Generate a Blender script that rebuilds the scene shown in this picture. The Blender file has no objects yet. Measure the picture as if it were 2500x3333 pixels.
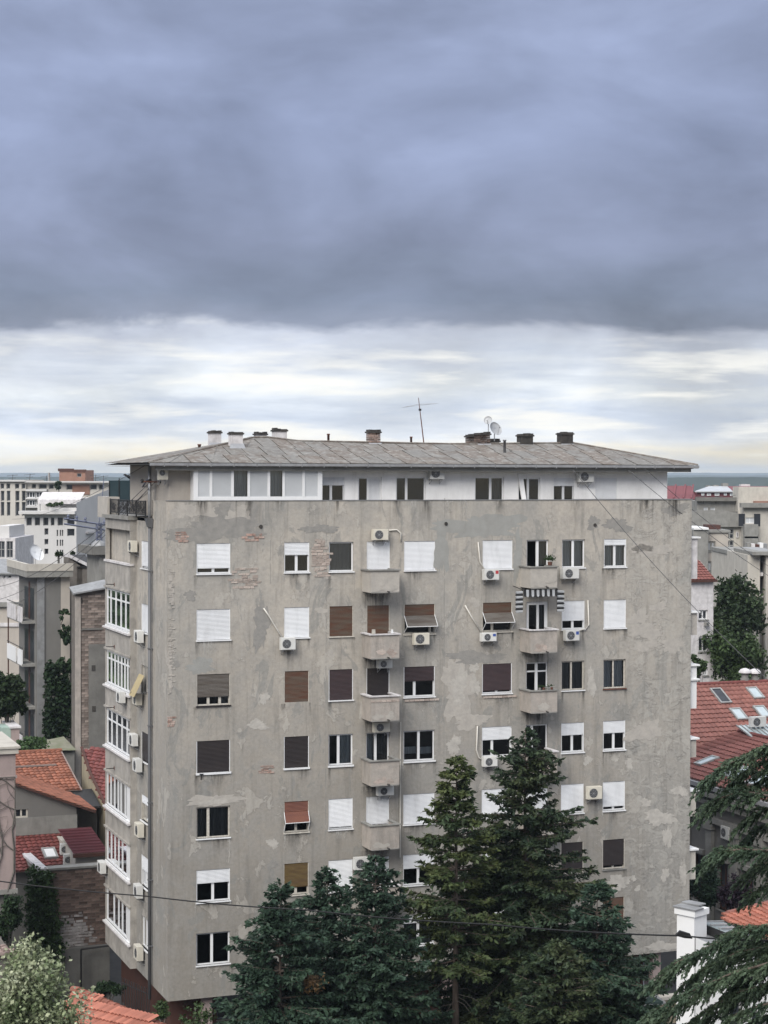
import bpy, math, random
import numpy as np
from mathutils import Vector, Matrix

R = random.Random(7)
scene = bpy.context.scene
col = scene.collection

# ------------------------------------------------------------------ camera
FPX = 6090.0                      # focal length in pixels of the 2500 px wide photograph
CAMZ = 26.4                       # eye height above the street
PITCH, ROLL = 1.99672426e-02, 2.75781446e-03
cp, sp = math.cos(PITCH), math.sin(PITCH)
FW = Vector((0, cp, -sp)); UP0 = Vector((0, sp, cp)); RT0 = Vector((1, 0, 0))
RT = math.cos(ROLL) * RT0 + math.sin(ROLL) * UP0
UP = -math.sin(ROLL) * RT0 + math.cos(ROLL) * UP0
cd = bpy.data.cameras.new('camera')
cam = bpy.data.objects.new('camera', cd); col.objects.link(cam)
cd.sensor_fit = 'HORIZONTAL'; cd.sensor_width = 36.0; cd.lens = FPX / 2500 * 36.0
cd.clip_start = 1.0; cd.clip_end = 40000
cam.matrix_world = Matrix(((RT.x, UP.x, -FW.x, 0), (RT.y, UP.y, -FW.y, 0), (RT.z, UP.z, -FW.z, CAMZ), (0, 0, 0, 1)))
scene.camera = cam

# ------------------------------------------------------------------ sky
SUN_EL, SUN_AZ = math.radians(39), math.radians(205)      # azimuth clockwise from +Y (behind the camera, a little left)
world = bpy.data.worlds.new('World'); scene.world = world; world.use_nodes = True
wn, wl = world.node_tree.nodes, world.node_tree.links
wn.clear()
def N(t, **kw):
    n = wn.new(t)
    for k, v in kw.items(): setattr(n, k, v)
    return n
def wmath(op, a, b=None, c=None, clamp=False):
    n = N('ShaderNodeMath', operation=op, use_clamp=clamp)
    for i, v in enumerate((a, b, c)):
        if v is None: continue
        if isinstance(v, (int, float)): n.inputs[i].default_value = v
        else: wl.new(v, n.inputs[i])
    return n.outputs[0]
def wmix(fac, a, b, bt='MIX'):
    n = N('ShaderNodeMix', data_type='RGBA', blend_type=bt)
    for s, v in ((n.inputs[0], fac), (n.inputs[6], a), (n.inputs[7], b)):
        if isinstance(v, (int, float)): s.default_value = v
        elif isinstance(v, tuple): s.default_value = (*v, 1)
        else: wl.new(v, s)
    return n.outputs[2]
def wnoise(vec, scale, detail, rough=.55, dist=0.0):
    n = N('ShaderNodeTexNoise'); n.inputs['Scale'].default_value = scale
    n.inputs['Detail'].default_value = detail; n.inputs['Roughness'].default_value = rough
    n.inputs['Distortion'].default_value = dist
    wl.new(vec, n.inputs['Vector']); return n.outputs[0]
def wmap(vec, scale, loc=(0, 0, 0)):
    n = N('ShaderNodeMapping'); n.inputs['Scale'].default_value = scale; n.inputs['Location'].default_value = loc
    wl.new(vec, n.inputs['Vector']); return n.outputs[0]
def wramp(fac, stops):
    n = N('ShaderNodeValToRGB'); e = n.color_ramp.elements
    e[0].position, e[0].color = stops[0][0], (*stops[0][1], 1)
    e[1].position, e[1].color = stops[-1][0], (*stops[-1][1], 1)
    for p, c in stops[1:-1]:
        x = e.new(p); x.color = (*c, 1)
    wl.new(fac, n.inputs[0]); return n.outputs[0]
def lin(r, g, b, k=1.0):
    f = lambda v: ((v / 255 + .055) / 1.055) ** 2.4 if v > 10 else v / 255 / 12.92
    return (f(r) * k, f(g) * k, f(b) * k)
tc = N('ShaderNodeTexCoord'); gen = tc.outputs['Generated']
sx = N('ShaderNodeSeparateXYZ'); wl.new(gen, sx.inputs[0])
el = sx.outputs[2]
# the cloud deck is layered: structures lie flat, so they are stretched along the horizon
n_edge = wnoise(wmap(gen, (8, 8, 30)), 1.0, 9, .62, .3)
n_big = wnoise(wmap(gen, (7, 7, 15), (3.1, 0, .4)), 1.0, 6, .54, .35)
n_fine = wnoise(wmap(gen, (15, 15, 40), (0, 1.7, 0)), 1.0, 7, .55, .2)
n_wisp = wnoise(wmap(gen, (9, 9, 80), (.9, 0, .35)), 1.0, 8, .57, .15)
e1 = wmath('ADD', el, wmath('MULTIPLY', wmath('SUBTRACT', n_edge, .5), .046))
K = .525
deck = wramp(wmath('MULTIPLY', e1, 2.0), [
    (0.000, lin(252, 240, 212, K)), (0.020, lin(254, 243, 218, K)), (0.036, lin(226, 230, 235, K)),
    (0.062, lin(204, 213, 228, K)), (0.092, lin(230, 235, 240, K)), (0.120, lin(214, 220, 231, K)),
    (0.148, lin(192, 198, 213, K)), (0.163, lin(138, 146, 166, K)), (0.190, lin(124, 134, 156, K)),
    (0.245, lin(133, 142, 168, K)), (0.360, lin(142, 153, 183, K)), (0.520, lin(145, 156, 185, K)),
    (.75, lin(170, 178, 194, K)), (1.000, lin(196, 200, 208, K))])
bigf = wmath('MULTIPLY_ADD', n_big, 1.35, .33)
c1 = wmix(1.0, deck, bigf, 'MULTIPLY')
finef = wmath('MULTIPLY_ADD', n_fine, .36, .82)
c2 = wmix(1.0, c1, finef, 'MULTIPLY')
# bright torn gaps and grey bars inside the low band
low = wmath('SUBTRACT', 1.0, wmath('MULTIPLY', wmath('SUBTRACT', e1, .055), 40, clamp=True))
lowm = wmath('MULTIPLY', low, wmath('MULTIPLY', wmath('SUBTRACT', n_wisp, .50), 7.0, clamp=True))
c3 = wmix(wmath('MULTIPLY', lowm, .8), c2, lin(255, 252, 243, K * 1.05))
barm = wmath('MULTIPLY', low, wmath('MULTIPLY', wmath('SUBTRACT', .47, n_wisp), 6.0, clamp=True))
c4 = wmix(wmath('MULTIPLY', barm, .62), c3, lin(178, 189, 210, K))
# an overcast sky grows brighter towards the zenith
zen = wmath('MULTIPLY_ADD', wmath('MAXIMUM', wmath('SUBTRACT', el, .24), 0.0), 2.4, 1.0)
c5 = wmix(1.0, c4, zen, 'MULTIPLY')
sky = N('ShaderNodeTexSky', sky_type='NISHITA'); sky.sun_disc = False
sky.sun_elevation = SUN_EL; sky.sun_rotation = SUN_AZ
bg_sky = N('ShaderNodeBackground'); bg_sky.inputs[1].default_value = .06
wl.new(sky.outputs[0], bg_sky.inputs[0])
bg_cl = N('ShaderNodeBackground'); bg_cl.inputs[1].default_value = 1.0
wl.new(c5, bg_cl.inputs[0])
mx = N('ShaderNodeMixShader'); mx.inputs[0].default_value = .96      # cloud cover
wl.new(bg_sky.outputs[0], mx.inputs[1]); wl.new(bg_cl.outputs[0], mx.inputs[2])
wo = N('ShaderNodeOutputWorld'); wl.new(mx.outputs[0], wo.inputs[0])

# ------------------------------------------------------------------ sun behind the overcast
sl = bpy.data.lights.new('sun', 'SUN'); sl.energy = 1.7; sl.angle = math.radians(38); sl.color = (1, .955, .885)
sun = bpy.data.objects.new('sun', sl); col.objects.link(sun)
sd = Vector((math.sin(SUN_AZ) * math.cos(SUN_EL), math.cos(SUN_AZ) * math.cos(SUN_EL), math.sin(SUN_EL)))
sun.rotation_euler = sd.to_track_quat('Z', 'Y').to_euler(); sun.location = (0, -40, 90)

vs = scene.view_settings
vs.view_transform = 'Standard'; vs.look = 'None'; vs.gamma = 1.0; vs.use_curve_mapping = False
vs.exposure = 1.06
scene.cycles.use_denoising = True
scene.cycles.max_bounces = 6; scene.cycles.diffuse_bounces = 3; scene.cycles.glossy_bounces = 3
scene.cycles.transparent_max_bounces = 16; scene.cycles.volume_bounces = 1
scene.cycles.caustics_reflective = False; scene.cycles.caustics_refractive = False

# ------------------------------------------------------------------ helpers
def ray(px, py):
    return FW + RT * ((px - 1250) / FPX) - UP * ((py - 1666.5) / FPX)
def at(px, py, dep):
    d = ray(px, py); t = dep / d.y
    return Vector((d.x * t, dep, CAMZ + d.z * t))
def project(P):
    q = P - Vector((0, 0, CAMZ)); d = q.dot(FW)
    return 1250 + FPX * q.dot(RT) / d, 1666.5 - FPX * q.dot(UP) / d
def tag(o, label=None, cat=None, group=None, kind=None):
    if label: o['label'] = label
    if cat: o['category'] = cat
    if group: o['group'] = group
    if kind: o['kind'] = kind
    return o
def empty(name, loc=(0, 0, 0), rz=0.0, label=None, cat=None, group=None):
    o = bpy.data.objects.new(name, None); col.objects.link(o)
    o.location = loc; o.rotation_euler = (0, 0, rz); o.empty_display_size = .3
    return tag(o, label, cat, group)
def link(name, me, parent=None):
    o = bpy.data.objects.new(name, me); col.objects.link(o)
    if parent: o.parent = parent
    return o
def copy_tree(o, parent=None):
    c = o.copy(); col.objects.link(c); c.parent = parent
    for ch in list(o.children): copy_tree(ch, c)
    return c

class MB:
    def __init__(s): s.v = []; s.f = []
    def quad(s, *p):
        i = len(s.v); s.v += [tuple(q) for q in p]; s.f.append(tuple(range(i, i + len(p)))); return s
    def box(s, x0, x1, y0, y1, z0, z1):
        i = len(s.v)
        s.v += [(x0, y0, z0), (x1, y0, z0), (x1, y1, z0), (x0, y1, z0), (x0, y0, z1), (x1, y0, z1), (x1, y1, z1), (x0, y1, z1)]
        s.f += [(i, i + 3, i + 2, i + 1), (i + 4, i + 5, i + 6, i + 7), (i, i + 1, i + 5, i + 4), (i + 1, i + 2, i + 6, i + 5),
                (i + 2, i + 3, i + 7, i + 6), (i + 3, i, i + 4, i + 7)]
        return s
    def hexa(s, b, t):                                     # bottom 4, top 4 points
        i = len(s.v); s.v += [tuple(p) for p in b] + [tuple(p) for p in t]
        s.f += [(i, i + 3, i + 2, i + 1), (i + 4, i + 5, i + 6, i + 7)] + [(i + k, i + (k + 1) % 4, i + 4 + (k + 1) % 4, i + 4 + k) for k in range(4)]
        return s
    def prism(s, poly, off):                               # polygon extruded by vector off
        n = len(poly); i = len(s.v); off = Vector(off)
        s.v += [tuple(p) for p in poly] + [tuple(Vector(p) + off) for p in poly]
        s.f += [tuple(range(i + n - 1, i - 1, -1)), tuple(range(i + n, i + 2 * n))]
        s.f += [(i + k, i + (k + 1) % n, i + n + (k + 1) % n, i + n + k) for k in range(n)]
        return s
    def tube(s, pts, r, n=6, cap=True):
        pts = [Vector(p) for p in pts]; rr = r if isinstance(r, (list, tuple)) else [r] * len(pts)
        i0 = len(s.v)
        for k, p in enumerate(pts):
            d = (pts[min(k + 1, len(pts) - 1)] - pts[max(k - 1, 0)])
            if d.length < 1e-9: d = Vector((0, 0, 1))
            d.normalize()
            a = d.cross(Vector((0, 0, 1)) if abs(d.z) < .9 else Vector((1, 0, 0))).normalized(); b = d.cross(a)
            for j in range(n):
                t = 2 * math.pi * j / n
                s.v.append(tuple(p + (a * math.cos(t) + b * math.sin(t)) * rr[k]))
        for k in range(len(pts) - 1):
            for j in range(n):
                s.f.append((i0 + k * n + j, i0 + k * n + (j + 1) % n, i0 + (k + 1) * n + (j + 1) % n, i0 + (k + 1) * n + j))
        if cap:
            s.f.append(tuple(i0 + j for j in range(n - 1, -1, -1)))
            s.f.append(tuple(i0 + (len(pts) - 1) * n + j for j in range(n)))
        return s
    def lathe(s, c, prof, n=12, axis='z'):
        i0 = len(s.v); c = Vector(c)
        for (r, h) in prof:
            for j in range(n):
                t = 2 * math.pi * j / n; a, b = r * math.cos(t), r * math.sin(t)
                s.v.append(tuple(c + (Vector((a, b, h)) if axis == 'z' else Vector((a, h, b)) if axis == 'y' else Vector((h, a, b)))))
        for k in range(len(prof) - 1):
            for j in range(n):
                s.f.append((i0 + k * n + j, i0 + k * n + (j + 1) % n, i0 + (k + 1) * n + (j + 1) % n, i0 + (k + 1) * n + j))
        return s
    def mesh(s, name, m):
        me = bpy.data.meshes.new(name); me.from_pydata(s.v, [], s.f); me.materials.append(m); me.update(); return me
    def build(s, name, m, parent=None, smooth=False):
        me = s.mesh(name, m)
        if smooth: me.polygons.foreach_set('use_smooth', [True] * len(me.polygons))
        return link(name, me, parent)

def np_mesh(name, V, F, m, parent=None):                    # V (N,3), F (M,k) with one k
    me = bpy.data.meshes.new(name); V = np.asarray(V, np.float32); F = np.asarray(F, np.int32)
    k = F.shape[1]
    me.vertices.add(len(V)); me.vertices.foreach_set('co', V.ravel())
    me.loops.add(F.size); me.loops.foreach_set('vertex_index', F.ravel())
    me.polygons.add(len(F)); me.polygons.foreach_set('loop_start', np.arange(0, F.size, k, dtype=np.int32))
    me.materials.append(m); me.update(calc_edges=True); me.validate()
    return link(name, me, parent)

def holed(mb, u0, u1, z0, z1, holes, P, depth):
    """A flat wall with rectangular openings and their reveals; P(u, d, z) places a point d metres behind the face."""
    us = sorted({u0, u1, *[h[0] for h in holes], *[h[1] for h in holes]})
    zs = sorted({z0, z1, *[h[2] for h in holes], *[h[3] for h in holes]})
    us = [u for u in us if u0 <= u <= u1]; zs = [z for z in zs if z0 <= z <= z1]
    for a, b in zip(us, us[1:]):
        run = None
        for c, d in zip(zs, zs[1:]):
            m = ((a + b) / 2, (c + d) / 2)
            inside = any(h[0] < m[0] < h[1] and h[2] < m[1] < h[3] for h in holes)
            if inside:
                if run: mb.quad(P(a, 0, run[0]), P(b, 0, run[0]), P(b, 0, run[1]), P(a, 0, run[1])); run = None
            else: run = (run[0], d) if run else (c, d)
        if run: mb.quad(P(a, 0, run[0]), P(b, 0, run[0]), P(b, 0, run[1]), P(a, 0, run[1]))
    for (a, b, c, d) in holes:
        e = depth
        mb.quad(P(a, 0, c), P(a, e, c), P(a, e, d), P(a, 0, d)); mb.quad(P(b, e, c), P(b, 0, c), P(b, 0, d), P(b, e, d))
        mb.quad(P(a, 0, c), P(b, 0, c), P(b, e, c), P(a, e, c)); mb.quad(P(a, e, d), P(b, e, d), P(b, 0, d), P(a, 0, d))
    return mb

class Site:
    """A thing that stands on the ground, turned by yaw; p() and s() read where a sight line meets its planes."""
    def __init__(s, name, label, cat, px, dep, yaw=0.0, z=0.0, group=None, loc=None):
        s.o = Vector((at(px, 1545, dep).x, dep, z)) if loc is None else Vector(loc)
        s.yaw = yaw; s.c, s.s_ = math.cos(yaw), math.sin(yaw)
        s.e = empty(name, s.o, yaw, label, cat, group)
        s.c0 = s.loc(Vector((0, 0, CAMZ)))
    def loc(s, P):
        q = P - s.o; return Vector((q.x * s.c + q.y * s.s_, -q.x * s.s_ + q.y * s.c, q.z))
    def dir(s, d): return Vector((d.x * s.c + d.y * s.s_, -d.x * s.s_ + d.y * s.c, d.z))
    def p(s, px, py, y=0.0):
        d = s.dir(ray(px, py)); t = (y - s.c0.y) / d.y; q = s.c0 + d * t; return q.x, q.z
    def s(s, px, py, x=0.0):
        d = s.dir(ray(px, py)); t = (x - s.c0.x) / d.x; q = s.c0 + d * t; return q.y, q.z
    def rect(s, l, t, r, b, y=0.0):
        a = s.p(l, (t + b) / 2, y)[0]; c = s.p(r, (t + b) / 2, y)[0]
        return a, c, s.p((l + r) / 2, b, y)[1], s.p((l + r) / 2, t, y)[1]
    def world(s, x, y, z): return Vector((s.o.x + x * s.c - y * s.s_, s.o.y + x * s.s_ + y * s.c, s.o.z + z))

# ------------------------------------------------------------------ materials
def new_mat(name):
    m = bpy.data.materials.new(name); m.use_nodes = True
    nt = m.node_tree; b = nt.nodes['Principled BSDF']
    return m, nt, b
def nd(nt, t, ins=None, **kw):
    n = nt.nodes.new(t)
    for k, v in kw.items(): setattr(n, k, v)
    for k, v in (ins or {}).items():
        if hasattr(v, 'is_output'): nt.links.new(v, n.inputs[k])
        else: n.inputs[k].default_value = v
    return n
def mmath(nt, op, a, b=0.0, c=0.0, clamp=False):
    return nd(nt, 'ShaderNodeMath', {0: a, 1: b, 2: c}, operation=op, use_clamp=clamp).outputs[0]
def mmix(nt, fac, a, b, bt='MIX'):
    n = nd(nt, 'ShaderNodeMix', None, data_type='RGBA', blend_type=bt)
    for i, v in ((0, fac), (6, a), (7, b)):
        if hasattr(v, 'is_output'): nt.links.new(v, n.inputs[i])
        elif isinstance(v, tuple): n.inputs[i].default_value = (*v[:3], 1)
        else: n.inputs[i].default_value = v
    return n.outputs[2]
def mnoise(nt, vec, scale=1.0, detail=4, rough=.55, dist=0.0, stretch=None, loc=None):
    if stretch or loc:
        vec = nd(nt, 'ShaderNodeMapping', {'Vector': vec, 'Scale': stretch or (1, 1, 1), 'Location': loc or (0, 0, 0)}).outputs[0]
    return nd(nt, 'ShaderNodeTexNoise', {'Vector': vec, 'Scale': scale, 'Detail': detail, 'Roughness': rough, 'Distortion': dist}).outputs[0]
def band(nt, v, lo, hi):                                    # 0 below lo, 1 above hi
    return nd(nt, 'ShaderNodeMapRange', {0: v, 1: lo, 2: hi, 3: 0.0, 4: 1.0}, clamp=True).outputs[0]
def mat(name, c, c2=None, sc=1.5, rough=.85, bump=0.0, bsc=14, rnd=0.0, isl=0.0, stretch=None, metal=0.0, spec=.3, dirt=0.0, trans=0.0, detail=5):
    m, nt, b = new_mat(name)
    obj = nd(nt, 'ShaderNodeTexCoord').outputs['Object']
    n1 = mnoise(nt, obj, sc, detail, .6, .2, stretch)
    colr = mmix(nt, band(nt, n1, .35, .65), tuple(c), tuple(c2 or [v * .8 for v in c]))
    if dirt:
        n2 = mnoise(nt, obj, .9, 6, .7, .3, (2.2, 2.2, .5))
        colr = mmix(nt, mmath(nt, 'MULTIPLY', band(nt, n2, .48, .68), dirt), colr, (.10, .095, .085))
    if rnd or isl:
        f = None
        if rnd:
            f = mmath(nt, 'MULTIPLY_ADD', nd(nt, 'ShaderNodeObjectInfo').outputs['Random'], rnd, 1 - rnd / 2)
        if isl:
            g = mmath(nt, 'MULTIPLY_ADD', nd(nt, 'ShaderNodeNewGeometry').outputs['Random Per Island'], isl, 1 - isl / 2)
            f = g if f is None else mmath(nt, 'MULTIPLY', f, g)
        colr = mmix(nt, 1.0, colr, f, 'MULTIPLY')
    nt.links.new(colr, b.inputs['Base Color'])
    b.inputs['Roughness'].default_value = rough; b.inputs['Metallic'].default_value = metal
    b.inputs['Specular IOR Level'].default_value = spec
    if bump:
        h = mnoise(nt, obj, bsc, 4, .6)
        nt.links.new(nd(nt, 'ShaderNodeBump', {'Height': h, 'Strength': bump, 'Distance': .03}).outputs[0], b.inputs['Normal'])
    if trans:
        t = nd(nt, 'ShaderNodeBsdfTranslucent', {0: colr})
        mxs = nd(nt, 'ShaderNodeMixShader', {0: trans, 1: b.outputs[0], 2: t.outputs[0]})
        nt.links.new(mxs.outputs[0], nt.nodes['Material Output'].inputs[0])
    return m
def leafmat(name, c, c2, sc=1.2, isl=.7, tint=None, tintamt=0.0, trans=.2):
    m, nt, b = new_mat(name)
    obj = nd(nt, 'ShaderNodeTexCoord').outputs['Object']
    n1 = mnoise(nt, obj, sc, 3, .55)
    colr = mmix(nt, band(nt, n1, .38, .62), c, c2)
    rp = nd(nt, 'ShaderNodeNewGeometry').outputs['Random Per Island']
    if tint:
        n3 = mnoise(nt, obj, sc * .45, 2, .5, 0, None, (7, 3, 1))
        f = mmath(nt, 'MULTIPLY', band(nt, mmath(nt, 'ADD', n3, mmath(nt, 'MULTIPLY', rp, .12)), .54, .70), tintamt)
        colr = mmix(nt, f, colr, tint)
    colr = mmix(nt, 1.0, colr, mmath(nt, 'MULTIPLY_ADD', rp, isl, 1 - isl / 2), 'MULTIPLY')
    nt.links.new(colr, b.inputs['Base Color']); b.inputs['Roughness'].default_value = .6
    b.inputs['Specular IOR Level'].default_value = .25
    t = nd(nt, 'ShaderNodeBsdfTranslucent', {0: colr})
    mxs = nd(nt, 'ShaderNodeMixShader', {0: trans, 1: b.outputs[0], 2: t.outputs[0]})
    nt.links.new(mxs.outputs[0], nt.nodes['Material Output'].inputs[0])
    return m
def glassmat(name, tint=(.75, .8, .82), refl=1.0):
    m, nt, b = new_mat(name); nt.nodes.remove(b)
    fr = nd(nt, 'ShaderNodeFresnel', {'IOR': 1.5}).outputs[0]
    g = nd(nt, 'ShaderNodeBsdfGlossy', {0: (.95, .97, 1, 1), 1: .03})
    t = nd(nt, 'ShaderNodeBsdfTransparent', {0: (*tint, 1)})
    x = nd(nt, 'ShaderNodeMixShader', {0: mmath(nt, 'MULTIPLY', fr, refl, clamp=True), 1: t.outputs[0], 2: g.outputs[0]})
    nt.links.new(x.outputs[0], nt.nodes['Material Output'].inputs[0])
    return m

def facade_mat():
    m, nt, b = new_mat('weathered_plaster')
    obj = nd(nt, 'ShaderNodeTexCoord').outputs['Object']
    s = nd(nt, 'ShaderNodeSeparateXYZ', {0: obj}); u, z = s.outputs[0], s.outputs[2]
    big = mnoise(nt, obj, .28, 5, .6, .6)
    mid = mnoise(nt, obj, 1.3, 7, .66, .5)
    fine = mnoise(nt, obj, 6.5, 6, .65)
    streak = mnoise(nt, obj, 1.0, 5, .62, .15, (2.6, 2.6, .22))
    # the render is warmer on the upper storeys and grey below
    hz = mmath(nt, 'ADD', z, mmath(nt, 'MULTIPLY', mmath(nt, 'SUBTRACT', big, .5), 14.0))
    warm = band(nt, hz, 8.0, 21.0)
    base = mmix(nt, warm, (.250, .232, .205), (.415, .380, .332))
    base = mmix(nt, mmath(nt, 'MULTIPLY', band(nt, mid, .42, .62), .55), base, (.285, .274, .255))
    zone = mnoise(nt, obj, .16, 4, .55, .5, (1.6, 1, .55), (3, 0, 2))
    base = mmix(nt, mmath(nt, 'MULTIPLY', band(nt, zone, .46, .60), .5), base, (.270, .266, .252))
    # pale washed and repaired areas with torn edges
    pat = mnoise(nt, obj, .75, 9, .62, .35, (1, 1, .85), (4.2, 0, 1.3))
    rightside = band(nt, mmath(nt, 'ADD', u, mmath(nt, 'MULTIPLY', big, 2.5)), 22.6, 23.8)
    thr = mmath(nt, 'MULTIPLY_ADD', rightside, -.025, .59)
    d = mmath(nt, 'SUBTRACT', pat, thr)
    base = mmix(nt, mmath(nt, 'MULTIPLY', band(nt, d, 0.0, .014), .48), base, (.43, .405, .365))
    rim = mmath(nt, 'MULTIPLY', band(nt, d, -.016, -.004), mmath(nt, 'SUBTRACT', 1.0, band(nt, d, -.004, .004)))
    base = mmix(nt, mmath(nt, 'MULTIPLY', rim, .30), base, (.16, .15, .135))
    # thinner cement-grey skim
    pat2 = mnoise(nt, obj, .5, 7, .62, 1.6, (1.3, 1, .7), (11, 0, 6))
    base = mmix(nt, mmath(nt, 'MULTIPLY', band(nt, pat2, .575, .60), .55), base, (.225, .225, .214))
    # a paler, flaking strip along the outer right edge
    rip = mnoise(nt, obj, 1.5, 5, .55, 1.4, (1, 1, 1.7), (2, 0, 9))
    rid = mmath(nt, 'ABSOLUTE', mmath(nt, 'SUBTRACT', rip, .5))
    crm = mmath(nt, 'MULTIPLY', mmath(nt, 'SUBTRACT', 1.0, band(nt, rid, .004, .022)), mmath(nt, 'MULTIPLY', rightside, band(nt, mid, .44, .60)))
    base = mmix(nt, mmath(nt, 'MULTIPLY', rightside, .3), base, (.36, .345, .315))
    base = mmix(nt, mmath(nt, 'MULTIPLY', mmath(nt, 'MULTIPLY', rightside, band(nt, rip, .52, .60)), .4), base, (.40, .385, .35))
    base = mmix(nt, mmath(nt, 'MULTIPLY', crm, .42), base, (.19, .175, .155))
    # rain streaks
    base = mmix(nt, mmath(nt, 'MULTIPLY', band(nt, streak, .52, .74), .50), base, (.135, .128, .115))
    base = mmix(nt, mmath(nt, 'MULTIPLY', band(nt, mmath(nt, 'SUBTRACT', 1.0, streak), .58, .78), .34), base, (.41, .39, .355))
    base = mmix(nt, 1.0, base, mmath(nt, 'MULTIPLY_ADD', fine, .52, .74), 'MULTIPLY')
    nt.links.new(base, b.inputs['Base Color']); b.inputs['Roughness'].default_value = .93
    b.inputs['Specular IOR Level'].default_value = .12
    h = mmath(nt, 'ADD', mmath(nt, 'MULTIPLY', fine, .5), mmath(nt, 'MULTIPLY', band(nt, d, -.01, .012), .35))
    h = mmath(nt, 'ADD', h, mmath(nt, 'MULTIPLY', mid, 1.1))
    h = mmath(nt, 'SUBTRACT', h, mmath(nt, 'MULTIPLY', crm, 1.0))
    nt.links.new(nd(nt, 'ShaderNodeBump', {'Height': h, 'Strength': .6, 'Distance': .025}).outputs[0], b.inputs['Normal'])
    return m

def bark(name, c=(.07, .055, .045)): return mat(name, c, [v * 1.6 for v in c], 4, .95, .6, 12, stretch=(3, 3, .6))
MT = {}
MT['plaster'] = facade_mat()
MT['plaster_pale'] = mat('pale_plaster', (.42, .39, .35), (.35, .328, .298), 3.0, .92, .5, 9, detail=8)
MT['plaster_dark'] = mat('grey_cement', (.225, .218, .205), (.285, .272, .25), 3.0, .92, .5, 9, detail=8)
MT['plaster_blue'] = mat('bluish_skim', (.305, .305, .288), (.265, .262, .245), 2.0, .92, .3, 9, detail=8)
MT['plaster_white'] = mat('bare_lime_plaster', (.455, .43, .39), (.36, .34, .31), 3.5, .92, .5, 9, detail=8)
MT['plaster_pink'] = mat('pinkish_plaster', (0.3977, 0.3519, 0.3129), (0.3152, 0.2907, 0.2625), 2.6, .92, .5, 10, detail=8, dirt=.35)
MT['brick_raw'] = mat('raw_brick', (.30, .185, .15), (.38, .31, .27), 5.0, .95, .8, 16, isl=.6)
MT['brick_pale'] = mat('pale_rubble', (.40, .35, .31), (.345, .28, .245), 4.0, .95, .8, 16, isl=.45)
MT['white_wall'] = mat('white_render', (0.8658, 0.8599, 0.8555), (0.7722, 0.7663, 0.7552), .9, .85, .2, 10, dirt=.12, detail=7)
MT['cream_wall'] = mat('cream_render', (0.476, 0.4505, 0.3995), (0.408, 0.3825, 0.34), 1.2, .88, .3, 10, dirt=.18)
MT['white_pvc'] = mat('white_plastic', (.74, .745, .75), (.69, .695, .70), 3, .38, 0, spec=.5)
MT['old_paint'] = mat('old_cream_paint', (.56, .53, .47), (.42, .39, .34), 9, .6)
MT['grey_frame'] = mat('grey_metal_frame', (.30, .30, .29), (.24, .24, .235), 4, .5)
MT['sh_white'] = mat('white_shutter', (.70, .71, .725), (.655, .665, .68), 1.3, .5, rnd=.14, dirt=.14)
MT['sh_maroon'] = mat('maroon_shutter', (0.0527, 0.0341, 0.03596), (0.04216, 0.02852, 0.031), 2, .55, rnd=.2)
MT['sh_dark'] = mat('dark_brown_shutter', (0.022, 0.01705, 0.0176), (0.0286, 0.022, 0.0209), 2, .5, rnd=.2)
MT['sh_wood'] = mat('weathered_wood_shutter', (0.102, 0.04488, 0.0272), (0.1054, 0.08024, 0.05984), 1.2, .75, .3, 20, stretch=(.8, 1, 5), rnd=.25)
MT['sh_woodgrey'] = mat('greyed_wood_shutter', (0.08625, 0.07125, 0.06), (0.1312, 0.12, 0.1087), 1.2, .85, .3, 20, stretch=(.8, 1, 6), rnd=.2)
MT['sh_rust'] = mat('rust_red_shutter', (0.1875, 0.07875, 0.0525), (0.1425, 0.06, 0.045), 2, .6, stretch=(.5, 1, 3))
MT['sh_yellow'] = mat('yellow_brown_shutter', (0.1275, 0.08625, 0.03), (0.09, 0.05625, 0.02625), 1.6, .65, stretch=(.6, 1, 4))
MT['blind_grey'] = mat('grey_roller_blind', (.33, .325, .325), (.30, .295, .30), 2, .8)
MT['curtain'] = mat('net_curtain', (.62, .63, .64), (.40, .41, .43), 2.2, .9, stretch=(7, 1, .25))
MT['curtain_dim'] = mat('dim_curtain', (0.189, 0.1855, 0.182), (0.105, 0.105, 0.1085), 2.2, .9, stretch=(7, 1, .25))
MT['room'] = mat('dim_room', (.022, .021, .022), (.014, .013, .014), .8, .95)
MT['bay_plaster'] = mat('bay_plaster', (.385, .36, .325), (.27, .255, .235), 1.6, .92, .5, 9, dirt=.4, detail=8)
MT['glass'] = glassmat('window_glass', (.62, .66, .68), 1.0)
MT['glass_far'] = mat('far_glass', (.022, .025, .032), (.038, .042, .05), .7, .3, spec=.25, rnd=.6)
MT['glass_sky'] = mat('sky_glass', (.30, .36, .38), (.42, .48, .50), .8, .12, spec=.8)
MT['glass_frost'] = mat('frosted_glass', (.47, .485, .50), (.41, .425, .44), .7, .3, spec=.5, rnd=.2)
MT['sheet'] = None
MT['steel'] = mat('galvanised_steel', (.42, .43, .44), (.33, .33, .34), 3, .45, metal=.5)
MT['pipe_grey'] = mat('grey_painted_pipe', (0.1062, 0.1105, 0.119), (0.1403, 0.1403, 0.1445), 2, .5, stretch=(2, 2, .4))
MT['zinc'] = mat('dull_zinc', (.30, .305, .31), (.22, .22, .22), 2, .55, metal=.35)
MT['black'] = mat('black_iron', (.018, .018, .019), (.026, .025, .025), 4, .55)
MT['fanblack'] = mat('dark_fan', (.022, .022, .024), (.032, .032, .034), 4, .6)
MT['ac'] = mat('ac_casing', (.62, .62, .60), (.55, .545, .52), 1.5, .5, rnd=.18, dirt=.08)
MT['ac_old'] = mat('yellowed_ac_casing', (.60, .57, .49), (.52, .49, .42), 1.5, .5, rnd=.12, dirt=.15)
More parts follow.
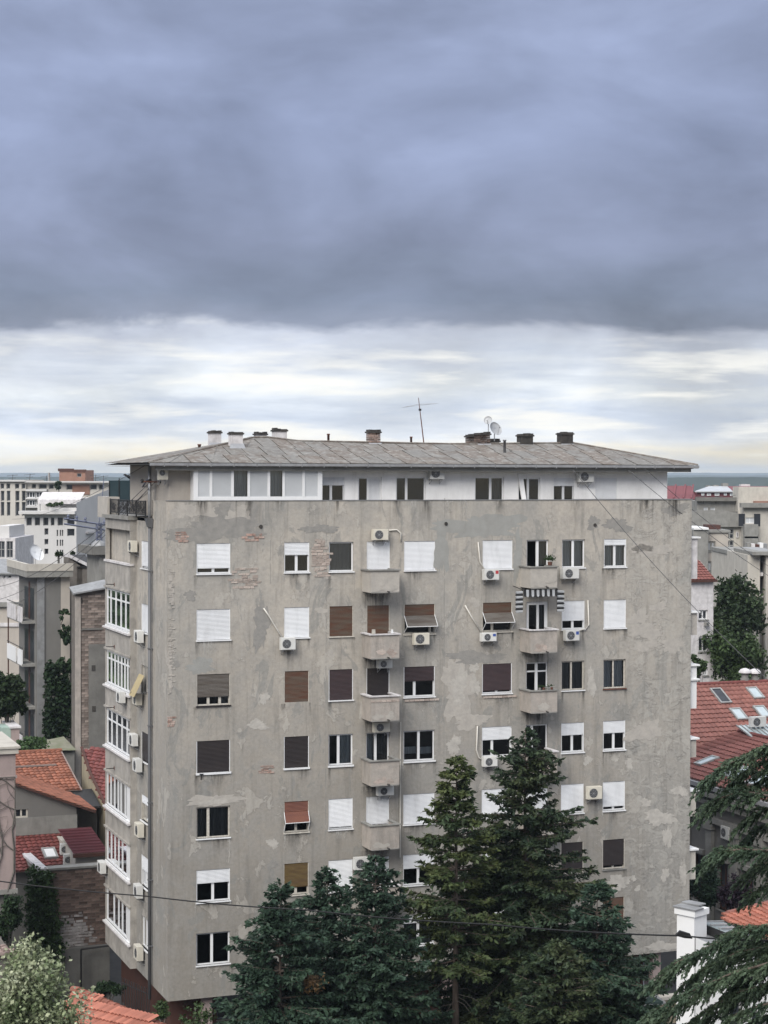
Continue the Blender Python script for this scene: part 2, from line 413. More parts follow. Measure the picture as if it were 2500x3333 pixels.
MT['tag_red'] = mat('red_sticker', (.45, .06, .07), None, 3, .5)
MT['tag_blue'] = mat('blue_sticker', (.05, .10, .34), None, 3, .5)
MT['hose'] = mat('cream_conduit', (.60, .58, .53), (.52, .49, .44), 3, .6)
MT['concrete'] = mat('bare_concrete', (0.255, 0.2507, 0.2338), (0.1955, 0.1913, 0.1785), 1.4, .92, .4, 9, dirt=.3, detail=8)
MT['concrete_dark'] = mat('dark_concrete', (0.17, 0.1658, 0.153), (0.1232, 0.119, 0.1105), 1.0, .92, .4, 9, dirt=.25, detail=8)
MT['asphalt'] = mat('asphalt', (.05, .05, .052), (.065, .064, .063), 2, .95, .3, 20)
MT['dish'] = mat('dish_white', (.66, .67, .68), (.58, .59, .60), 2, .5)
MT['dish_grey'] = mat('dish_grey', (.40, .41, .42), (.34, .35, .36), 2, .5)
MT['brickdark'] = mat('sooty_brick', (.085, .062, .052), (.175, .125, .105), 1.5, .95, .6, 14, isl=1.0, rnd=1.0)
MT['brick_grey'] = mat('grey_brown_brick', (.150, .115, .098), (.24, .205, .18), 1.0, .95, .6, 14, isl=.9, rnd=.9)
MT['mortar'] = mat('mortar', (0.16, 0.144, 0.128), (0.112, 0.1, 0.088), 2.5, .95, .6, 12)
MT['soot'] = mat('soot_black_render', (0.0315, 0.0294, 0.028), (0.063, 0.0574, 0.0525), 3, .95, .5, 12)
MT['brick_lime'] = mat('lime_stained_brick', (.36, .34, .33), (.22, .20, .19), 2.0, .95, .5, 12, isl=.6)
MT['white_old'] = mat('old_whitewash', (.62, .60, .60), (.48, .46, .46), 3, .9, .4, 10, dirt=.3)
MT['tile_orange'] = mat('orange_clay_tile', (.235, .092, .056), (.175, .07, .046), 3, .85, .3, 20, rnd=.6, isl=.6)
MT['tile_near'] = mat('near_clay_tile', (.33, .125, .085), (.26, .10, .07), 3, .85, .3, 20, rnd=.45, isl=.45)
MT['tile_red'] = mat('red_clay_tile', (.175, .066, .055), (.145, .056, .047), .5, .8, .2, 20, rnd=.3, isl=.3)
MT['tile_pale'] = mat('weathered_clay_tile', (.225, .098, .080), (.185, .080, .066), .5, .85, .3, 20, rnd=.3, isl=.3)
MT['tile_dark'] = mat('dark_red_tile', (0.16, 0.048, 0.0416), (0.12, 0.04, 0.036), 2, .75, .2, 20, rnd=.5, isl=.5)
MT['tile_old'] = mat('old_brown_tile', (.20, .155, .14), (.27, .20, .175), 2, .9, .3, 20, rnd=.75, isl=.75)
MT['maroon_metal'] = mat('maroon_roof_sheet', (.115, .035, .042), (.10, .032, .038), 2, .5, stretch=(1, 1, 1))
MT['maroon_far'] = mat('far_maroon_roof', (0.16, 0.044, 0.0496), (0.132, 0.036, 0.0416), .4, .6, rnd=.2)
MT['tarp'] = mat('dark_green_mesh', (.022, .040, .048), (.030, .050, .058), 1, .9)
MT['rust'] = mat('rusty_iron', (.14, .06, .04), (.09, .045, .035), 5, .9)
MT['wall_grey'] = mat('grey_smooth_render', (0.1758, 0.1705, 0.1608), (0.1533, 0.1496, 0.1421), .7, .9, .2, 8, dirt=.1)
MT['wall_pink'] = mat('faded_pink_render', (0.3312, 0.2646, 0.2499), (0.2852, 0.2303, 0.2205), .8, .9, .25, 8, dirt=.2)
MT['wall_yellow'] = mat('pale_yellow_render', (0.34, 0.289, 0.1997), (0.2805, 0.2422, 0.1742), .8, .9, .3, 8, dirt=.3)
MT['wall_beige'] = mat('beige_render', (0.425, 0.3867, 0.34), (0.3825, 0.3485, 0.3102), .8, .9, .2, 8, dirt=.1)
MT['wall_far'] = mat('far_pale_stone', (0.527, 0.4972, 0.4505), (0.4845, 0.459, 0.4165), .3, .9, dirt=.08)
MT['wall_white'] = mat('white_stone_cladding', (.55, .54, .53), (.51, .50, .49), .4, .85, dirt=.05)
MT['brick_red'] = mat('terracotta_brick', (.255, .145, .108), (.215, .12, .09), 1.2, .9)
MT['brown_panel'] = mat('red_brown_panel', (0.0805, 0.0364, 0.028), (0.063, 0.0308, 0.0252), 1.5, .8)
MT['moss'] = mat('mossy_sheet', (.215, .205, .165), (.145, .155, .095), 1.2, .9, .3, 10)
MT['mint'] = mat('mint_green_sheet', (.33, .42, .37), (.28, .36, .32), 1.2, .7)
MT['white_fresh'] = mat('fresh_white_paint', (.70, .70, .70), (.66, .66, .655), .8, .7)
MT['green_dark'] = mat('dark_green_paint', (.022, .040, .036), (.030, .05, .045), 1, .6)
MT['blue_mesh'] = mat('blue_grey_mesh', (.28, .31, .36), (.22, .24, .28), 3, .6)
MT['wood_door'] = mat('ochre_wood', (.20, .12, .06), (.15, .09, .05), 2, .7, stretch=(6, 1, .5))
MT['board'] = mat('ochre_board', (.40, .33, .19), (.34, .28, .16), 1.5, .8)
MT['crow'] = mat('black_feather', (.012, .012, .014), None, 5, .6)
MT['pylon'] = mat('blue_grey_lattice', (.10, .115, .17), (.13, .14, .19), 3, .6)
MT['wire'] = mat('wire_grey', (.10, .10, .105), None, 3, .7)
MT['cable'] = mat('black_cable', (.015, .015, .016), None, 3, .6)
MT['bark'] = bark('conifer_bark'); MT['bark_grey'] = bark('grey_bark', (.085, .078, .07))
MT['fir'] = leafmat('dark_fir_needles', (0.02028, 0.03588, 0.02106), (0.03432, 0.05616, 0.0273), 1.0, .8, (.105, .105, .034), .25)
MT['fir_blue'] = leafmat('deep_green_needles', (.023, .045, .030), (.038, .068, .041), 1.0, .8)
MT['fir_yellow'] = leafmat('yellow_green_needles', (.044, .066, .026), (.080, .098, .034), 1.1, .8, (.030, .050, .025), .85)
MT['cedar'] = leafmat('cedar_needles', (.040, .066, .040), (.072, .104, .060), 1.2, .8)
MT['ivy'] = leafmat('ivy_leaf', (0.0272, 0.0528, 0.0176), (0.044, 0.08, 0.0272), .9, .8)
MT['ivy_dark'] = leafmat('dark_ivy_leaf', (0.015, 0.0315, 0.0135), (0.0255, 0.048, 0.0195), .9, .8)
MT['tree_dark'] = leafmat('dark_leaf', (0.018, 0.033, 0.0135), (0.0345, 0.0555, 0.021), .7, .8)
MT['tree_mid'] = leafmat('mid_green_leaf', (0.03444, 0.05904, 0.02132), (0.05412, 0.08364, 0.02952), .7, .8)
MT['silver'] = leafmat('variegated_leaf', (.085, .120, .050), (.22, .25, .145), 2.4, .9, (.48, .48, .36), .5, .15)
MT['plum'] = leafmat('purple_leaf', (.022, .014, .024), (.035, .022, .034), .9, .7)
MT['forest'] = mat('far_forest', (.018, .030, .024), (.030, .044, .032), .012, .95, detail=8)
MT['plain'] = mat('far_plain', (.050, .060, .048), (.036, .046, .038), .004, .95, detail=8)
def sheet_mat():
    m, nt, b = new_mat('weathered_roof_sheet')
    obj = nd(nt, 'ShaderNodeTexCoord').outputs['Object']
    oi = nd(nt, 'ShaderNodeObjectInfo').outputs['Random']
    n1 = mnoise(nt, obj, 1.7, 7, .68, .5)
    c = mmix(nt, band(nt, mmath(nt, 'ADD', n1, mmath(nt, 'MULTIPLY_ADD', oi, .22, -.11)), .40, .60), (.185, .178, .166), (.118, .098, .082))
    n2 = mnoise(nt, obj, 4.5, 8, .72, .3, None, (5, 5, 5))
    c = mmix(nt, mmath(nt, 'MULTIPLY', band(nt, n2, .50, .66), .7), c, (.30, .288, .265))
    c = mmix(nt, 1.0, c, mmath(nt, 'MULTIPLY_ADD', oi, .35, .82), 'MULTIPLY')
    nt.links.new(c, b.inputs['Base Color']); b.inputs['Roughness'].default_value = .75; b.inputs['Specular IOR Level'].default_value = .3
    return m
MT['sheet'] = sheet_mat()
def streak_mat(name, c, amt):
    m, nt, b = new_mat(name); t = nd(nt, 'ShaderNodeTexCoord'); obj = t.outputs['Object']
    g = nd(nt, 'ShaderNodeSeparateXYZ', {0: t.outputs['Generated']})
    n1 = mnoise(nt, obj, 1.0, 6, .65, .2, (9, 9, 1.1))
    ex = mmath(nt, 'MULTIPLY', g.outputs[0], mmath(nt, 'SUBTRACT', 1.0, g.outputs[0])); ex = mmath(nt, 'MULTIPLY', ex, 4.0)
    fz = mmath(nt, 'MULTIPLY', g.outputs[2], g.outputs[2])
    f = mmath(nt, 'MULTIPLY', mmath(nt, 'MULTIPLY', band(nt, n1, .36, .62), ex), mmath(nt, 'MULTIPLY', fz, amt), clamp=True)
    b.inputs['Base Color'].default_value = (*c, 1); b.inputs['Roughness'].default_value = .95; b.inputs['Specular IOR Level'].default_value = .1
    tr = nd(nt, 'ShaderNodeBsdfTransparent'); x = nd(nt, 'ShaderNodeMixShader', {0: f, 1: tr.outputs[0], 2: b.outputs[0]})
    nt.links.new(x.outputs[0], nt.nodes['Material Output'].inputs[0]); return m
MT['streak_dark'] = streak_mat('rain_streak', (.085, .080, .072), .72); MT['streak_pale'] = streak_mat('lime_streak', (.50, .485, .45), .95)
# ================================================================== the setting: ground, plain, hills
YAW = 3.63485508e-01                                         # street grid
mb = MB(); mb.quad((-3000, -200, 0), (3000, -200, 0), (3000, 1500, 0), (-3000, 1500, 0)); 
tag(mb.build('ground', MT['asphalt']), kind='structure')
def ridge(name, dep, px0, px1, top, seed, m, n=90, thick=500, base=-2.0, amp=2.0):
    rr = random.Random(seed); mb = MB(); pts = []
    ph = [rr.uniform(0, 6) for _ in range(6)]
    for i in range(n + 1):
        f = i / n; px = px0 + (px1 - px0) * f
        z = at(px, top, dep).z + amp * sum(math.sin(f * k * 5.1 + ph[j]) / k for j, k in enumerate((1, 2, 3.3, 5.7, 9.1, 17))) * .5 + rr.uniform(-.12, .12) * amp
        tp = min(1, f * 7, (1 - f) * 7); tp = tp * tp * (3 - 2 * tp); pts.append((at(px, top, dep).x, max(base + (z - base) * tp, base + .2)))
    for (xa, za), (xb, zb) in zip(pts, pts[1:]):
        mb.quad((xa, dep, base), (xb, dep, base), (xb, dep + thick * .3, zb), (xa, dep + thick * .3, za))
        mb.quad((xa, dep + thick * .3, za), (xb, dep + thick * .3, zb), (xb, dep + thick, zb * .9), (xa, dep + thick, za * .9))
        mb.quad((xa, dep + thick, za * .9), (xb, dep + thick, zb * .9), (xb, dep + thick * 1.4, base), (xa, dep + thick * 1.4, base))
    return tag(mb.build(name, m), kind='structure')
ridge('wooded_hill', 1900, 1300, 4600, 1556, 3, MT['forest'], amp=2.2)
ridge('wooded_hill', 3100, -2400, 2000, 1553, 5, MT['forest'], amp=3.0)
ridge('wooded_hill', 5200, 600, 3500, 1543, 8, MT['forest'], amp=5.0)
ridge('distant_hill', 7600, -1200, 3700, 1538, 12, MT['plain'], amp=7.0, thick=900)
mb = MB(); mb.quad((-6000, 1500, -.5), (6000, 1500, -.5), (6000, 9500, -.5), (-6000, 9500, -.5))
tag(mb.build('plain', MT['plain']), kind='structure')

# ================================================================== the apartment block
B = Site('apartment_building', 'tall weathered grey apartment block with stained plaster and low metal roof', 'building', 0, 0, YAW, loc=(-9.02793235, 82.0, 0))
be = B.e
UL, UR, ZB, ZP = -.46, 25.70, 3.2, 25.22
ROWT = [26.4 + v for v in (-3.054, -5.968, -8.838, -11.785, -14.715, -17.509, -20.318)]
ROWB = [26.4 + v for v in (-4.396, -7.331, -10.233, -13.194, -16.112, -18.936, -21.741)]
COLL = [.838, 4.885, 7.007, 8.825, 10.650, 14.586, 16.852, 18.700, 20.925]
COLR = [2.384, 6.074, 8.181, 9.955, 12.202, 16.115, 17.991, 19.910, 22.127]
PF = lambda u, d, z: (u, d, z)                               # the street face
PS = lambda u, d, z: (UL + d, u, z)                          # the flank, facing left
BX = UL - .30
PB = lambda u, d, z: (BX + d, u, z)                          # the bay on the flank
PY = .55
PP = lambda u, d, z: (u, PY + d, z)                          # the set-back attic storey

def pbox(mb, P, u0, u1, d0, d1, z0, z1):
    return mb.hexa([P(u0, d0, z0), P(u1, d0, z0), P(u1, d1, z0), P(u0, d1, z0)], [P(u0, d0, z1), P(u1, d0, z1), P(u1, d1, z1), P(u0, d1, z1)])

def window(parent, P, a, b, c, d, f='white_pvc', split=(.5,), sh=None, frac=0.0, tilt=0.0, cur=None, sill='white_pvc', fw=.065, mw=.12,
           g='glass', transom=None, d0=.09, label=None, name='window', opened=None, sillw=.05, sh2=None):
    mb = MB(); d1 = d0 + .07
    pbox(mb, P, a, a + fw, d0, d1, c, d); pbox(mb, P, b - fw, b, d0, d1, c, d)
    pbox(mb, P, a + fw, b - fw, d0, d1, c, c + fw); pbox(mb, P, a + fw, b - fw, d0, d1, d - fw, d)
    xs = [a + fw] + [a + (b - a) * s for s in split] + [b - fw]
    for x in xs[1:-1]: pbox(mb, P, x - mw / 2, x + mw / 2, d0 - .004, d1 + .004, c + fw, d - fw)
    if transom: 
        zt = c + (d - c) * transom
        for k in range(len(xs) - 1): pbox(mb, P, xs[k] + (mw / 2 if k else 0), xs[k + 1] - (mw / 2 if k < len(xs) - 2 else 0), d0 + .006, d1 - .006, zt - .035, zt + .035)
    w = mb.build(name, MT[f], parent)
    if label: w['label'] = label
    for k in range(len(xs) - 1):
        x0 = xs[k] + (mw / 2 if k else 0); x1 = xs[k + 1] - (mw / 2 if k < len(xs) - 2 else 0)
        if opened is not None and k == opened: continue
        zz = [c + fw, d - fw] if not transom else [c + fw, c + (d - c) * transom, d - fw]
        for z0, z1 in zip(zz, zz[1:]):
            MB().quad(P(x0, d0 + .03, z0), P(x1, d0 + .03, z0), P(x1, d0 + .03, z1), P(x0, d0 + .03, z1)).build('pane', MT[g[k] if isinstance(g, (list, tuple)) else g], w)
        cm = cur[k] if isinstance(cur, (list, tuple)) else cur
        if cm:
            cb = MB(); n = 10; zl, zh = c + .02, d - .05
            if isinstance(cm, tuple): cm, fz0, fz1 = cm; zl, zh = c + (d - c) * fz0, c + (d - c) * fz1
            for i in range(n):
                ua, ub = x0 + (x1 - x0) * i / n, x0 + (x1 - x0) * (i + 1) / n
                da, db = d0 + .17 + .025 * (i % 2), d0 + .17 + .025 * ((i + 1) % 2)
                cb.quad(P(ua, da, zl), P(ub, db, zl), P(ub, db, zh), P(ua, da, zh))
            cb.build('curtain', MT[cm], w)
    if sh:
        s = MB(); zt = d; zb = d - frac * (d - c); dd = .035
        if tilt: zb = d - frac * .5 * (d - c)
        n = max(3, int((zt - zb) / .055)); e = .012
        for i in range(n):
            z1 = zt - (zt - zb) * i / n; z0 = zt - (zt - zb) * (i + 1) / n; zm = (z0 + z1) / 2
            s.quad(P(a + .035, dd, z0), P(b - .035, dd, z0), P(b - .035, dd - e, zm), P(a + .035, dd - e, zm))
            s.quad(P(a + .035, dd - e, zm), P(b - .035, dd - e, zm), P(b - .035, dd, z1), P(a + .035, dd, z1))
        pbox(s, P, a + .035, b - .035, dd - .008, dd + .02, zb - .03, zb)
        s.build('shutter', MT[sh], w)
        for x in (a + .004, b - .035):
            r = MB(); pbox(r, P, x, x + .031, .015, .06, c, d); r.build('shutter_rail', MT[f], w)
        if tilt:
            s = MB(); hh = frac * .5 * (d - c); zl = zb - hh * .93; n = 9; t = Vector((tilt, 0))
            for i in range(n):
                za, zc = zb - .03 - (zb - zl) * i / n, zb - .03 - (zb - zl) * (i + 1) / n
                oa, oc = dd - tilt * i / n, dd - tilt * (i + 1) / n
                s.quad(P(a + .03, oc, zc), P(b - .03, oc, zc), P(b - .03, oa - .012, za), P(a + .03, oa - .012, za))
                s.quad(P(a + .03, oa - .012, za), P(b - .03, oa - .012, za), P(b - .03, oa, za), P(a + .03, oa, za))
            s.build('shutter_flap', MT[sh2 or sh], w)
            s = MB(); pbox(s, P, a + .02, b - .02, dd - tilt - .02, dd - tilt + .02, zl - .06, zl - .03); s.build('flap_rail', MT['white_pvc'], w)
            for x in (a + .02, b - .02): s = MB(); s.tube([P(x, dd - tilt, zl - .03), P(x, dd - .02, c + .08)], .018, 4); s.tube([P(x, dd - tilt, zl - .03), P(x, dd - .03, zb)], .016, 4); s.build('stay_arm', MT['white_pvc'], w)
    if sill:
        s = MB(); pbox(s, P, a - .03, b + .03, -.07, .11, c - sillw, c); s.build('sill', MT[sill], w)
    return w

# ---- openings of the street face
W = dict
SP = {}
def sw(r, c, **k): SP[(r, c)] = k
sw(1, 1, sh='sh_white', frac=.80); sw(1, 2, sh='sh_white', frac=.40); sw(1, 3, split=(), cur='blind_grey', g='glass')
sw(1, 4, sh='sh_white', frac=.62); sw(1, 5, sh='sh_white', frac=1.0); sw(1, 6, sh='sh_white', frac=1.0)
sw(1, 7, split=(.52,), opened=0, cur=[None, 'curtain_dim']); sw(1, 8, cur='curtain'); sw(1, 9, sh='sh_white', frac=.20, cur='curtain')
sw(2, 1, sh='sh_white', frac=1.0); sw(2, 2, sh='sh_white', frac=1.0); sw(2, 3, f='old_paint', sh='sh_wood', frac=1.0, sill='old_paint')
sw(2, 4, f='old_paint', sh='sh_wood', frac=.64); sw(2, 5, f='old_paint', sh='sh_wood', sh2='sh_woodgrey', frac=.72, tilt=.42, sill='old_paint', split=(.85,))
sw(2, 6, f='old_paint', sh='sh_wood', sh2='sh_woodgrey', frac=.66, tilt=.40, sill='old_paint', split=(.35,)); sw(2, 7, split=(.55,), cur=[None, 'curtain_dim'], fw=.16)
sw(2, 8, sh='sh_white', frac=.68); sw(2, 9, sh='sh_white', frac=1.0)
sw(3, 1, f='old_paint', sh='sh_woodgrey', frac=.70, sill='sh_dark', split=(.36, .70), cur=[None, None, 'curtain_dim'])
sw(3, 2, f='old_paint', sh='sh_wood', frac=1.0, sill=None); sw(3, 3, sh='sh_maroon', frac=1.0); sw(3, 4, sh='sh_dark', frac=.64)
sw(3, 5, sh='sh_maroon', frac=.46, split=(.36,)); sw(3, 6, sh='sh_maroon', frac=.88); sw(3, 7, split=(.5,), opened=0, cur=['curtain_dim', None], transom=.8)
sw(3, 8, f='old_paint', cur='curtain_dim', split=(.45,), mw=.09); sw(3, 9, f='old_paint', cur='curtain', split=(.47,), mw=.07, sill='rust')
sw(4, 1, sh='sh_dark', frac=.97, sillw=.09); sw(4, 2, sh='sh_dark', frac=1.0, sillw=.08); sw(4, 3, split=(.42,), cur=[None, 'curtain'], sillw=.08)
sw(4, 4, split=(.42,), cur=['curtain', 'curtain_dim']); sw(4, 5, cur=[('curtain', .22, .45), ('curtain', .2, .42)], sillw=.07); sw(4, 6, sh='sh_white', frac=.42, split=(.36,))
sw(4, 7, split=(.3,), cur=None); sw(4, 8, sh='sh_white', frac=.40, sillw=.06); sw(4, 9, sh='sh_white', frac=.40)
sw(5, 1, f='old_paint', cur='curtain_dim', split=(.36,)); sw(5, 2, f='old_paint', sh='sh_rust', frac=.66, tilt=.22, sill='old_paint'); sw(5, 3, sh='sh_white', frac=.90)
sw(5, 4, sh='sh_white', frac=.58); sw(5, 5, sh='sh_white', frac=1.0); sw(5, 6, sh='sh_white', frac=.85); sw(5, 7, sh='sh_white', frac=.5)
sw(5, 8, sh='sh_white', frac=.86); sw(5, 9, sh='sh_white', frac=.84)
sw(6, 1, sh='sh_white', frac=.40); sw(6, 2, f='old_paint', sh='sh_yellow', frac=.74, sill='old_paint'); sw(6, 3, sh='sh_white', frac=.84); sw(6, 4, sh='sh_white', frac=.6)
sw(6, 5, sh='sh_white', frac=.44); sw(6, 6, sh='sh_white', frac=.5); sw(6, 7, cur='curtain'); sw(6, 8, f='old_paint', sh='sh_dark', frac=.9, sill=None); sw(6, 9, f='old_paint', sh='sh_dark', frac=.86, sill='concrete')
sw(7, 1, split=(.47,)); sw(7, 2, cur='curtain'); sw(7, 5, sh='sh_white', frac=.25, cur='curtain'); sw(7, 6, sh='sh_white', frac=.6); sw(7, 9, f='old_paint', sh='sh_wood', frac=.8, sill='concrete')
holes = []
for (r, c), k in SP.items():
    a, b, zb, zt = COLL[c - 1], COLR[c - 1], ROWB[r - 1], ROWT[r - 1]
    if c in (4, 7): zb = zt - 2.16
    holes.append((a, b, zb, zt))
    window(be, PF, a, b, zb, zt, **k)

# ---- walls
mb = MB(); holed(mb, UL, UR, ZB, ZP, holes, PF, .16)
mb.quad((UL, .25, ZP), (UR, .25, ZP), (UR, .25, 24.5), (UL, .25, 24.5))
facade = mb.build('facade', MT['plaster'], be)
mb = MB(); mb.box(UL - .03, 19.4, -.03, .29, ZP, ZP + .03); mb.box(19.4, UR + .03, -.03, .29, ZP, ZP + .045)
mb.build('parapet_coping', MT['zinc'], be)
FL = [26.4 - 1.95 - 2.93 * k for k in range(8)]                # floor levels
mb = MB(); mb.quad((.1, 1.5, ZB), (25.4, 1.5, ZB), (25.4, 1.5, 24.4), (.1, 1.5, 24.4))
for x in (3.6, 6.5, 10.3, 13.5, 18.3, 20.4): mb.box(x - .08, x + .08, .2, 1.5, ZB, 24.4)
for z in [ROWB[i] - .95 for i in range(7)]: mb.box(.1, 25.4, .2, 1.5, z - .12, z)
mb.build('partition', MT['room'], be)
# flank with its small windows
FW_ = []
frows = [(1760, 1849), (1965, 2057), (2165, 2258), (2382, 2476), (2587, 2671), (2784, 2884), (2982, 3083)]
fspec = [dict(sh='sh_white', frac=.9, split=()), dict(sh='sh_white', frac=1.0, split=()), dict(f='old_paint', split=(), sill=None),
         dict(sh='sh_dark', frac=.95, split=()), dict(f='old_paint', split=(), sh='sh_white', frac=.3), dict(sh='sh_white', frac=.45, split=(.5,)), dict(split=(.5,), cur='curtain')]
for (t, b), k in zip(frows, fspec):
    zt = B.s(466, t, UL)[1]; zb = B.s(466, b, UL)[1]
    FW_.append((3.60, 4.95, zb, zt)); window(be, PS, 3.60, 4.95, zb, zt, **k)
mb = MB(); holed(mb, 0.0, 12.6, ZB, 24.25, FW_, PS, .16); holed(mb, 0.0, 2.9, 24.25, ZP, [], PS, .1)
mb.quad((UL, 2.9, 24.25), (UL + .25, 2.9, 24.25), (UL + .25, 2.9, ZP), (UL, 2.9, ZP))
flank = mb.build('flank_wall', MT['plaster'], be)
# bay
bz = []
for (l, t), (l2, b) in zip([(346, 1912), (342, 2112), (344, 2301), (346, 2510), (346, 2693), (341, 2881)], [(338.6, 2028), (336, 2216), (334, 2411), (346, 2616), (343, 2794), (338, 2982)]):
    bz.append((6.05, 11.05, B.s(l2, b, BX)[1], B.s(l, t, BX)[1]))
LOG = (6.0, 11.15, 22.15, 23.75)
mb = MB(); holed(mb, 5.9, 11.3, ZB, 24.25, bz + [LOG], PB, .2)
mb.quad((BX, 5.9, ZB), (UL, 5.9, ZB), (UL, 5.9, 24.25), (BX, 5.9, 24.25)); mb.quad((BX, 11.3, ZB), (UL, 11.3, ZB), (UL, 11.3, 24.25), (BX, 11.3, 24.25))
mb.quad((BX, 5.9, ZB), (BX, 11.3, ZB), (UL, 11.3, ZB), (UL, 5.9, ZB))
bay = mb.build('bay', MT['bay_plaster'], be)
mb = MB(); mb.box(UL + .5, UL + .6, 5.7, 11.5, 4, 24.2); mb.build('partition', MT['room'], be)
mb = MB(); mb.quad((UL + .3, 5.9, 21.5), (UL + .3, 11.3, 21.5), (UL + .3, 11.3, 24.2), (UL + .3, 5.9, 24.2)); mb.build('loggia_wall', MT['wall_beige'], be)
mb = MB(); mb.box(BX - .06, BX + .15, 5.85, 11.4, 22.1, 22.2); mb.build('loggia_coping', MT['white_old'], be)
mb = MB(); mb.box(BX - .12, UL + .02, 5.8, 11.5, 24.25, 24.42); mb.build('terrace_slab', MT['concrete'], be)
mb = MB(); mb.box(BX - .1, UL + .2, 10.35, 11.6, 24.42, 25.28); mb.box(BX - .1, UL + .2, 11.6, 12.6, 24.25, 25.28); mb.build('terrace_parapet', MT['plaster_pale'], be)
bsp = [dict(split=(.2, .4, .62, .84), transom=.74), dict(split=(.12, .24, .38, .52, .66, .82), transom=.76), dict(split=(.14, .36, .58, .8), transom=.7),
       dict(split=(.22, .4, .52, .68, .84)), dict(split=(.14, .34, .5, .66, .82)), dict(split=(.16, .34, .5, .7))]
for (a, b, c, d), k in zip(bz, bsp):
    window(be, PB, a, b, c, d, fw=.08, mw=.075, cur=[('curtain' if R.random() < .35 else 'curtain_dim' if R.random() < .5 else None) for _ in range(len(k['split']) + 1)], d0=.03, sillw=.09, **k)
for (a, b, c, d) in bz:
    mb = MB(); mb.box(BX - .13, BX + .0, 5.84, 11.36, c - .17, c - .092); mb.build('ledge', MT['white_old'], bay)
    mb = MB(); mb.box(BX - .08, BX + .0, 5.88, 11.32, d + .03, d + .12); mb.build('hood', MT['bay_plaster'], bay)
# the last glazing bay on the lowest floors is panelled at its near end
for i in (3, 4, 5):
    a, b, c, d = bz[i]; mb = MB(); mb.box(BX - .004, BX + .02, a - .12, a + .55, c, d); mb.build('panel', MT['white_pvc'], be)
# rear and right faces
mb = MB(); mb.quad((UR, 0, ZB), (UR, 12.6, ZB), (UR, 12.6, 24.4), (UR, 0, ZP)); mb.quad((UL, 12.6, ZB), (UR, 12.6, ZB), (UR, 12.6, 24.4), (UL, 12.6, 24.4))
mb.quad((UL, .25, 24.4), (UR, .25, 24.4), (UR, 12.6, 24.4), (UL, 12.6, 24.4)); mb.quad((UL, 0, ZB), (UR, 0, ZB), (UR, 12.6, ZB), (UL, 12.6, ZB))
mb.build('rear_wall', MT['plaster_dark'], be)
# balconies of the right-hand face show as slivers past the corner
for zc, h, m in ((21.35, 2.1, 'white_old'), (15.0, 2.2, 'white_fresh'), (16.4, .1, 'white_fresh'), (12.6, 1.0, 'plaster_pale'), (9.7, 1.35, 'cream_wall'), (6.6, 1.55, 'cream_wall'), (18.6, 1.2, 'plaster_pale')):
    mb = MB(); mb.box(UR + .002, UR + .42, .15, 1.3, zc, zc + h - .12); o = mb.build('end_balcony', MT[m], be)
    mb = MB(); mb.box(UR + .002, UR + .55, .05, 1.4, zc + h - .12, zc + h - .04); mb.build('coping', MT['white_fresh'], o)

# ---- attic storey
pw = []
def prect(l, t, r, b): 
    a, c, z0, z1 = B.rect(l, t, r, b, PY); return (a, c, 24.75, z1)
Bz = lambda x, y: (1000 + x / 2.37, 1250 + y / 2.37); Cz = lambda x, y: (1500 + x / 2.074, 1350 + y / 2.074); Az = lambda x, y: (300 + x / 2.074, 1350 + y / 2.074)
def rz(f, x0, y0, x1, y1): a = f(x0, y0); b = f(x1, y1); return a[0], a[1], b[0], b[1]
for box, k in ((rz(Bz, 112, 720, 290, 890), dict(sh='sh_white', frac=.22, split=(.42,))), (rz(Bz, 395, 718, 575, 890), dict(split=(.44,), g=['glass', 'sh_white'])),
               (rz(Bz, 687, 716, 915, 890), dict(split=(.36,))), (rz(Bz, 1295, 716, 1518, 890), dict(split=(.55,), cur=[None, 'curtain_dim'])),
               (rz(Cz, 390, 425, 537, 570), dict(split=(.46,))), (rz(Cz, 625, 425, 767, 570), dict(sh='sh_white', frac=.24)), (rz(Cz, 908, 425, 1055, 570), dict(sh='sh_white', frac=1.0))):
    h = prect(*box); pw.append(h)
    window(be, PP, *h, sill=None, **k)
mb = MB(); holed(mb, -.28, 24.65, 24.5, 26.9, pw, PP, .12)
mb.quad((24.65, PY, 24.5), (24.65, 8, 24.5), (24.65, 8, 26.9), (24.65, PY, 26.9)); mb.quad((-.28, 8, 24.5), (24.65, 8, 24.5), (24.65, 8, 26.9), (-.28, 8, 26.9))
mb.build('attic_wall', MT['white_wall'], be)
mb = MB(); mb.quad((-.28, PY, 24.5), (-.28, 8, 24.5), (-.28, 8, 26.9), (-.28, PY, 26.9)); mb.quad((-.282, PY - .004, 24.5), (.75, PY - .004, 24.5), (.75, PY - .004, 26.9), (-.282, PY - .004, 26.9))
mb.build('attic_flank', MT['wall_beige'], be)
mb = MB(); mb.quad((0, 2.6, 24.5), (24.9, 2.6, 24.5), (24.9, 2.6, 26.9), (0, 2.6, 26.9)); mb.build('partition', MT['room'], be)
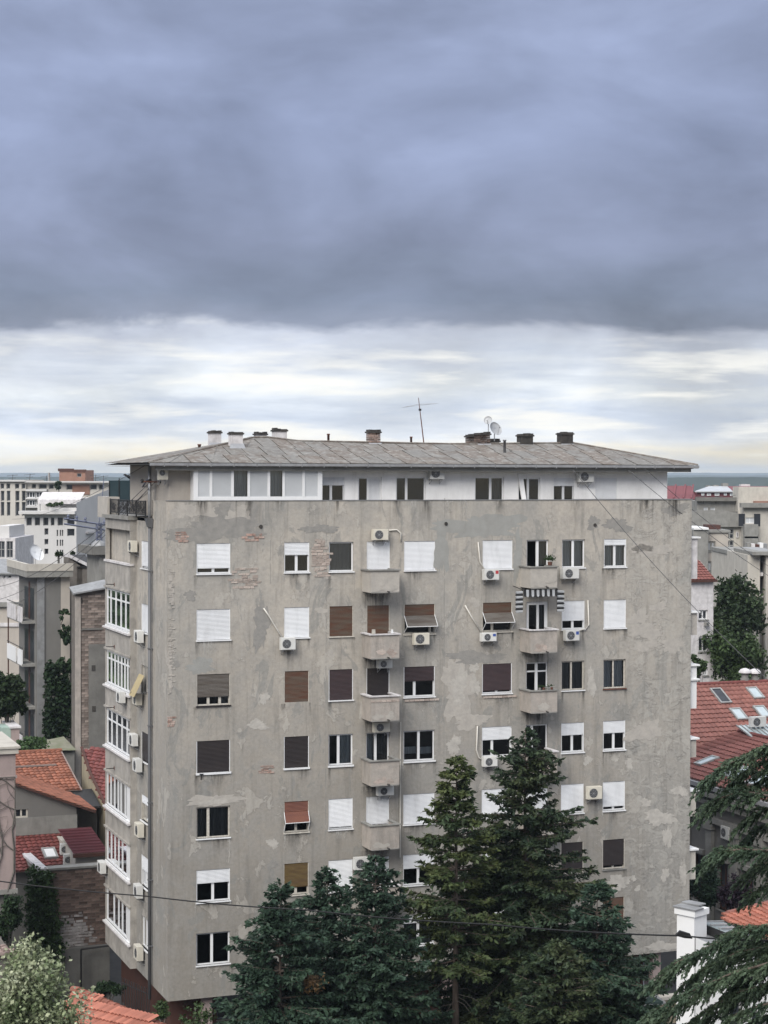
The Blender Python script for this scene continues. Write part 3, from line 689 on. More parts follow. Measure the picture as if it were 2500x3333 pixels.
# glazed veranda on the parapet
va, vb, vz0, vz1 = .74, 6.62, ZP + .03, 26.74
vx = [B.p(*Az(x, 450), .04)[0] for x in (800, 945, 1055, 1190, 1290, 1425)]
vw = window(be, lambda u, d, z: (u, -.05 + d, z), va, vb, vz0, vz1, split=[(x - va) / (vb - va) for x in vx], fw=.16, mw=.12, d0=.02, sill=None, g=['glass_frost', 'glass_frost', 'glass', 'glass_frost', 'glass', 'glass_frost', 'glass_frost'], name='veranda',
            cur=[None, None, 'curtain', None, 'curtain', None, None])
mb = MB(); mb.box(vb + .002, vb + .05, -.03, PY, vz0, vz1); mb.box(va - .05, va - .002, -.03, PY, vz0, vz1); mb.build('end_panel', MT['white_pvc'], vw)
mb = MB(); mb.box(va, vb, .48, .52, vz0, vz1); mb.build('lining', MT['cream_wall'], vw)
mb = MB(); mb.prism([(16.60, PY - .02, 26.6), (16.85, PY - .02, 26.6), (17.0, PY - .25, 25.0), (16.8, PY - .25, 25.0)], (0, .1, 0)); mb.build('strut', MT['white_wall'], be)
# ---- roof
EZ, RY, EY = 26.4 + .42, 4.2, -.30
EUL, EUR, BY = -1.35, 25.85, 8.7
HL = 5.95
RP = [(EUL + HL, 28.02), (5.3, 28.07), (6.9, 27.90), (11, 27.84), (14.7, 27.82), (18, 27.86), (EUR - 4.5, 27.92)]
def rzv(u):
    if u <= RP[0][0]: return RP[0][1]                          # hipped ends keep the end height
    for (a, za), (b, zb) in zip(RP, RP[1:]):
        if u <= b: return za + (zb - za) * (u - a) / (b - a)
    return RP[-1][1]
def rpt(u, t, lift=0.0): return (u, EY + (RY - EY) * t, EZ + .05 + (rzv(u) - EZ) * t + lift)
mb = MB(); us = [EUL + HL] + [p[0] for p in RP[1:-1]] + [EUR - 4.5]
for a, b in zip(us, us[1:]):
    mb.quad((a, EY, EZ), (b, EY, EZ), (b, RY, rzv(b)), (a, RY, rzv(a))); mb.quad((a, RY, rzv(a)), (b, RY, rzv(b)), (b, BY, EZ), (a, BY, EZ))
mb.quad((EUL, EY, EZ), (us[0], EY, EZ), (us[0], RY, rzv(us[0]))); mb.quad((us[0], BY, EZ), (EUL, BY, EZ), (us[0], RY, rzv(us[0])))
mb.quad((EUL, BY, EZ), (EUL, EY, EZ), (us[0], RY, rzv(us[0]))); mb.quad((us[-1], EY, EZ), (EUR, EY, EZ), (us[-1], RY, rzv(us[-1])))
mb.quad((EUR, EY, EZ), (EUR, BY, EZ), (us[-1], RY, rzv(us[-1]))); mb.quad((EUR, BY, EZ), (us[-1], BY, EZ), (us[-1], RY, rzv(us[-1])))
mb.quad((EUL, EY, EZ - .06), (EUR, EY, EZ - .06), (EUR, BY, EZ - .06), (EUL, BY, EZ - .06))
roof = mb.build('roof', MT['zinc'], be)
ts = [0.0, .30, .64, 1.0]
for k in range(3):
    t0, t1 = ts[k], ts[k + 1]; u = EUL - 1 + .37 * k
    while u < EUR:
        w = R.uniform(.75, 1.05); c = []
        for (uu, t) in ((u, t0), (u + w, t0), (u + w, t1), (u, t1)):
            c.append((min(max(uu, EUL + HL * t), EUR - 4.5 * t), t))
        u += w
        if c[1][0] - c[0][0] < .05 and c[2][0] - c[3][0] < .05: continue
        l = [R.uniform(.0, .014) for _ in range(4)]
        q = [Vector(rpt(uu - (.012 if i in (1, 2) else -.012), t, .012 * (2 - k) + l[i])) for i, (uu, t) in enumerate(c)]
        q[0].y -= .05; q[1].y -= .05
        o = MB().prism(q, (0, 0, .014)); sd_ = (q[3] - q[0]); wv = Vector((.028, 0, 0))
        if sd_.length > .3: o.hexa([q[0], q[0] + wv, q[3] + wv, q[3]], [v_ + Vector((0, 0, .030)) for v_ in (q[0], q[0] + wv, q[3] + wv, q[3])])
        o.build('roof_sheet', MT['sheet'], roof)
for k in range(3):                                            # hipped end over the flank
    t0, t1 = ts[k], ts[k + 1]; y = EY - .5
    while y < BY:
        w = R.uniform(.75, 1.05); c = []
        for (yy, t) in ((y, t0), (y + w, t0), (y + w, t1), (y, t1)): c.append((min(max(yy, EY + 4.5 * t), BY - 4.5 * t), t))
        y += w
        if c[1][0] - c[0][0] < .05 and c[2][0] - c[3][0] < .05: continue
        q = [Vector((EUL + HL * t, yy, EZ + .05 + (RP[0][1] - EZ) * t + .012 * (2 - k) + R.uniform(0, .025))) for (yy, t) in c]
        MB().prism(q[::-1], (0, 0, .014)).build('roof_sheet', MT['sheet'], roof)
mb = MB(); mb.tube([(EUL - .02, EY - .02, EZ + .1), (us[0], RY, rzv(us[0]) + .1), (5.3, RY, 28.16), (6.9, RY, 27.99), (14.7, RY, 27.91), (us[-1], RY, rzv(us[-1]) + .1), (EUR, EY, EZ + .1)], .05, 6)
mb.build('ridge_cap', MT['sheet'], roof)
mb = MB(); mb.prism([(EUL, EY - .02, EZ + .06), (EUL, EY - .14, EZ + .06), (EUL, EY - .13, EZ - .05), (EUL, EY - .04, EZ - .08)], (EUR - EUL, 0, 0)); mb.build('gutter', MT['steel'], be)
mb = MB(); u = EUL + .6
while u < EUR: mb.box(u, u + .04, EY - .15, EY + .1, EZ - .10, EZ + .075); u += 1.05
mb.build('gutter_bracket', MT['zinc'], be)
mb = MB(); mb.box(EUL + .3, EUR - .3, EY + .12, EY + .16, EZ - .26, EZ - .064); mb.build('fascia', MT['concrete'], be)
# ---- chimneys and pipes
def chimney(l, t, r, b, y, m, capm, dep=None, cap=.12, brick=False):
    a, c, z0, z1 = B.rect(l, t, r, b, y); w = c - a; dep = dep or w * .9
    mb = MB(); ch = cap
    if brick:
        n = max(4, int((z1 - ch - z0 + .5) / .085)); hz = (z1 - ch - z0 + .5) / n
        for i in range(n):
            zb = z0 - .5 + i * hz; off = (i % 2) * .11; x = a - off
            while x < c:
                x0_, x1_ = max(x, a), min(x + .22, c)
                if x1_ - x0_ > .03: mb.box(x0_ + .006, x1_ - .006, y - R.uniform(0, .014), y + dep, zb + .005, zb + hz - .008)
                x += .23
    else: mb.hexa([(a, y, z0 - .5), (c, y, z0 - .5), (c, y + dep, z0 - .5), (a, y + dep, z0 - .5)], [(a, y, z1 - ch), (c, y, z1 - ch), (c, y + dep, z1 - ch), (a, y + dep, z1 - ch)])
    o = mb.build('chimney', MT[m], be)
    mb = MB(); mb.box(a - .05, c + .05, y - .05, y + dep + .05, z1 - ch, z1 - ch * .4)
    x = a
    while x < c: mb.box(x, x + w * .22, y, y + dep, z1 - ch * .4, z1 + R.uniform(-.02, .05)); x += w * .27
    mb.build('cap', MT[capm], o)
    mb = MB(); mb.prism([(a - .12, y - .12, z0 - .18), (c + .12, y - .12, z0 - .18), (c + .04, y - .02, z0 + .10), (a - .04, y - .02, z0 + .10)], (0, .02, .02)); mb.build('flashing', MT['steel'], o)
chimney(*rz(Az, 800, 108, 872, 205), 6.4, 'white_old', 'soot'); chimney(*rz(Az, 940, 115, 1018, 212), 2.3, 'white_old', 'soot')
chimney(*rz(Az, 1110, 120, 1180, 172), 6.8, 'white_old', 'soot'); chimney(*rz(Az, 1235, 95, 1315, 190), 4.6, 'white_old', 'soot')
chimney(*rz(Bz, 482, 358, 566, 472), 4.0, 'brickdark', 'soot', brick=True)
chimney(*rz(Bz, 1250, 392, 1330, 472), 5.0, 'brickdark', 'soot', brick=True); chimney(*rz(Bz, 1322, 374, 1412, 478), 4.1, 'brickdark', 'soot', brick=True)
chimney(*rz(Bz, 1414, 428, 1484, 480), 5.2, 'concrete_dark', 'soot')
chimney(*rz(Cz, 410, 130, 488, 217), 4.0, 'soot', 'soot'); chimney(*rz(Cz, 682, 118, 758, 212), 4.0, 'soot', 'soot')
mb = MB(); a, c, z0, z1 = B.rect(*rz(Bz, 566, 448, 800, 474), 6.0); mb.box(a, c, 6, 7.2, z0 - .3, z1 - .08); mb.box(a + .9, a + 1.8, 6, 7, z1 - .08, z1); mb.build('roof_hatch', MT['rust'], be)
def vent(f, x, y0, y1, y, r, m):
    u, z1 = B.p(*f(x, y0), y); z0 = B.p(*f(x, y1), y)[1]
    mb = MB(); mb.lathe((u, y, 0), [(r, z0 - .3), (r, z1 - .06), (r * 1.35, z1 - .06), (r * 1.35, z1), (.001, z1)], 10); mb.build('vent_pipe', MT[m], be, True)
vent(Az, 1595, 128, 205, 4.4, .06, 'rust'); vent(Bz, 802, 405, 480, 4.6, .055, 'rust'); vent(Bz, 1523, 430, 540, 2.2, .065, 'pipe_grey'); vent(Az, 724, 198, 222, 5.2, .07, 'rust')
# ---- downpipe, gutter box, terrace railing
mb = MB(); mb.tube([(UL - .14, 2.75, EZ), (UL - .14, 2.75, 24.25)], .075, 10); mb.build('downpipe', MT['steel'], be, True)
mb = MB(); mb.tube([(UL - .14, 2.75, 24.2), (UL - .14, 2.75, ZB - .6)], .075, 10); dp = mb.build('downpipe', MT['pipe_grey'], be, True)
mb = MB(); mb.hexa([(UL - .24, 2.64, 24.0), (UL - .02, 2.64, 24.0), (UL - .02, 2.86, 24.0), (UL - .24, 2.86, 24.0)], [(UL - .34, 2.55, 24.4), (UL - .02, 2.55, 24.4), (UL - .02, 2.95, 24.4), (UL - .34, 2.95, 24.4)]); mb.build('hopper', MT['pipe_grey'], dp)
for z in (22.0, 18.5, 15, 11.5, 8, 5): MB().box(UL - .23, UL + .0, 2.66, 2.84, z, z + .05).build('pipe_clip', MT['pipe_grey'], dp)
rl = empty('terrace_railing', (0, 0, 0)); rl.parent = be
mb = MB()
for z in (24.55, 25.16): mb.tube([(BX + .03, 3.0, z), (BX + .03, 10.3, z)], .025, 5)
mb.build('rail', MT['black'], rl)
y = 3.0
while y < 10.35:
    mb = MB(); mb.box(BX + .0, BX + .06, y - .025, y + .025, 24.4, 25.2); mb.build('post', MT['black'], rl); y += 1.82
mb = MB()
for k in range(110):
    y0 = R.uniform(3.1, 10.1); z0 = R.uniform(24.6, 24.95); a = R.uniform(0, 6.3); r = R.uniform(.08, .2)
    mb.tube([(BX + .03, y0 + r * math.cos(a + t * .7) * (1 - t * .1), z0 + .1 + r * math.sin(a + t * .7) * (1 - t * .1)) for t in range(8)], .013, 4)
for k in range(62): mb.box(BX + .025, BX + .037, 3.06 + .118 * k, 3.078 + .118 * k, 24.56, 25.15)
mb.build('scrollwork', MT['black'], rl)
# ---- balconies
def balcony(col_, r, ycop, ybot, l, rgt, p=1.15, m='plaster_pink', bricks=False, capm='concrete'):
    a = B.p(l, (ycop + ybot) / 2, -p)[0]; c = B.p(rgt, (ycop + ybot) / 2, -p)[0]
    z1 = B.p((l + rgt) / 2, ycop, -p)[1]; z0 = B.p((l + rgt) / 2, ybot, -p)[1]
    mb = MB()
    mb.box(a, c, -p, -p + .09, z0, z1); mb.box(a, a + .09, -p + .09, -.002, z0, z1); mb.box(c - .09, c, -p + .09, -.002, z0, z1)
    mb.box(a + .09, c - .09, -p + .09, -.002, z0, z0 + .12)
    o = mb.build('balcony', MT[m], be)
    mb = MB(); mb.box(a - .08, c + .06, -p - .06, -p + .13, z1, z1 + .055); mb.box(a - .08, a + .13, -p + .13, -.002, z1, z1 + .055); mb.box(c - .13, c + .06, -p + .13, -.002, z1, z1 + .055)
    mb.build('coping', MT[capm], o)
    mb = MB(); mb.box(a + .02, c - .02, -p - .012, -p - .002, z0 - .02, z0 + .035); mb.build('drip_edge', MT['plaster_dark'], o)
    mb = MB(); mb.tube([((a + c) / 2 + .12, -p + .02, z0 + .06), ((a + c) / 2 + .16, -p - .14, z0 + .03)], .035, 6); mb.build('spout', MT['soot'], o)
    if bricks:
        mb = MB(); x = a
        while x < c - .1: mb.box(x + .01, min(x + .24, c) - .01, -p - .02, -p - .003, z1 - .24, z1 - .15); x += .25
        mb.build('brick_course', MT['brick_pale'], o)
    pt = MB(); n = 14; rr = random.Random(r * 9 + col_)
    for q in range(4 if r > 1 else 11):
        cx, cz, ra, rb = rr.uniform(a + .25, c - .25), z0 + rr.uniform(.12, .35), rr.uniform(.1, .3), rr.uniform(.06, .16)
        ps = [(min(max(cx + ra * math.cos(6.283 * i / n) * rr.uniform(.6, 1.2), a + .02), c - .02), -p - .006 - q * .0012, max(cz + rb * math.sin(6.283 * i / n) * rr.uniform(.6, 1.2), z0 + .04)) for i in range(n)]
        pt.quad(*ps)
    pt.build('flaked_area', MT['plaster_pale' if r % 2 else 'brick_pale'], o)
    return o
for r, yc, yb in ((1, 1858, 1929), (2, 2067, 2144), (3, 2268, 2347), (4, 2478, 2557), (5, 2688, 2765), (6, 2888, 2960)):
    balcony(4, r, yc, yb, 1207, 1300, bricks=(r == 3), capm='white_old' if r in (2, 3, 6) else 'concrete', m='plaster_pale' if r == 1 else 'plaster_pink')
for r, yc, yb in ((1, 1847, 1914), (2, 2052, 2125), (3, 2250, 2320), (4, 2450, 2520), (5, 2650, 2720), (6, 2845, 2915)):
    balcony(7, r, yc, yb, 1727, 1814, capm='white_old' if r in (2, 4) else 'concrete', m='plaster_pink' if r > 1 else 'plaster_pale')
for (r, c) in ((3, 5), (3, 6)):                               # worn brick course under two sills
    mb = MB(); x = COLL[c - 1] + .04
    while x < COLR[c - 1]: mb.box(x + .008, x + .235, -.05, -.002, ROWB[r - 1] - .20, ROWB[r - 1] - .11); x += .245
    mb.build('brick_course', MT['brick_pale'], facade)
# ---- ground floor behind the overhang
mb = MB(); holed(mb, .2, 25.2, 0, ZB, [(2.4, 6.6, 1.5, 2.9), (8, 12, 1.2, 2.8), (21.6, 22.9, .1, 2.7)], lambda u, d, z: (u, 2.2 + d, z), .12); mb.quad((.2, 2.2, 0), (.2, 12, 0), (.2, 12, ZB), (.2, 2.2, ZB)); mb.build('ground_floor_wall', MT['brown_panel'], be)
window(be, lambda u, d, z: (u, 2.2 + d, z), 2.4, 6.6, 1.5, 2.9, split=(.28, .55), g='glass', f='blue_mesh', sill='concrete')
window(be, lambda u, d, z: (u, 2.2 + d, z), 8, 12, 1.2, 2.8, split=(.3, .6), g='glass', f='blue_mesh', sill='concrete')
window(be, lambda u, d, z: (u, 2.2 + d, z), 21.6, 22.9, .1, 2.7, split=(), transom=.6, g='glass', f='wood_door', sill=None, name='door')
for u in (1.25, 6.9, 12.9, 18.9, 23.9):
    mb = MB(); mb.box(u, u + .42, .35, .75, 0, ZB - .002); mb.build('column', MT['wall_pink'], be)
# ---- plaster patches, each a thin skin of its own
PATCH_N = [0]
def patch(l, t, r, b, m, seed, n=22, parent=None, rough=.35, square=0.0):
    a, c, z0, z1 = B.rect(l, t, r, b, 0); rr = random.Random(seed); k = PATCH_N[0]; PATCH_N[0] += 1
    cx, cz, ra, rb = (a + c) / 2, (z0 + z1) / 2, (c - a) / 2, (z1 - z0) / 2; ph = [rr.uniform(0, 6.28) for _ in range(5)]
    ps = []; y = -.004 - .0006 * (k % 8)
    for i in range(n * 4):
        t_ = math.pi * i / (2 * n)
        w = 1 + rough * sum(math.sin(t_ * f + p) / (1 + .35 * j) for j, (f, p) in enumerate(zip((2, 3, 5, 9, 17), ph))) * .55 + rr.uniform(-.05, .05)
        e = 1 / max(abs(math.cos(t_)), abs(math.sin(t_))); w *= (1 - square) + square * e
        ps.append((cx + ra * w * math.cos(t_), y, cz + rb * w * math.sin(t_)))
    mb = MB(); i0 = len(ps); mb.v = ps + [(x, 0, z) for x, _, z in ps]
    mb.f = [tuple(range(i0))] + [(i, (i + 1) % i0, i0 + (i + 1) % i0, i0 + i) for i in range(i0)]
    return mb.build('plaster_patch', MT[m], parent or facade)
def rubble(l, t, r, b, m, seed, size=.2, parent=None, dens=1.0):
    a, c, z0, z1 = B.rect(l, t, r, b, 0); rr = random.Random(seed); mb = MB(); z = z0
    ph = rr.uniform(0, 6)
    while z < z1:
        h = size * rr.uniform(.4, .62); f = (z - z0) / (z1 - z0)
        ea = a + (c - a) * .22 * (1 + math.sin(f * 7 + ph)) * rr.random(); ec = c - (c - a) * .22 * (1 + math.cos(f * 6 + ph)) * rr.random(); x = ea
        while x < ec:
            w = size * rr.uniform(.7, 1.5)
            if rr.random() < dens:
                j = lambda s: rr.uniform(-s, s) * size
                o = rr.uniform(.008, .03)
                q = [(x + .01 + j(.06), z + .01 + j(.05)), (x + w - .015 + j(.06), z + .01 + j(.05)), (x + w - .015 + j(.06), z + h - .012 + j(.05)), (x + .01 + j(.06), z + h - .012 + j(.05))]
                mb.hexa([(X, 0, Z) for X, Z in q][::-1], [(X, -o, Z) for X, Z in q][::-1])
            x += w
        z += h
    o = mb.build('exposed_brick', MT[m], parent or facade); o['kind'] = 'stuff'; return o
for i, (bx_, m) in enumerate([
    (rz(Az, 545, 600, 700, 700), 'plaster_pale'), (rz(Az, 690, 600, 880, 740), 'plaster_pale'), (rz(Az, 905, 615, 1075, 765), 'plaster_pale'), (rz(Az, 540, 700, 1140, 850), 'plaster_dark'),
    (rz(Az, 830, 590, 930, 700), 'plaster_dark'), (rz(Az, 1060, 590, 1120, 700), 'plaster_dark'), (rz(Az, 620, 1190, 705, 1250), 'plaster_dark'), (rz(Az, 1430, 740, 1650, 800), 'plaster_dark'),
    (rz(Bz, 1060, 1000, 1640, 1190), 'plaster_blue'), (rz(Bz, 990, 1060, 1080, 1480), 'plaster_blue'), (rz(Bz, 1590, 1150, 1660, 1500), 'plaster_blue'), (rz(Cz, 850, 690, 940, 770), 'plaster_dark'), (rz(Cz, 975, 700, 1140, 790), 'plaster_dark'),
    (rz(Cz, 1370, 600, 1530, 680), 'plaster_dark'), (rz(Cz, 1160, 870, 1400, 960), 'plaster_pale'), ((824, 1968, 876, 2100), 'plaster_dark'),
    ((605, 2145, 700, 2190), 'plaster_blue'), ((620, 2585, 770, 2625), 'plaster_pale'), ((1440, 2160, 1545, 2330), 'plaster_pale'), ((1480, 2325, 1590, 2370), 'plaster_pale'), ((1460, 2120, 1640, 2160), 'plaster_dark'),
    ((2048, 2350, 2150, 2412), 'plaster_pale'), ((2050, 2030, 2150, 2080), 'plaster_pale'), ((2060, 2085, 2140, 2120), 'plaster_pale'), ((2050, 1990, 2110, 2030), 'plaster_pale'), ((1970, 2850, 2050, 2902), 'plaster_white'),
    ((2054, 2850, 2070, 2868), 'plaster_white'), ((2068, 2882, 2084, 2902), 'plaster_white'), ((2152, 2828, 2178, 2866), 'plaster_white'), ((2212, 2815, 2236, 2872), 'plaster_white'), ((2100, 2640, 2195, 2685), 'plaster_white'), ((2160, 2690, 2185, 2760), 'plaster_white'),
    ((2110, 3065, 2200, 3095), 'plaster_white'), ((1050, 1870, 1090, 1885), 'plaster_pale'), ((1025, 1978, 1068, 1996), 'plaster_pale'), ((1062, 2115, 1090, 2140), 'plaster_pale'), ((1912, 2180, 1938, 2262), 'plaster_white'), ((870, 2800, 900, 2830), 'plaster_dark'),
    ((2060, 1760, 2120, 1800), 'plaster_pale'), ((2120, 1960, 2170, 1990), 'plaster_pale'), ((2150, 2080, 2230, 2120), 'plaster_pale'), ((1530, 1945, 1562, 1975), 'plaster_pale'),
    ((560, 2150, 585, 2170), 'plaster_dark'), ((1470, 2180, 1520, 2290), 'plaster_white'), ((1530, 2200, 1560, 2260), 'plaster_white'), ((1455, 2400, 1500, 2450), 'plaster_white'), ((655, 2600, 740, 2620), 'plaster_white'), ((2085, 2600, 2120, 2625), 'plaster_white'), ((2190, 2560, 2235, 2590), 'plaster_white'), ((1900, 2460, 1925, 2490), 'plaster_white'), ((1985, 2450, 2020, 2475), 'plaster_white'), ((2035, 2470, 2060, 2500), 'plaster_white'), ((1170, 2290, 1180, 2340), 'plaster_white'), ((845, 2255, 875, 2290), 'plaster_white'), ((1530, 2160, 1556, 2190), 'plaster_white'), ((806, 2345, 870, 2375), 'plaster_white'), ((870, 2730, 905, 2760), 'plaster_white'), ((548, 1880, 566, 1960), 'plaster_pale'), ((546, 2100, 562, 2240), 'plaster_pale')]):
    patch(*bx_, m, 100 + i, square=.3 if i % 3 == 0 else 0)
rubble(*rz(Az, 555, 790, 640, 862), 'brick_raw', 1); rubble(*rz(Az, 990, 815, 1140, 855), 'brick_raw', 2, dens=.7)
rubble(*rz(Az, 915, 1035, 1110, 1175), 'brick_pale', 3, .24, dens=.85); rubble(*rz(Az, 1480, 850, 1580, 1095), 'brick_pale', 4, .24, dens=.85)
rubble(838, 2492, 886, 2518, 'brick_raw', 5, .16); rubble(544, 2336, 562, 2366, 'brick_raw', 6, .16); rubble(*rz(Bz, 30, 1200, 150, 1440), 'brick_pale', 14, .24, dens=.5)
for s_, (a_, b_) in enumerate(((1850, 1990), (2010, 2180), (2200, 2260))): rubble(546, a_, 562, b_, 'plaster_pale', 20 + s_, .13, dens=.55)
# little drain holes and a bracket on the wall
for x, y in (Az(1138, 755), Cz(905, 745), Bz(1070, 1078)):
    u, z = B.p(x, y); mb = MB(); mb.lathe((u, -.03, z), [(.09, 0), (.07, .0), (.06, .03)], 9, 'y'); mb.quad(*[(u + .065 * math.cos(k), -.02, z + .065 * math.sin(k)) for k in (0, 1, 2, 3, 4, 5)]); mb.build('drain_hole', MT['soot'], facade)
u, z = B.p(654, 2522); mb = MB(); mb.tube([(u, -.02, z - .2), (u, -.12, z), (u + .08, -.1, z + .04), (u - .08, -.1, z + .04)], .025, 5); mb.build('flag_bracket', MT['black'], facade)
# seams in the plaster and a thin downpipe beside the left balconies
for x, t, b_ in ((1061, 1700, 2760), (1446, 1640, 2600), (1664, 2260, 2370), (880, 1790, 1900)):
    u = B.p(x, 2200)[0]; mb = MB(); zz = B.p(x, b_)[1]; z1 = B.p(x, t)[1]
    while zz < z1: mb.box(u - .011 + R.uniform(-.004, .004), u + .011, -.0035, 0, zz, zz + .45); zz += R.choice((.45, .45, .6))
    mb.build('seam', MT['plaster_dark'], facade)
mb = MB(); u = B.p(1302, 2500, 0)[0]; mb.tube([(u, -.05, B.p(1302, 2350)[1]), (u, -.05, B.p(1302, 2790)[1])], .03, 6); mb.build('conduit', MT['hose'], facade)
# rain and lime streaks that run down from sills, copings and brackets
SR = random.Random(31); SK = [0]
def streak(u, z, h, w, m):
    SK[0] += 1; y = -.0095 - .0003 * (SK[0] % 12); MB().quad((u - w / 2, y, z - h), (u + w / 2, y, z - h), (u + w / 2, y, z), (u - w / 2, y, z)).build('stain_streak', MT[m], facade)
for (a, b, zb, zt) in holes:
    for x in (a, b):
        if SR.random() < .75: streak(x + SR.uniform(-.06, .06), zb - .05, SR.uniform(.6, 1.4), SR.uniform(.10, .26), 'streak_dark' if SR.random() < .6 else 'streak_pale')
    if SR.random() < .55: streak((a + b) / 2 + SR.uniform(-.4, .4), zb - .05, SR.uniform(.5, 1.2), SR.uniform(.4, 1.1), 'streak_dark' if SR.random() < .7 else 'streak_pale')
for k in range(24): streak(SR.uniform(UL + .3, UR - .3), ZP - .005, SR.uniform(.5, 1.9), SR.uniform(.12, .6), 'streak_dark' if SR.random() < .75 else 'streak_pale')
for px_, py_, h_ in ((1240, 1930, 1.0), (1240, 2145, 1.0), (1240, 2348, 1.0), (1240, 2558, 1.0), (1240, 2766, 1.0), (1750, 1915, .9), (1750, 2126, .9), (1750, 2321, .9)):
    u, z = B.p(px_ - 25, py_); streak(u, z, h_ + .5, 1.3, 'streak_dark'); streak(u + .55, z, h_, .5, 'streak_dark')
for px_, py_ in ((1352, 2100), (1382, 2100), (940, 2118), (1600, 2090), (1590, 2497), (1866, 1886), (1866, 2088), (1940, 2604), (1180, 2834)): u, z = B.p(px_, py_); streak(u, z, 1.2, .22, 'streak_pale' if px_ < 1400 and px_ > 1300 else 'streak_dark')
# ================================================================== things fixed to the block
def ac_unit(P, l, r, z0, z1, label, m='ac', sticker=None, hose=None, fan='fanblack', depth=.30, gap=.10, group='air conditioners on the walls', flip=False):
    """P(u, d, z) with d < 0 in front of the wall."""
    o = empty('air_conditioner', (0, 0, 0), 0, label, 'air conditioner', group)
    w, h = r - l, z1 - z0; base = P((l + r) / 2, -gap - depth / 2, z0); o.location = base; bv = Vector(base)
    Q = lambda u, d, z: tuple(Vector(P(u, d, z)) - bv)
    mb = MB(); e = .018; f = -gap - depth
    pbox(mb, Q, l, r, f + e, -gap, z0, z1)
    pbox(mb, Q, l + e, r - e, f, f + e, z0 + e, z1 - e)
    mb.build('casing', MT[m], o)
    fr = min(h * .40, w * .3); cu = l + w * (.62 if flip else .37); cz = (z0 + z1) / 2
    def ring(mb, r0, r1, d, n=20):
        for k in range(n):
            a, b = 6.2832 * k / n, 6.2832 * (k + 1) / n
            mb.quad(*[Q(cu + rr * math.cos(t), d, cz + rr * math.sin(t)) for rr, t in ((r0, a), (r0, b), (r1, b), (r1, a))])
    mb = MB(); mb.quad(*[Q(cu + fr * math.cos(6.2832 * k / 20), f - .004, cz + fr * math.sin(6.2832 * k / 20)) for k in range(20)]); mb.build('fan', MT[fan], o)
    mb = MB()
    for k in range(5): ring(mb, fr * (k + .55) / 5, fr * (k + .55) / 5 + fr * .045, f - .012, 16)
    for k in range(4):
        a = math.pi * k / 4; dx, dz = math.cos(a), math.sin(a); t = fr * .022
        mb.quad(*[Q(cu + s * fr * dx - q * t * dz, f - .013, cz + s * fr * dz + q * t * dx) for s, q in ((-1, -1), (1, -1), (1, 1), (-1, 1))])
    ring(mb, 0.001, fr * .16, f - .014, 12)
    mb.build('fan_grille', MT['steel'], o)
    for u in (l + w * .15, r - w * .15):
        mb = MB(); mb.tube([Q(u, f + .04, z0 - .02), Q(u, -.002, z0 - .02), Q(u, -.01, z0 - .22), Q(u, f + .04, z0 - .03)], .018, 4); mb.build('bracket', MT['steel'], o)
    if sticker:
        mb = MB(); pbox(mb, Q, r - w * .26, r - w * .06, f - .006, f - .001, z1 - h * .42, z1 - h * .12); mb.build('sticker', MT[sticker], o)
    if hose:
        mb = MB(); mb.tube([Q(*p) for p in hose], .035, 6); mb.build('pipe', MT['hose'], o, True)
    return o
PFw = lambda u, d, z: tuple(B.world(u, d, z))
PSw = lambda u, d, z: tuple(B.world(UL + d, u, z))
PBw = lambda u, d, z: tuple(B.world(BX + d, u, z))
PPw = lambda u, d, z: tuple(B.world(u, PY + d, z))
def hz(pts): return [(B.p(x, y)[0], -.05, B.p(x, y)[1]) for x, y in pts]
Ez = lambda x, y: (1000 + x / 2.37, 1850 + y / 2.37); Dz = lambda x, y: (300 + x / 2.074, 1900 + y / 2.074); Fz = lambda x, y: (1500 + x / 2.074, 1850 + y / 2.074)
Gz = lambda x, y: (300 + x / 2.074, 2500 + y / 2.074)
def acf(box, label, y=-.4, P=PFw, **k):
    a, c, z0, z1 = B.rect(*box, y); ac_unit(P, a, c, z0, z1, label, **k)
acf((1216, 1722.6, 1265, 1758.4), 'cream air conditioner fixed above the topmost left balcony door', m='ac_old', hose=hz([(1265, 1726), (1290, 1724), (1303, 1735), (1304, 1762)]))
acf((1578, 1853.4, 1625.7, 1888), 'white air conditioner with red sticker and long white hose under top storey shutter', sticker='tag_red', hose=hz([Bz(1315, 1220), Bz(1330, 1370), Bz(1368, 1440)]))
acf((1832.7, 1849, 1885.7, 1884), 'air conditioner under the top storey window with net curtains right of the balcony')
acf((916.2, 2076, 963, 2115.5), 'air conditioner with slanting white hose on the left, below a closed white shutter', hose=hz([Dz(1155, 165), Dz(1190, 215), Dz(1240, 300), Dz(1282, 370)]))
acf((1349.4, 2061, 1398.7, 2099), 'cream air conditioner with two stain streaks below a tilted grey wood shutter', m='ac_old')
acf((1569.6, 2060, 1617, 2088), 'white air conditioner with blue sticker and straight slanting hose under wood shutter', sticker='tag_blue', hose=hz([Ez(1215, 285), Ez(1270, 385), Ez(1342, 498)]))
acf((1842, 2051.5, 1887, 2086), 'black-fanned air conditioner with blue sticker right of the striped awning', sticker='tag_blue', hose=hz([Fz(855, 215), Fz(860, 380), Fz(845, 405), Fz(800, 418)]))
acf((1232, 2147.5, 1278, 2175), 'air conditioner tucked under the second left-hand balcony from the top')
acf((1218.6, 2352, 1270, 2383.8), 'air conditioner under the balcony with a row of bare bricks', m='ac_old')
acf((1576, 2464, 1620, 2495.6), 'air conditioner with curved white hose beside the tip of the big fir', hose=hz([Ez(1310, 1215), Ez(1303, 1400), Ez(1320, 1460), Ez(1365, 1480)]))
acf((1230.8, 2560.5, 1282.7, 2590), 'air conditioner above the white door shutter on the fifth storey down')
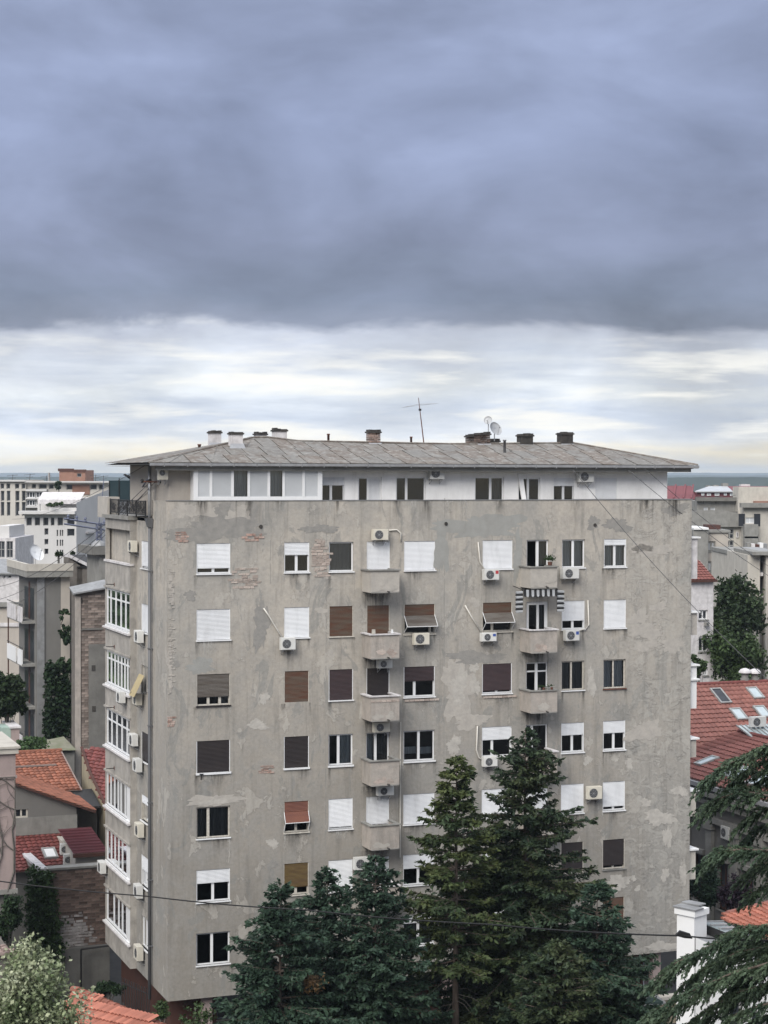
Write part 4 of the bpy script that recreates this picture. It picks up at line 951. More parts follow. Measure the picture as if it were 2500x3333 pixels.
acf((1915.8, 2561, 1960.8, 2602), 'air conditioner between two white shuttered windows right of the big fir', m='ac_old')
acf((1156, 2791.8, 1202.5, 2832), 'air conditioner just above and left of the slim pointed conifer tip')
acf(rz(Bz, 950, 640, 1062, 735), 'air conditioner on the white attic wall near its middle', PY - .4, PPw)
acf(rz(Cz, 800, 380, 900, 455), 'air conditioner on the white attic wall left of a closed shutter', PY - .4, PPw)
acf((517, 1516, 548, 1562), 'dark shaded air conditioner at the left end of the attic wall', PY - .4, PPw, m='ac_old')
SIDE = [(rz(Az, 245, 850, 300, 925), 'PS', 'air conditioner at the topmost loggia of the left flank'), (rz(Dz, 290, 315, 340, 395), 'PS', 'air conditioner below the fully closed white flank window'),
        (rz(Dz, 168, 725, 218, 800), 'PB', 'air conditioner hung under the many-paned bay glazing'), (rz(Dz, 275, 740, 335, 815), 'PS', 'air conditioner under the flank window with an ochre board'),
        (rz(Dz, 250, 1012, 305, 1090), 'PS', 'air conditioner beside the third glazed bay, upper of two'), (rz(Dz, 275, 1180, 335, 1265), 'PS', 'air conditioner below the dark shuttered flank window'),
        (rz(Gz, 290, 370, 345, 460), 'PS', 'air conditioner below the fifth flank window, facing left'), (rz(Gz, 45, 635, 98, 710), 'PB2', 'air conditioner sticking out at the far end of the bay'),
        (rz(Gz, 285, 785, 335, 870), 'PS', 'air conditioner just above the black cable on the flank'), (rz(Gz, 280, 1195, 345, 1290), 'PS', 'lowest air conditioner on the left flank')]
for i, (bx_, w, lab) in enumerate(SIDE):
    l, t, r, b = bx_; x = UL - .40 if w == 'PS' else BX - .40
    yc, zt = B.s((l + r) / 2 + 3, t, x + .2); zb = B.s((l + r) / 2 + 3, b, x + .2)[1]
    if w == 'PB2': yc = 11.0
    yc = max(yc, 3.4) if w == 'PS' else max(yc, 6.5)
    ac_unit(PSw if w == 'PS' else PBw, yc - .36, yc + .36, zb, zt, lab, m='ac' if i % 3 else 'ac_old', group='air conditioners on the left flank')
# ochre board leaning out of the flank window
bo = empty('leaning_board', B.world(UL - .1, 4.3, 15.2), YAW, 'ochre board propped out of the flank window, tilted', 'board')
z1 = B.s(466, 2195, UL)[1]; z0 = B.s(466, 2262, UL)[1]; zz = 15.2
MB().prism([(-.05, -.5, z1 - zz), (-.05, .5, z1 - zz), (-.52, .5, z0 - zz), (-.52, -.5, z0 - zz)], (.02, 0, .02)).build('panel', MT['board'], bo)
MB().tube([(.0, .3, z1 - zz - .4), (-.5, .3, z0 - zz + .1)], .015, 4).build('prop', MT['black'], bo)
# laundry arms on the bay
for k, (x, y) in enumerate((Dz(150, 425), Dz(150, 835), Az(150, 1145), Dz(150, 1245))):
    yy, z = B.s(x, y, BX); o = empty('laundry_arm', B.world(BX, yy, z), YAW, ['short dark laundry arm over the second bay glazing', 'short dark laundry arm over the third bay glazing', 'short dark laundry arm over the topmost bay glazing', 'short dark laundry arm over the fourth bay glazing'][k], 'rod', 'laundry arms on the bay')
    MB().tube([(0, 0, 0), (-.45, -.25, .03)], .022, 5).build('arm', MT['black'], o); MB().box(-.02, .0, -.06, .06, -.08, .08).build('plate', MT['rust'], o)
# striped awning round the second balcony door
aw = empty('striped_awning', B.world(17.4, -.6, ROWT[1] + .2), YAW, 'black and white striped scalloped awning frame around a balcony door', 'awning')
a, c, z0, z1 = B.rect(*rz(Fz, 424, 143, 652, 182), -1.1); zl = B.p(*Fz(400, 300), -1.1)[1]; cx = 17.4; cz = ROWT[1] + .2
n = 13
for k in range(n):
    x0 = a + (c - a) * k / n; x1 = a + (c - a) * (k + 1) / n; mb = MB(); pts = []
    for q in range(5): pts.append((x0 + (x1 - x0) * q / 4 - cx, -.52 - .02 * math.sin(math.pi * q / 4), z0 - cz - .07 * math.sin(math.pi * q / 4)))
    mb.prism([(x0 - cx, -.5, z1 - cz)] + pts + [(x1 - cx, -.5, z1 - cz)], (0, .012, 0))
    mb.build('stripe', MT['black' if k % 2 == 0 else 'dish_grey'], aw)
for s_ in (0, 1):
    xa = (a - .34) if s_ == 0 else (c + .02); xb = xa + .32; n = 9
    for k in range(n):
        zt = z1 - .06 - (z1 - .06 - zl) * k / n; zb = z1 - .06 - (z1 - .06 - zl) * (k + 1) / n; zm = (zt + zb) / 2
        sg = .05 if s_ else -.05
        mb = MB(); mb.prism([(xa - cx, -.46, zt - cz), (xb - cx, -.46, zt - cz), (xb + (sg if s_ else 0) - cx, -.48, zm - cz), (xb - cx, -.46, zb - cz), (xa - cx, -.46, zb - cz), (xa + (sg if not s_ else 0) - cx, -.48, zm - cz)], (0, .06, -.01))
        mb.build('stripe', MT['black' if k % 2 else 'dish_grey'], aw)
mb = MB()
for x in (a - .03, c + .03): mb.tube([(x - cx, -.44, z1 - cz), (x - cx, .56, z1 - cz + .12)], .02, 5); mb.tube([(x - cx, -.42, zl - cz), (x - cx, -.42, z1 - cz)], .02, 5)
mb.build('frame', MT['black'], aw)
# clutter on the balconies
for k, (x, y, w, h, m, lab, cat) in enumerate(((1276, 2050, 6, 11, 'white_pvc', 'small white box on the second balcony coping', 'box'), (1216, 2060, 10, 9, 'cream_wall', 'small pale ornaments lined on the second balcony coping', 'ornament'))):
    a, c, z0, z1 = B.rect(x - w / 2, y - h / 2, x + w / 2, y + h / 2, -1.1); zc = B.p(1252, 2066, -1.15)[1] + .056
    o = empty('small_box' if k == 0 else 'ornament', B.world((a + c) / 2, -1.1, zc), YAW, lab, cat); w_ = (c - a) / 2
    MB().hexa([(-w_, -.05, 0), (w_, -.05, 0), (w_, .05, 0), (-w_, .05, 0)], [(-w_ * .9, -.045, .17), (w_ * .9, -.045, .17), (w_ * .9, .045, .17), (-w_ * .9, .045, .17)]).build('body', MT[m], o)
    MB().box(-w_ * .95, w_ * .95, -.05, .05, .172, .19).build('lid', MT['old_paint'], o)
# potted plant on the top right balcony
def leaves(n, box_fn, size, m, name, parent, rr, aspect=.6):
    """n leaf quads; box_fn() gives a centre (and optional outward direction)."""
    V = np.zeros((n * 4, 3), np.float32); c = np.array([box_fn() for _ in range(n)], np.float32)
    g = np.random.default_rng(rr.randrange(1 << 30))
    d = g.normal(size=(n, 3)); d /= np.linalg.norm(d, axis=1)[:, None]
    e = np.cross(d, g.normal(size=(n, 3))); e /= np.linalg.norm(e, axis=1)[:, None]
    s = size * g.uniform(.6, 1.35, (n, 1)); a = d * s; b = e * s * aspect
    V[0::4] = c - a * .5; V[1::4] = c + b * .5; V[2::4] = c + a * .5; V[3::4] = c - b * .5
    F = np.arange(n * 4, dtype=np.int32).reshape(n, 4)
    return np_mesh(name, V, F, m, parent)
for k in range(4):
    u, z = B.p(1757 + 13 * k, 2243, -1.12); pk = empty('flower_pot', B.world(u, -1.12, B.p(1770, 2250, -1.15)[1] + .056), YAW, ['leftmost tiny flower pot on the third balcony coping by the open sash', 'second tiny flower pot from the left on the third balcony coping', 'third tiny flower pot from the left on the third balcony coping', 'rightmost tiny flower pot on the third balcony coping'][k], 'flower pot', 'flower pots on the third right balcony')
    MB().lathe((0, 0, 0), [(.001, 0), (.05, 0), (.07, .11), (.001, .11)], 8).build('pot', MT['rust' if k % 2 else 'concrete'], pk); rr = random.Random(60 + k); leaves(26, lambda: (rr.gauss(0, .05), rr.gauss(0, .05), .15 + abs(rr.gauss(0, .05))), .07, MT['ivy'], 'foliage', pk, rr)
u, z = B.p(*Cz(605, 1010), -1.05); po = empty('potted_plant', B.world(u, -1.0, z - .05), YAW, 'small green potted plant on the top right balcony', 'plant')
MB().lathe((0, 0, 0), [(.001, 0), (.09, 0), (.12, .16), (.001, .16)], 10).build('pot', MT['rust'], po)
rr = random.Random(3); leaves(140, lambda: (rr.gauss(0, .13), rr.gauss(0, .1), .25 + abs(rr.gauss(0, .10))), .11, MT['ivy'], 'foliage', po, rr)
# dark mesh screen on the terrace, with a crow
sc_ = B.rect(358, 1564, 440, 1613, 11.0)
ms = empty('mesh_screen', B.world(sc_[0], 11.0, 24.42), YAW, 'dark blue-green mesh screen standing on the terrace at left', 'screen'); 
mb = MB(); mb.box(0, sc_[1] - sc_[0] + .3, .2, .22, sc_[2] - 24.42 - .3, sc_[3] - 24.42); mb.build('mesh', MT['tarp'], ms)
for x in (0.0, .5, (sc_[1] - sc_[0])): mb = MB(); mb.tube([(x, .18, -.02), (x, .18, sc_[3] - 24.42 + (.12 if x else 0))], .02, 5); mb.build('post', MT['black'], ms)
cu, cz_ = B.p(427, 1561, 11.2); cr = empty('crow', B.world(cu, 11.2, sc_[3]), YAW, 'black crow perched on top of the mesh screen', 'bird')
def blob(name, m, parent, rings, n=10):
    """a continuous body from rings (centre, rx, rz) strung along x"""
    mb = MB()
    for (x, y, z, ry, rz_) in rings:
        for j in range(n): t = 6.2832 * j / n; mb.v.append((x, y + ry * math.cos(t), z + rz_ * math.sin(t)))
    for k in range(len(rings) - 1):
        for j in range(n): mb.f.append((k * n + j, k * n + (j + 1) % n, (k + 1) * n + (j + 1) % n, (k + 1) * n + j))
    mb.f.append(tuple(range(n))); mb.f.append(tuple((len(rings) - 1) * n + j for j in range(n)))
    return mb.build(name, m, parent, True)
blob('body', MT['crow'], cr, [(-.42, 0, .27, .004, .005), (-.385, 0, .275, .018, .018), (-.35, 0, .285, .04, .042), (-.30, 0, .28, .05, .055), (-.25, 0, .245, .055, .06), (-.15, 0, .19, .08, .085), (-.02, 0, .15, .085, .085), (.10, 0, .12, .06, .055), (.22, 0, .075, .04, .022), (.32, 0, .04, .035, .010), (.34, 0, .03, .01, .004)])
for y in (-.03, .03): MB().tube([(-.06, y, .1), (-.07, y, .0), (-.11, y, .0)], .009, 5).build('leg', MT['crow'], cr)
# antenna, dishes, insulators on the roof
def dish(name, loc, r, az, elv, label, m='dish', mast=.5, yaw=0, group=None):
    o = empty(name, loc, yaw, label, 'satellite dish', group)
    MB().tube([(0, 0, 0), (0, 0, mast)], .025, 6).build('mast', MT['steel'], o)
    d = Vector((math.sin(az) * math.cos(elv), -math.cos(az) * math.cos(elv), math.sin(elv))); a = d.cross(Vector((0, 0, 1))).normalized(); b = a.cross(d)
    mb = MB(); c = Vector((0, 0, mast)) + d * .06; n = 18; pr = [(0.02, 0), (.35, .02), (.7, .08), (1, .17), (1.0, .18)]
    for (f, h) in pr:
        for j in range(n): t = 6.2832 * j / n; mb.v.append(tuple(c + (a * math.cos(t) + b * math.sin(t)) * r * f + d * (h * r)))
    for k in range(len(pr) - 1):
        for j in range(n): mb.f.append((k * n + j, k * n + (j + 1) % n, (k + 1) * n + (j + 1) % n, (k + 1) * n + j))
    mb.f.append(tuple(range(n))); mb.build('reflector', MT[m], o, True)
    MB().tube([c - b * r * .9 + d * .15 * r, c + d * r * .9 - b * r * .15], .014, 4).tube([c + d * r * .86 - b * r * .15, c + d * r * 1.02 - b * r * .12], .04, 6).build('feed_arm', MT['steel'], o)
    return o
u, z0 = B.p(*Bz(905, 478), 4.2); ut, zt = B.p(*Bz(858, 105), 4.2)
an = empty('rooftop_antenna', B.world(u, 4.2, z0 - .1), YAW, 'tall leaning television antenna mast on the roof ridge', 'antenna')
top = Vector((ut - u, 0, zt - z0 + .1))
MB().tube([(0, 0, -.05), top * .5, top], [.03, .024, .014], 6).build('mast', MT['rust'], an)
zb = B.p(*Bz(862, 155), 4.2); bl = B.p(*Bz(762, 178), 4.2); br = B.p(*Bz(968, 153), 4.2); pb = Vector((zb[0] - u, 0, zb[1] - z0 + .1))
mb = MB(); mb.tube([(bl[0] - u, .35, bl[1] - z0 + .1), pb, (br[0] - u, -.35, br[1] - z0 + .1)], .012, 4); mb.build('boom', MT['steel'], an)
mb = MB()
for k in range(9):
    f = k / 8; x = bl[0] + (br[0] - bl[0]) * f - u; zz = bl[1] + (br[1] - bl[1]) * f - z0 + .1; y = .35 - .7 * f; L = .35 + .15 * f
    mb.tube([(x - .05, y - L, zz), (x + .05, y + L, zz)], .006, 4)
mb.build('element', MT['steel'], an)
MB().box(-.05, .05, -.05, .05, 0, .1).build('junction_box', MT['black'], an).location = top * .74
u, z = B.p(*Bz(1398, 380), 4.3); u2, zt = B.p(*Bz(1400, 285), 4.3)
dish('satellite_dish', B.world(u, 4.3, z - .05), .21, -.7, .35, 'tiny pale dish on top of a thin roof mast', 'dish_grey', zt - z + .05, YAW)
u, z = B.p(*Bz(1430, 425), 4.6); zt = B.p(*Bz(1443, 352), 4.6)[1]
dish('satellite_dish', B.world(u + .1, 4.6, z - .1), .36, .3, .45, 'pale satellite dish beside the crumbling brick chimney stack', 'dish_grey', zt - z + .1, YAW)
# ================================================================== wires
def wire(pts, r, label, m='wire', sag=0.0, name='wire', group='thin overhead wires', n=18):
    pts = [Vector(p) for p in pts]; base = pts[0].copy(); o = empty(name, base, 0, label, 'cable', group); P_ = []
    for a, b in zip(pts, pts[1:]):
        for k in range(n): f = k / n; P_.append(a.lerp(b, f) - Vector((0, 0, 4 * sag * f * (1 - f))) - base)
    P_.append(pts[-1] - base)
    MB().tube(P_, r, 5).build('strand', MT[m], o, True); return o
c1 = B.world(*[-1.0, .2, 26.1]); 
for k, (s0, e0) in enumerate((((486, 1572), (-60, 1915)), ((508, 1566), (-60, 1962)), ((484, 1590), (-40, 1990)))):
    S = at(*s0, 83.5 + k * .3); E_ = at(*e0, 150); 
    wire([S, E_], .016, ['highest of three wires running from the roof corner down to the left', 'middle of three wires running from the roof corner down to the left', 'lowest of three wires running from the roof corner down to the left'][k], sag=1.2)
wire([at(470, 1516, 84), at(40, 1690, 190)], .014, 'thin wire from the left eave tip to the white building', sag=.6)
wire([at(1866, 1530, 88), at(2640, 2340, 84)], .016, 'long diagonal wire from the eave across the right of the facade', sag=.5)
wire([at(2045, 1530, 89), at(2640, 1960, 96)], .014, 'diagonal wire from the eave past the upper right corner', sag=.3)
wire([at(2098, 1524, 89.5), at(2600, 1905, 99)], .012, 'short thin wire nearest the right eave tip', sag=.3)
fc = wire([at(-60, 2860, 62), at(480, 2917, 60), at(1000, 2962, 57), at(1600, 3009, 53), at(2224, 3046, 48), at(2600, 3060, 44)], .022, 'thick black cable crossing the whole view in front of the trees', 'cable', .05, 'overhead_cable', None)
jb = at(2226, 3042, 48) - fc.location
MB().prism([jb + Vector((-.22, -.05, -.02)), jb + Vector((-.10, -.05, .10)), jb + Vector((.16, -.05, .02)), jb + Vector((.22, -.05, -.10)), jb + Vector((.0, -.05, -.08))], (0, .12, 0)).build('splice_box', MT['cable'], fc)
# insulators at the corner
ins = empty('wire_bracket', B.world(UL - .1, 2.6, 26.0), YAW, 'dark insulator bracket on the downpipe at the attic corner', 'bracket')
MB().tube([(0, 0, .1), (-.5, -.3, .05), (.3, -.6, .05)], .03, 5).build('arm', MT['rust'], ins)
for q in ((-.5, -.3), (.3, -.6), (-.1, -.1)): MB().lathe((q[0], q[1], .0), [(.001, -.02), (.07, 0), (.05, .07), (.08, .1), (.05, .17), (.001, .18)], 9).build('insulator', MT['black'], ins)
# ================================================================== neighbouring buildings
def tile_mesh(tw, tl, m, flat=False):
    mb = MB(); n = 4; L = tl * 1.16
    for (v, lift) in ((0, .065), (L, .0)):
        for k in range(n + 1):
            f = k / n; mb.v.append((tw * (f - .5), v, lift + (.0 if flat else .05 * math.sin(math.pi * f) - .01)))
    for k in range(n): mb.f.append((k, k + 1, n + 2 + k, n + 1 + k))
    for k in range(n + 1): mb.v.append((tw * (k / n - .5), 0, -.01))
    for k in range(n): mb.f.append((2 * n + 2 + k, 2 * n + 3 + k, k + 1, k))
    return mb.mesh('tile', MT[m])
def wpos(S, p): return S.world(p[0], p[1], p[2])
def seen(S, p):
    x, y = project(wpos(S, p)); return -15 < x < 2515 and y < 3345
def inside(poly, u, v):
    r = False; n = len(poly)
    for i in range(n):
        (x1, y1), (x2, y2) = poly[i], poly[(i + 1) % n]
        if (y1 > v) != (y2 > v) and u < (x2 - x1) * (v - y1) / (y2 - y1) + x1: r = not r
    return r
def tiled(S, pts, m, tw=.28, tl=.36, limit=300, base='tile_old', flat=False, name='roof', holes=()):
    """pts: corners in the site's frame, first two along the eave; every tile lies on its own."""
    P_ = [Vector(p) for p in pts]; e = (P_[1] - P_[0]).normalized(); u_ = (P_[-1] - P_[0]); u_ = (u_ - e * u_.dot(e)).normalized(); n = e.cross(u_)
    if n.z < 0: n = -n
    poly = [((p - P_[0]).dot(e), (p - P_[0]).dot(u_)) for p in P_]
    mb = MB(); mb.prism([p - n * .06 for p in P_], n * .05); roof = mb.build(name, MT[base], S.e)
    me = tile_mesh(tw, tl, m, flat); us = [q[0] for q in poly]; vs_ = [q[1] for q in poly]; L = []
    j = 0; v = min(vs_)
    while v < max(vs_):
        x = min(us) + (tw / 2 if j % 2 and flat else 0)
        while x < max(us) + tw:
            if inside(poly, x, v + tl * .5) and not any(h[0] < x < h[1] and h[2] < v + tl * .5 < h[3] for h in holes):
                L.append((P_[0] + e * x + u_ * v, x, v))
            x += tw
        v += tl; j += 1
    vis = sorted([q for q in L if seen(S, q[0])], key=lambda q: (wpos(S, q[0]) - Vector((0, 0, CAMZ))).length)
    first = vis[:limit]; fs = set(id(q) for q in first); rest = [q for q in L if id(q) not in fs and (seen(S, q[0]) or True)]
    rr = random.Random(len(L))
    for q in first:
        o = link('tile', me, roof); o.matrix_local = Matrix(((e.x, u_.x, n.x, q[0].x), (e.y, u_.y, n.y, q[0].y), (e.z, u_.z, n.z, q[0].z + rr.uniform(-.006, .008)), (0, 0, 0, 1)))
    if rest:
        V0 = np.array([v.co[:] for v in me.vertices]); F0 = np.array([list(p.vertices) for p in me.polygons]); A = np.array([list(e), list(u_), list(n)])
        T = np.array([list(q[0]) for q in rest]); V = (V0 @ A)[None] + T[:, None]; F = F0[None] + (np.arange(len(rest)) * len(V0))[:, None, None]
        np_mesh('tile_field', V.reshape(-1, 3), F.reshape(-1, 4), MT[m], roof)['kind'] = 'stuff'
    return roof
def bricks(S, parent, x0, x1, z0, z1, y, m, bw=.26, bh=.085, limit=300, axis='x', seed=1, gap=.0):
    rr = random.Random(seed); L = []; z = z0; j = 0
    while z < z1 - bh * .5:
        x = x0 - (bw / 2 if j % 2 else 0)
        while x < x1:
            a, b = max(x, x0), min(x + bw, x1)
            if b - a > .05 and rr.random() > gap: L.append((a, b, z, z + bh))
            x += bw
        z += bh; j += 1
    def place(a, b, c, d): 
        k = rr.uniform(.008, .03); return [((a + b) / 2, y - k, (c + d) / 2), (b - a, .05, d - c)]
    me = MB().box(-.47, .47, 0, 1, -.44, .44).mesh('brick', MT[m]); vis = [q for q in L if seen(S, ((q[0] + q[1]) / 2, y, q[2]))]; rr.shuffle(vis)
    vis.sort(key=lambda q: -q[3]); first = vis[:limit]; fs = set(map(id, first)); mb = MB()
    for q in first:
        c, s_ = place(*q); o = link('brick', me, parent); o.location = c; o.scale = s_
    for q in L:
        if id(q) in fs: continue
        c, s_ = place(*q); mb.box(c[0] - s_[0] * .47, c[0] + s_[0] * .47, c[1], c[1] + .05, c[2] - s_[2] * .44, c[2] + s_[2] * .44)
    if mb.v: mb.build('brick_field', MT[m], parent)['kind'] = 'stuff'
def skylight(S, o, e, u, w, h, lab, g='glass_sky', parent=None):
    """o corner on the slope; e, u the slope's unit vectors"""
    n = e.cross(u); n = n if n.z > 0 else -n; mb = MB(); p = lambda a, b, k: o + e * a + u * b + n * k
    fr = .10
    for (a0, a1, b0, b1) in ((0, w, 0, fr), (0, w, h - fr, h), (0, fr, fr, h - fr), (w - fr, w, fr, h - fr)): mb.hexa([p(a0, b0, .02), p(a1, b0, .02), p(a1, b1, .02), p(a0, b1, .02)], [p(a0, b0, .16), p(a1, b0, .16), p(a1, b1, .16), p(a0, b1, .16)])
    f = mb.build('skylight', MT['grey_frame'], S.e)
    MB().quad(p(fr, fr, .12), p(w - fr, fr, .12), p(w - fr, h - fr, .12), p(fr, h - fr, .12)).build('pane', MT[g], f)
def on_slope(S, P0, e, u, px, py):
    """where a sight line meets the slope through P0"""
    n = e.cross(u); d = S.dir(ray(px, py)); t = (P0 - S.c0).dot(n) / d.dot(n); return S.c0 + d * t
def fwin(parent, P, a, b, c, d, f='white_pvc', g='glass_far', nx=1, nz=1, fw=.07, d0=.12, sill=None):
    mb = MB()
    pbox(mb, P, a, a + fw, d0, d0 + .06, c, d); pbox(mb, P, b - fw, b, d0, d0 + .06, c, d); pbox(mb, P, a + fw, b - fw, d0, d0 + .06, c, c + fw); pbox(mb, P, a + fw, b - fw, d0, d0 + .06, d - fw, d)
    for k in range(1, nx): x = a + (b - a) * k / nx; pbox(mb, P, x - fw / 2, x + fw / 2, d0, d0 + .06, c + fw, d - fw)
    for k in range(1, nz): z = c + (d - c) * k / nz; pbox(mb, P, a + fw, b - fw, d0 + .01, d0 + .05, z - fw / 2, z + fw / 2)
    w = mb.build('window', MT[f], parent)
    MB().quad(P(a + fw, d0 + .03, c + fw), P(b - fw, d0 + .03, c + fw), P(b - fw, d0 + .03, d - fw), P(a + fw, d0 + .03, d - fw)).build('pane', MT[g], w)
    if sill: s = MB(); pbox(s, P, a - .05, b + .05, -.08, d0, c - .08, c); s.build('sill', MT[sill], w)
    return w
def block(S, x0, x1, y0, y1, z1, m, holes=(), z0=0.0, depth=.2, name='wall', sideholes=()):
    mb = MB(); holed(mb, x0, x1, z0, z1, list(holes), lambda u, d, z: (u, y0 + d, z), depth); holed(mb, y0, y1, z0, z1, list(sideholes), lambda u, d, z: (x0 + d, u, z), depth)
    mb.quad((x1, y0, z0), (x1, y1, z0), (x1, y1, z1), (x1, y0, z1)); mb.quad((x0, y1, z0), (x1, y1, z0), (x1, y1, z1), (x0, y1, z1)); mb.quad((x0, y0, z1), (x1, y0, z1), (x1, y1, z1), (x0, y1, z1))
    return mb.build(name, MT[m], S.e)
L1 = lambda x, y: (x / 3.318, 1480 + y / 3.318); L2 = lambda x, y: (x / 3.318, 1900 + y / 3.318); L3 = lambda x, y: (x / 2.37, 2400 + y / 2.37)
R1 = lambda x, y: (2150 + x / 3.686, 1500 + y / 3.686); R2 = lambda x, y: (2150 + x / 3.16, 2050 + y / 3.16); Iz = lambda x, y: (1600 + x / 1.843, 2450 + y / 1.843)
def PL(y0): return lambda u, d, z: (u, y0 + d, z)

# ---- far left: long office block
S = Site('office_building', 'long pale office block with dark windows below the horizon at left', 'building', 100, 300)
zt = S.p(100, 1563)[1]; xl, xr = S.p(-40, 1600)[0], S.p(84, 1600)[0]; holes = []; x3 = S.p(357, 1600)[0]
for (l, r) in ((5, 45), (70, 110), (162, 208), (232, 275)): 
    a = S.rect(*rz(L1, l, 312, r, 368)); holes.append(a)
    for (t, b) in ((390, 500), (510, 660)): holes.append(S.rect(*rz(L1, l + 4, t, r + 2, b)))
block(S, xl, xr, 0, 16, zt, 'wall_far', holes, depth=.35)
for h in holes: fwin(S.e, PL(0), *h, f='grey_frame', nx=1, nz=2 if h[3] - h[2] > 4 else 1, fw=.12, d0=.3)
zt2 = S.p(250, 1567)[1]; h2 = [S.rect(*rz(L1, l, t, r, b)) for l, t, r, b in ((335, 315, 382, 365), (412, 315, 498, 368), (522, 318, 572, 370), (710, 320, 780, 378), (968, 320, 1040, 378), (1060, 322, 1110, 378))]
block(S, xr + .02, x3, .6, 16, zt2, 'wall_far', h2, depth=.35, name='wing')
for h in h2: fwin(S.e, PL(.6), *h, f='grey_frame', g='glass_frost' if h[1] - h[0] > 3.3 else 'glass_far', fw=.12, d0=.3)
a, b, c, d = S.rect(*rz(L1, 780, 320, 968, 430), .4); MB().box(a, b, .45, .6, c, d).build('brick_panel', MT['brick_red'], S.e)
for (l, t, r, b_) in ((0, 272, 285, 290), (285, 285, 1180, 300)): a, b, c, d = S.rect(*rz(L1, l, t, r, b_)); MB().box(a - .2, b, -.5, .4, c, d).build('cornice', MT['wall_white'], S.e)
for (l, r) in ((290, 385), (395, 490)):
    for (t, b_) in ((400, 465), (490, 550)): a, b, c, d = S.rect(*rz(L1, l, t, r, b_), .6); fwin(S.e, PL(.2), a, b, c, d, 'white_pvc', nx=3, fw=.12)
for (l, t, r, b_) in ((285, 372, 510, 395), (285, 465, 500, 482), (285, 553, 500, 572)): a, b, c, d = S.rect(*rz(L1, l, t, r, b_), .2); MB().box(a, b, -.4, .55, c, d).build('balcony_slab', MT['wall_white'], S.e)
a, b, c, d = S.rect(*rz(L1, 470, 195, 482, 270)); MB().box(a, b, 4, 5, c - 1, d).build('chimney', MT['grey_frame'], S.e)
OFF = S
S = Site('brick_penthouse', 'terracotta brick rooftop box standing above the pale office block', 'building', 235, 304, 0, z=18)
a, b, c, d = S.rect(*rz(L1, 640, 166, 920, 285)); mid = S.p(*L1(808, 200))[0]
wh = S.rect(*rz(L1, 832, 200, 880, 240)); block(S, a, b, 0, 9, d, 'brick_red', [wh], z0=c, depth=.3); fwin(S.e, PL(0), *wh, f='grey_frame'); MB().box(mid - .1, b + .2, -.15, -.02, d - .3, d + .1).box(a - .2, mid - .11, -.15, -.02, d - .2, d + .25).build('cornice', MT['brown_panel'], S.e)
# ---- stepped white building with a terrace awning
S = Site('terrace_building', 'white stepped building with roof terrace and a row of square windows', 'building', 150, 215)
hs = [S.rect(*rz(L1, l, 678, r, 765)) for l, r in ((285, 343), (375, 432), (467, 523), (548, 588), (622, 680), (725, 805))] + [S.rect(*rz(L1, 480, t, 522, b)) for t, b in ((795, 865), (910, 970), (1015, 1075))] + \
     [S.rect(*rz(L1, l, t, r, b)) for t, b in ((812, 878), (918, 985), (1028, 1085)) for l, r in ((612, 628), (645, 660), (668, 683))] + [S.rect(*rz(L1, 725, 800, 805, 878))]
xa, xb = S.p(*L1(170, 700))[0], S.p(*L1(825, 700))[0]; zt = S.p(*L1(400, 628))[1]
block(S, S.p(*L1(265, 700))[0], xb, 0, 14, zt, 'wall_white', [h for h in hs], depth=.3)
for h in hs: fwin(S.e, PL(0), *h, f='grey_frame', nx=2 if h[1] - h[0] > 3.5 else 1, d0=.26)
a, b, c, d = S.rect(*rz(L1, 168, 770, 262, 1130), .3); block(S, a, b, .3, 12, d, 'wall_white', name='stair_block')
a, b, c, d = S.rect(*rz(L1, 215, 608, 820, 640)); MB().box(a, b, -.9, 1.2, c, d).build('cornice', MT['wall_white'], S.e)
a, b, c, d = S.rect(*rz(L1, 520, 592, 825, 625)); MB().box(a, b, .5, .8, c, d + .2).build('terrace_parapet', MT['wall_white'], S.e)
a, b, c, d = S.rect(*rz(L1, 405, 470, 880, 610), 5); block(S, a, b + .5, 5, 12, d, 'wall_white', [(a + 5, b - 1.2, c + .1, c + 1.8)], z0=c - 2, name='terrace_room'); fwin(S.e, PL(5), a + 5, b - 1.2, c + .1, c + 1.8, nx=4)
# side face running back to the right
mb = MB(); q = [S.world(xb, 0, 0), S.world(xb + 6.5, 26, 0)]; zz = zt + 1.2
mb.quad((xb, 0, 0), (xb + 6.5, 26, 0), (xb + 6.5, 26, zz + 4), (xb, 0, zz)); mb.build('side_wall', MT['wall_white'], S.e)
for k in range(4):
    for z in (zt - 6, zt - 10, zt - 2.2):
        f = .12 + .22 * k; x, y = xb + 6.5 * f, 26 * f
        mb = MB(); mb.prism([(x - .12, y - .2, z), (x + .35, y + 1.5, z), (x + .35, y + 1.5, z + 1.7), (x - .12, y - .2, z + 1.7)], (-.15, .02, 0)); mb.build('side_window', MT['glass_far'], S.e)
        mb = MB(); mb.prism([(x - .3, y - .4, z - .25), (x + .35, y + 1.9, z - .25), (x + .35, y + 1.9, z), (x - .3, y - .4, z)], (.5, -.15, 0)); mb.build('balcony_slab', MT['white_old'], S.e)
Sa = Site('terrace_awning', 'long white sloping awning over the roof terrace', 'awning', 190, 217, 0, z=16)
a, b, c, d = Sa.rect(*rz(L1, 412, 412, 872, 490)); MB().prism([(a, 0, c), (b, 0, c), (b, 3.0, d), (a, 3.0, d)], (0, 0, .06)).build('canopy', MT['white_old'], Sa.e); MB().box(a, b, -.05, .0, c - .45, c + .02).build('valance', MT['white_old'], Sa.e)
for x in (a + .2, (a + b) / 2, b - .2): MB().box(x - .05, x + .05, .1, .2, c - 3.0, c - .0).build('post', MT['grey_frame'], Sa.e)
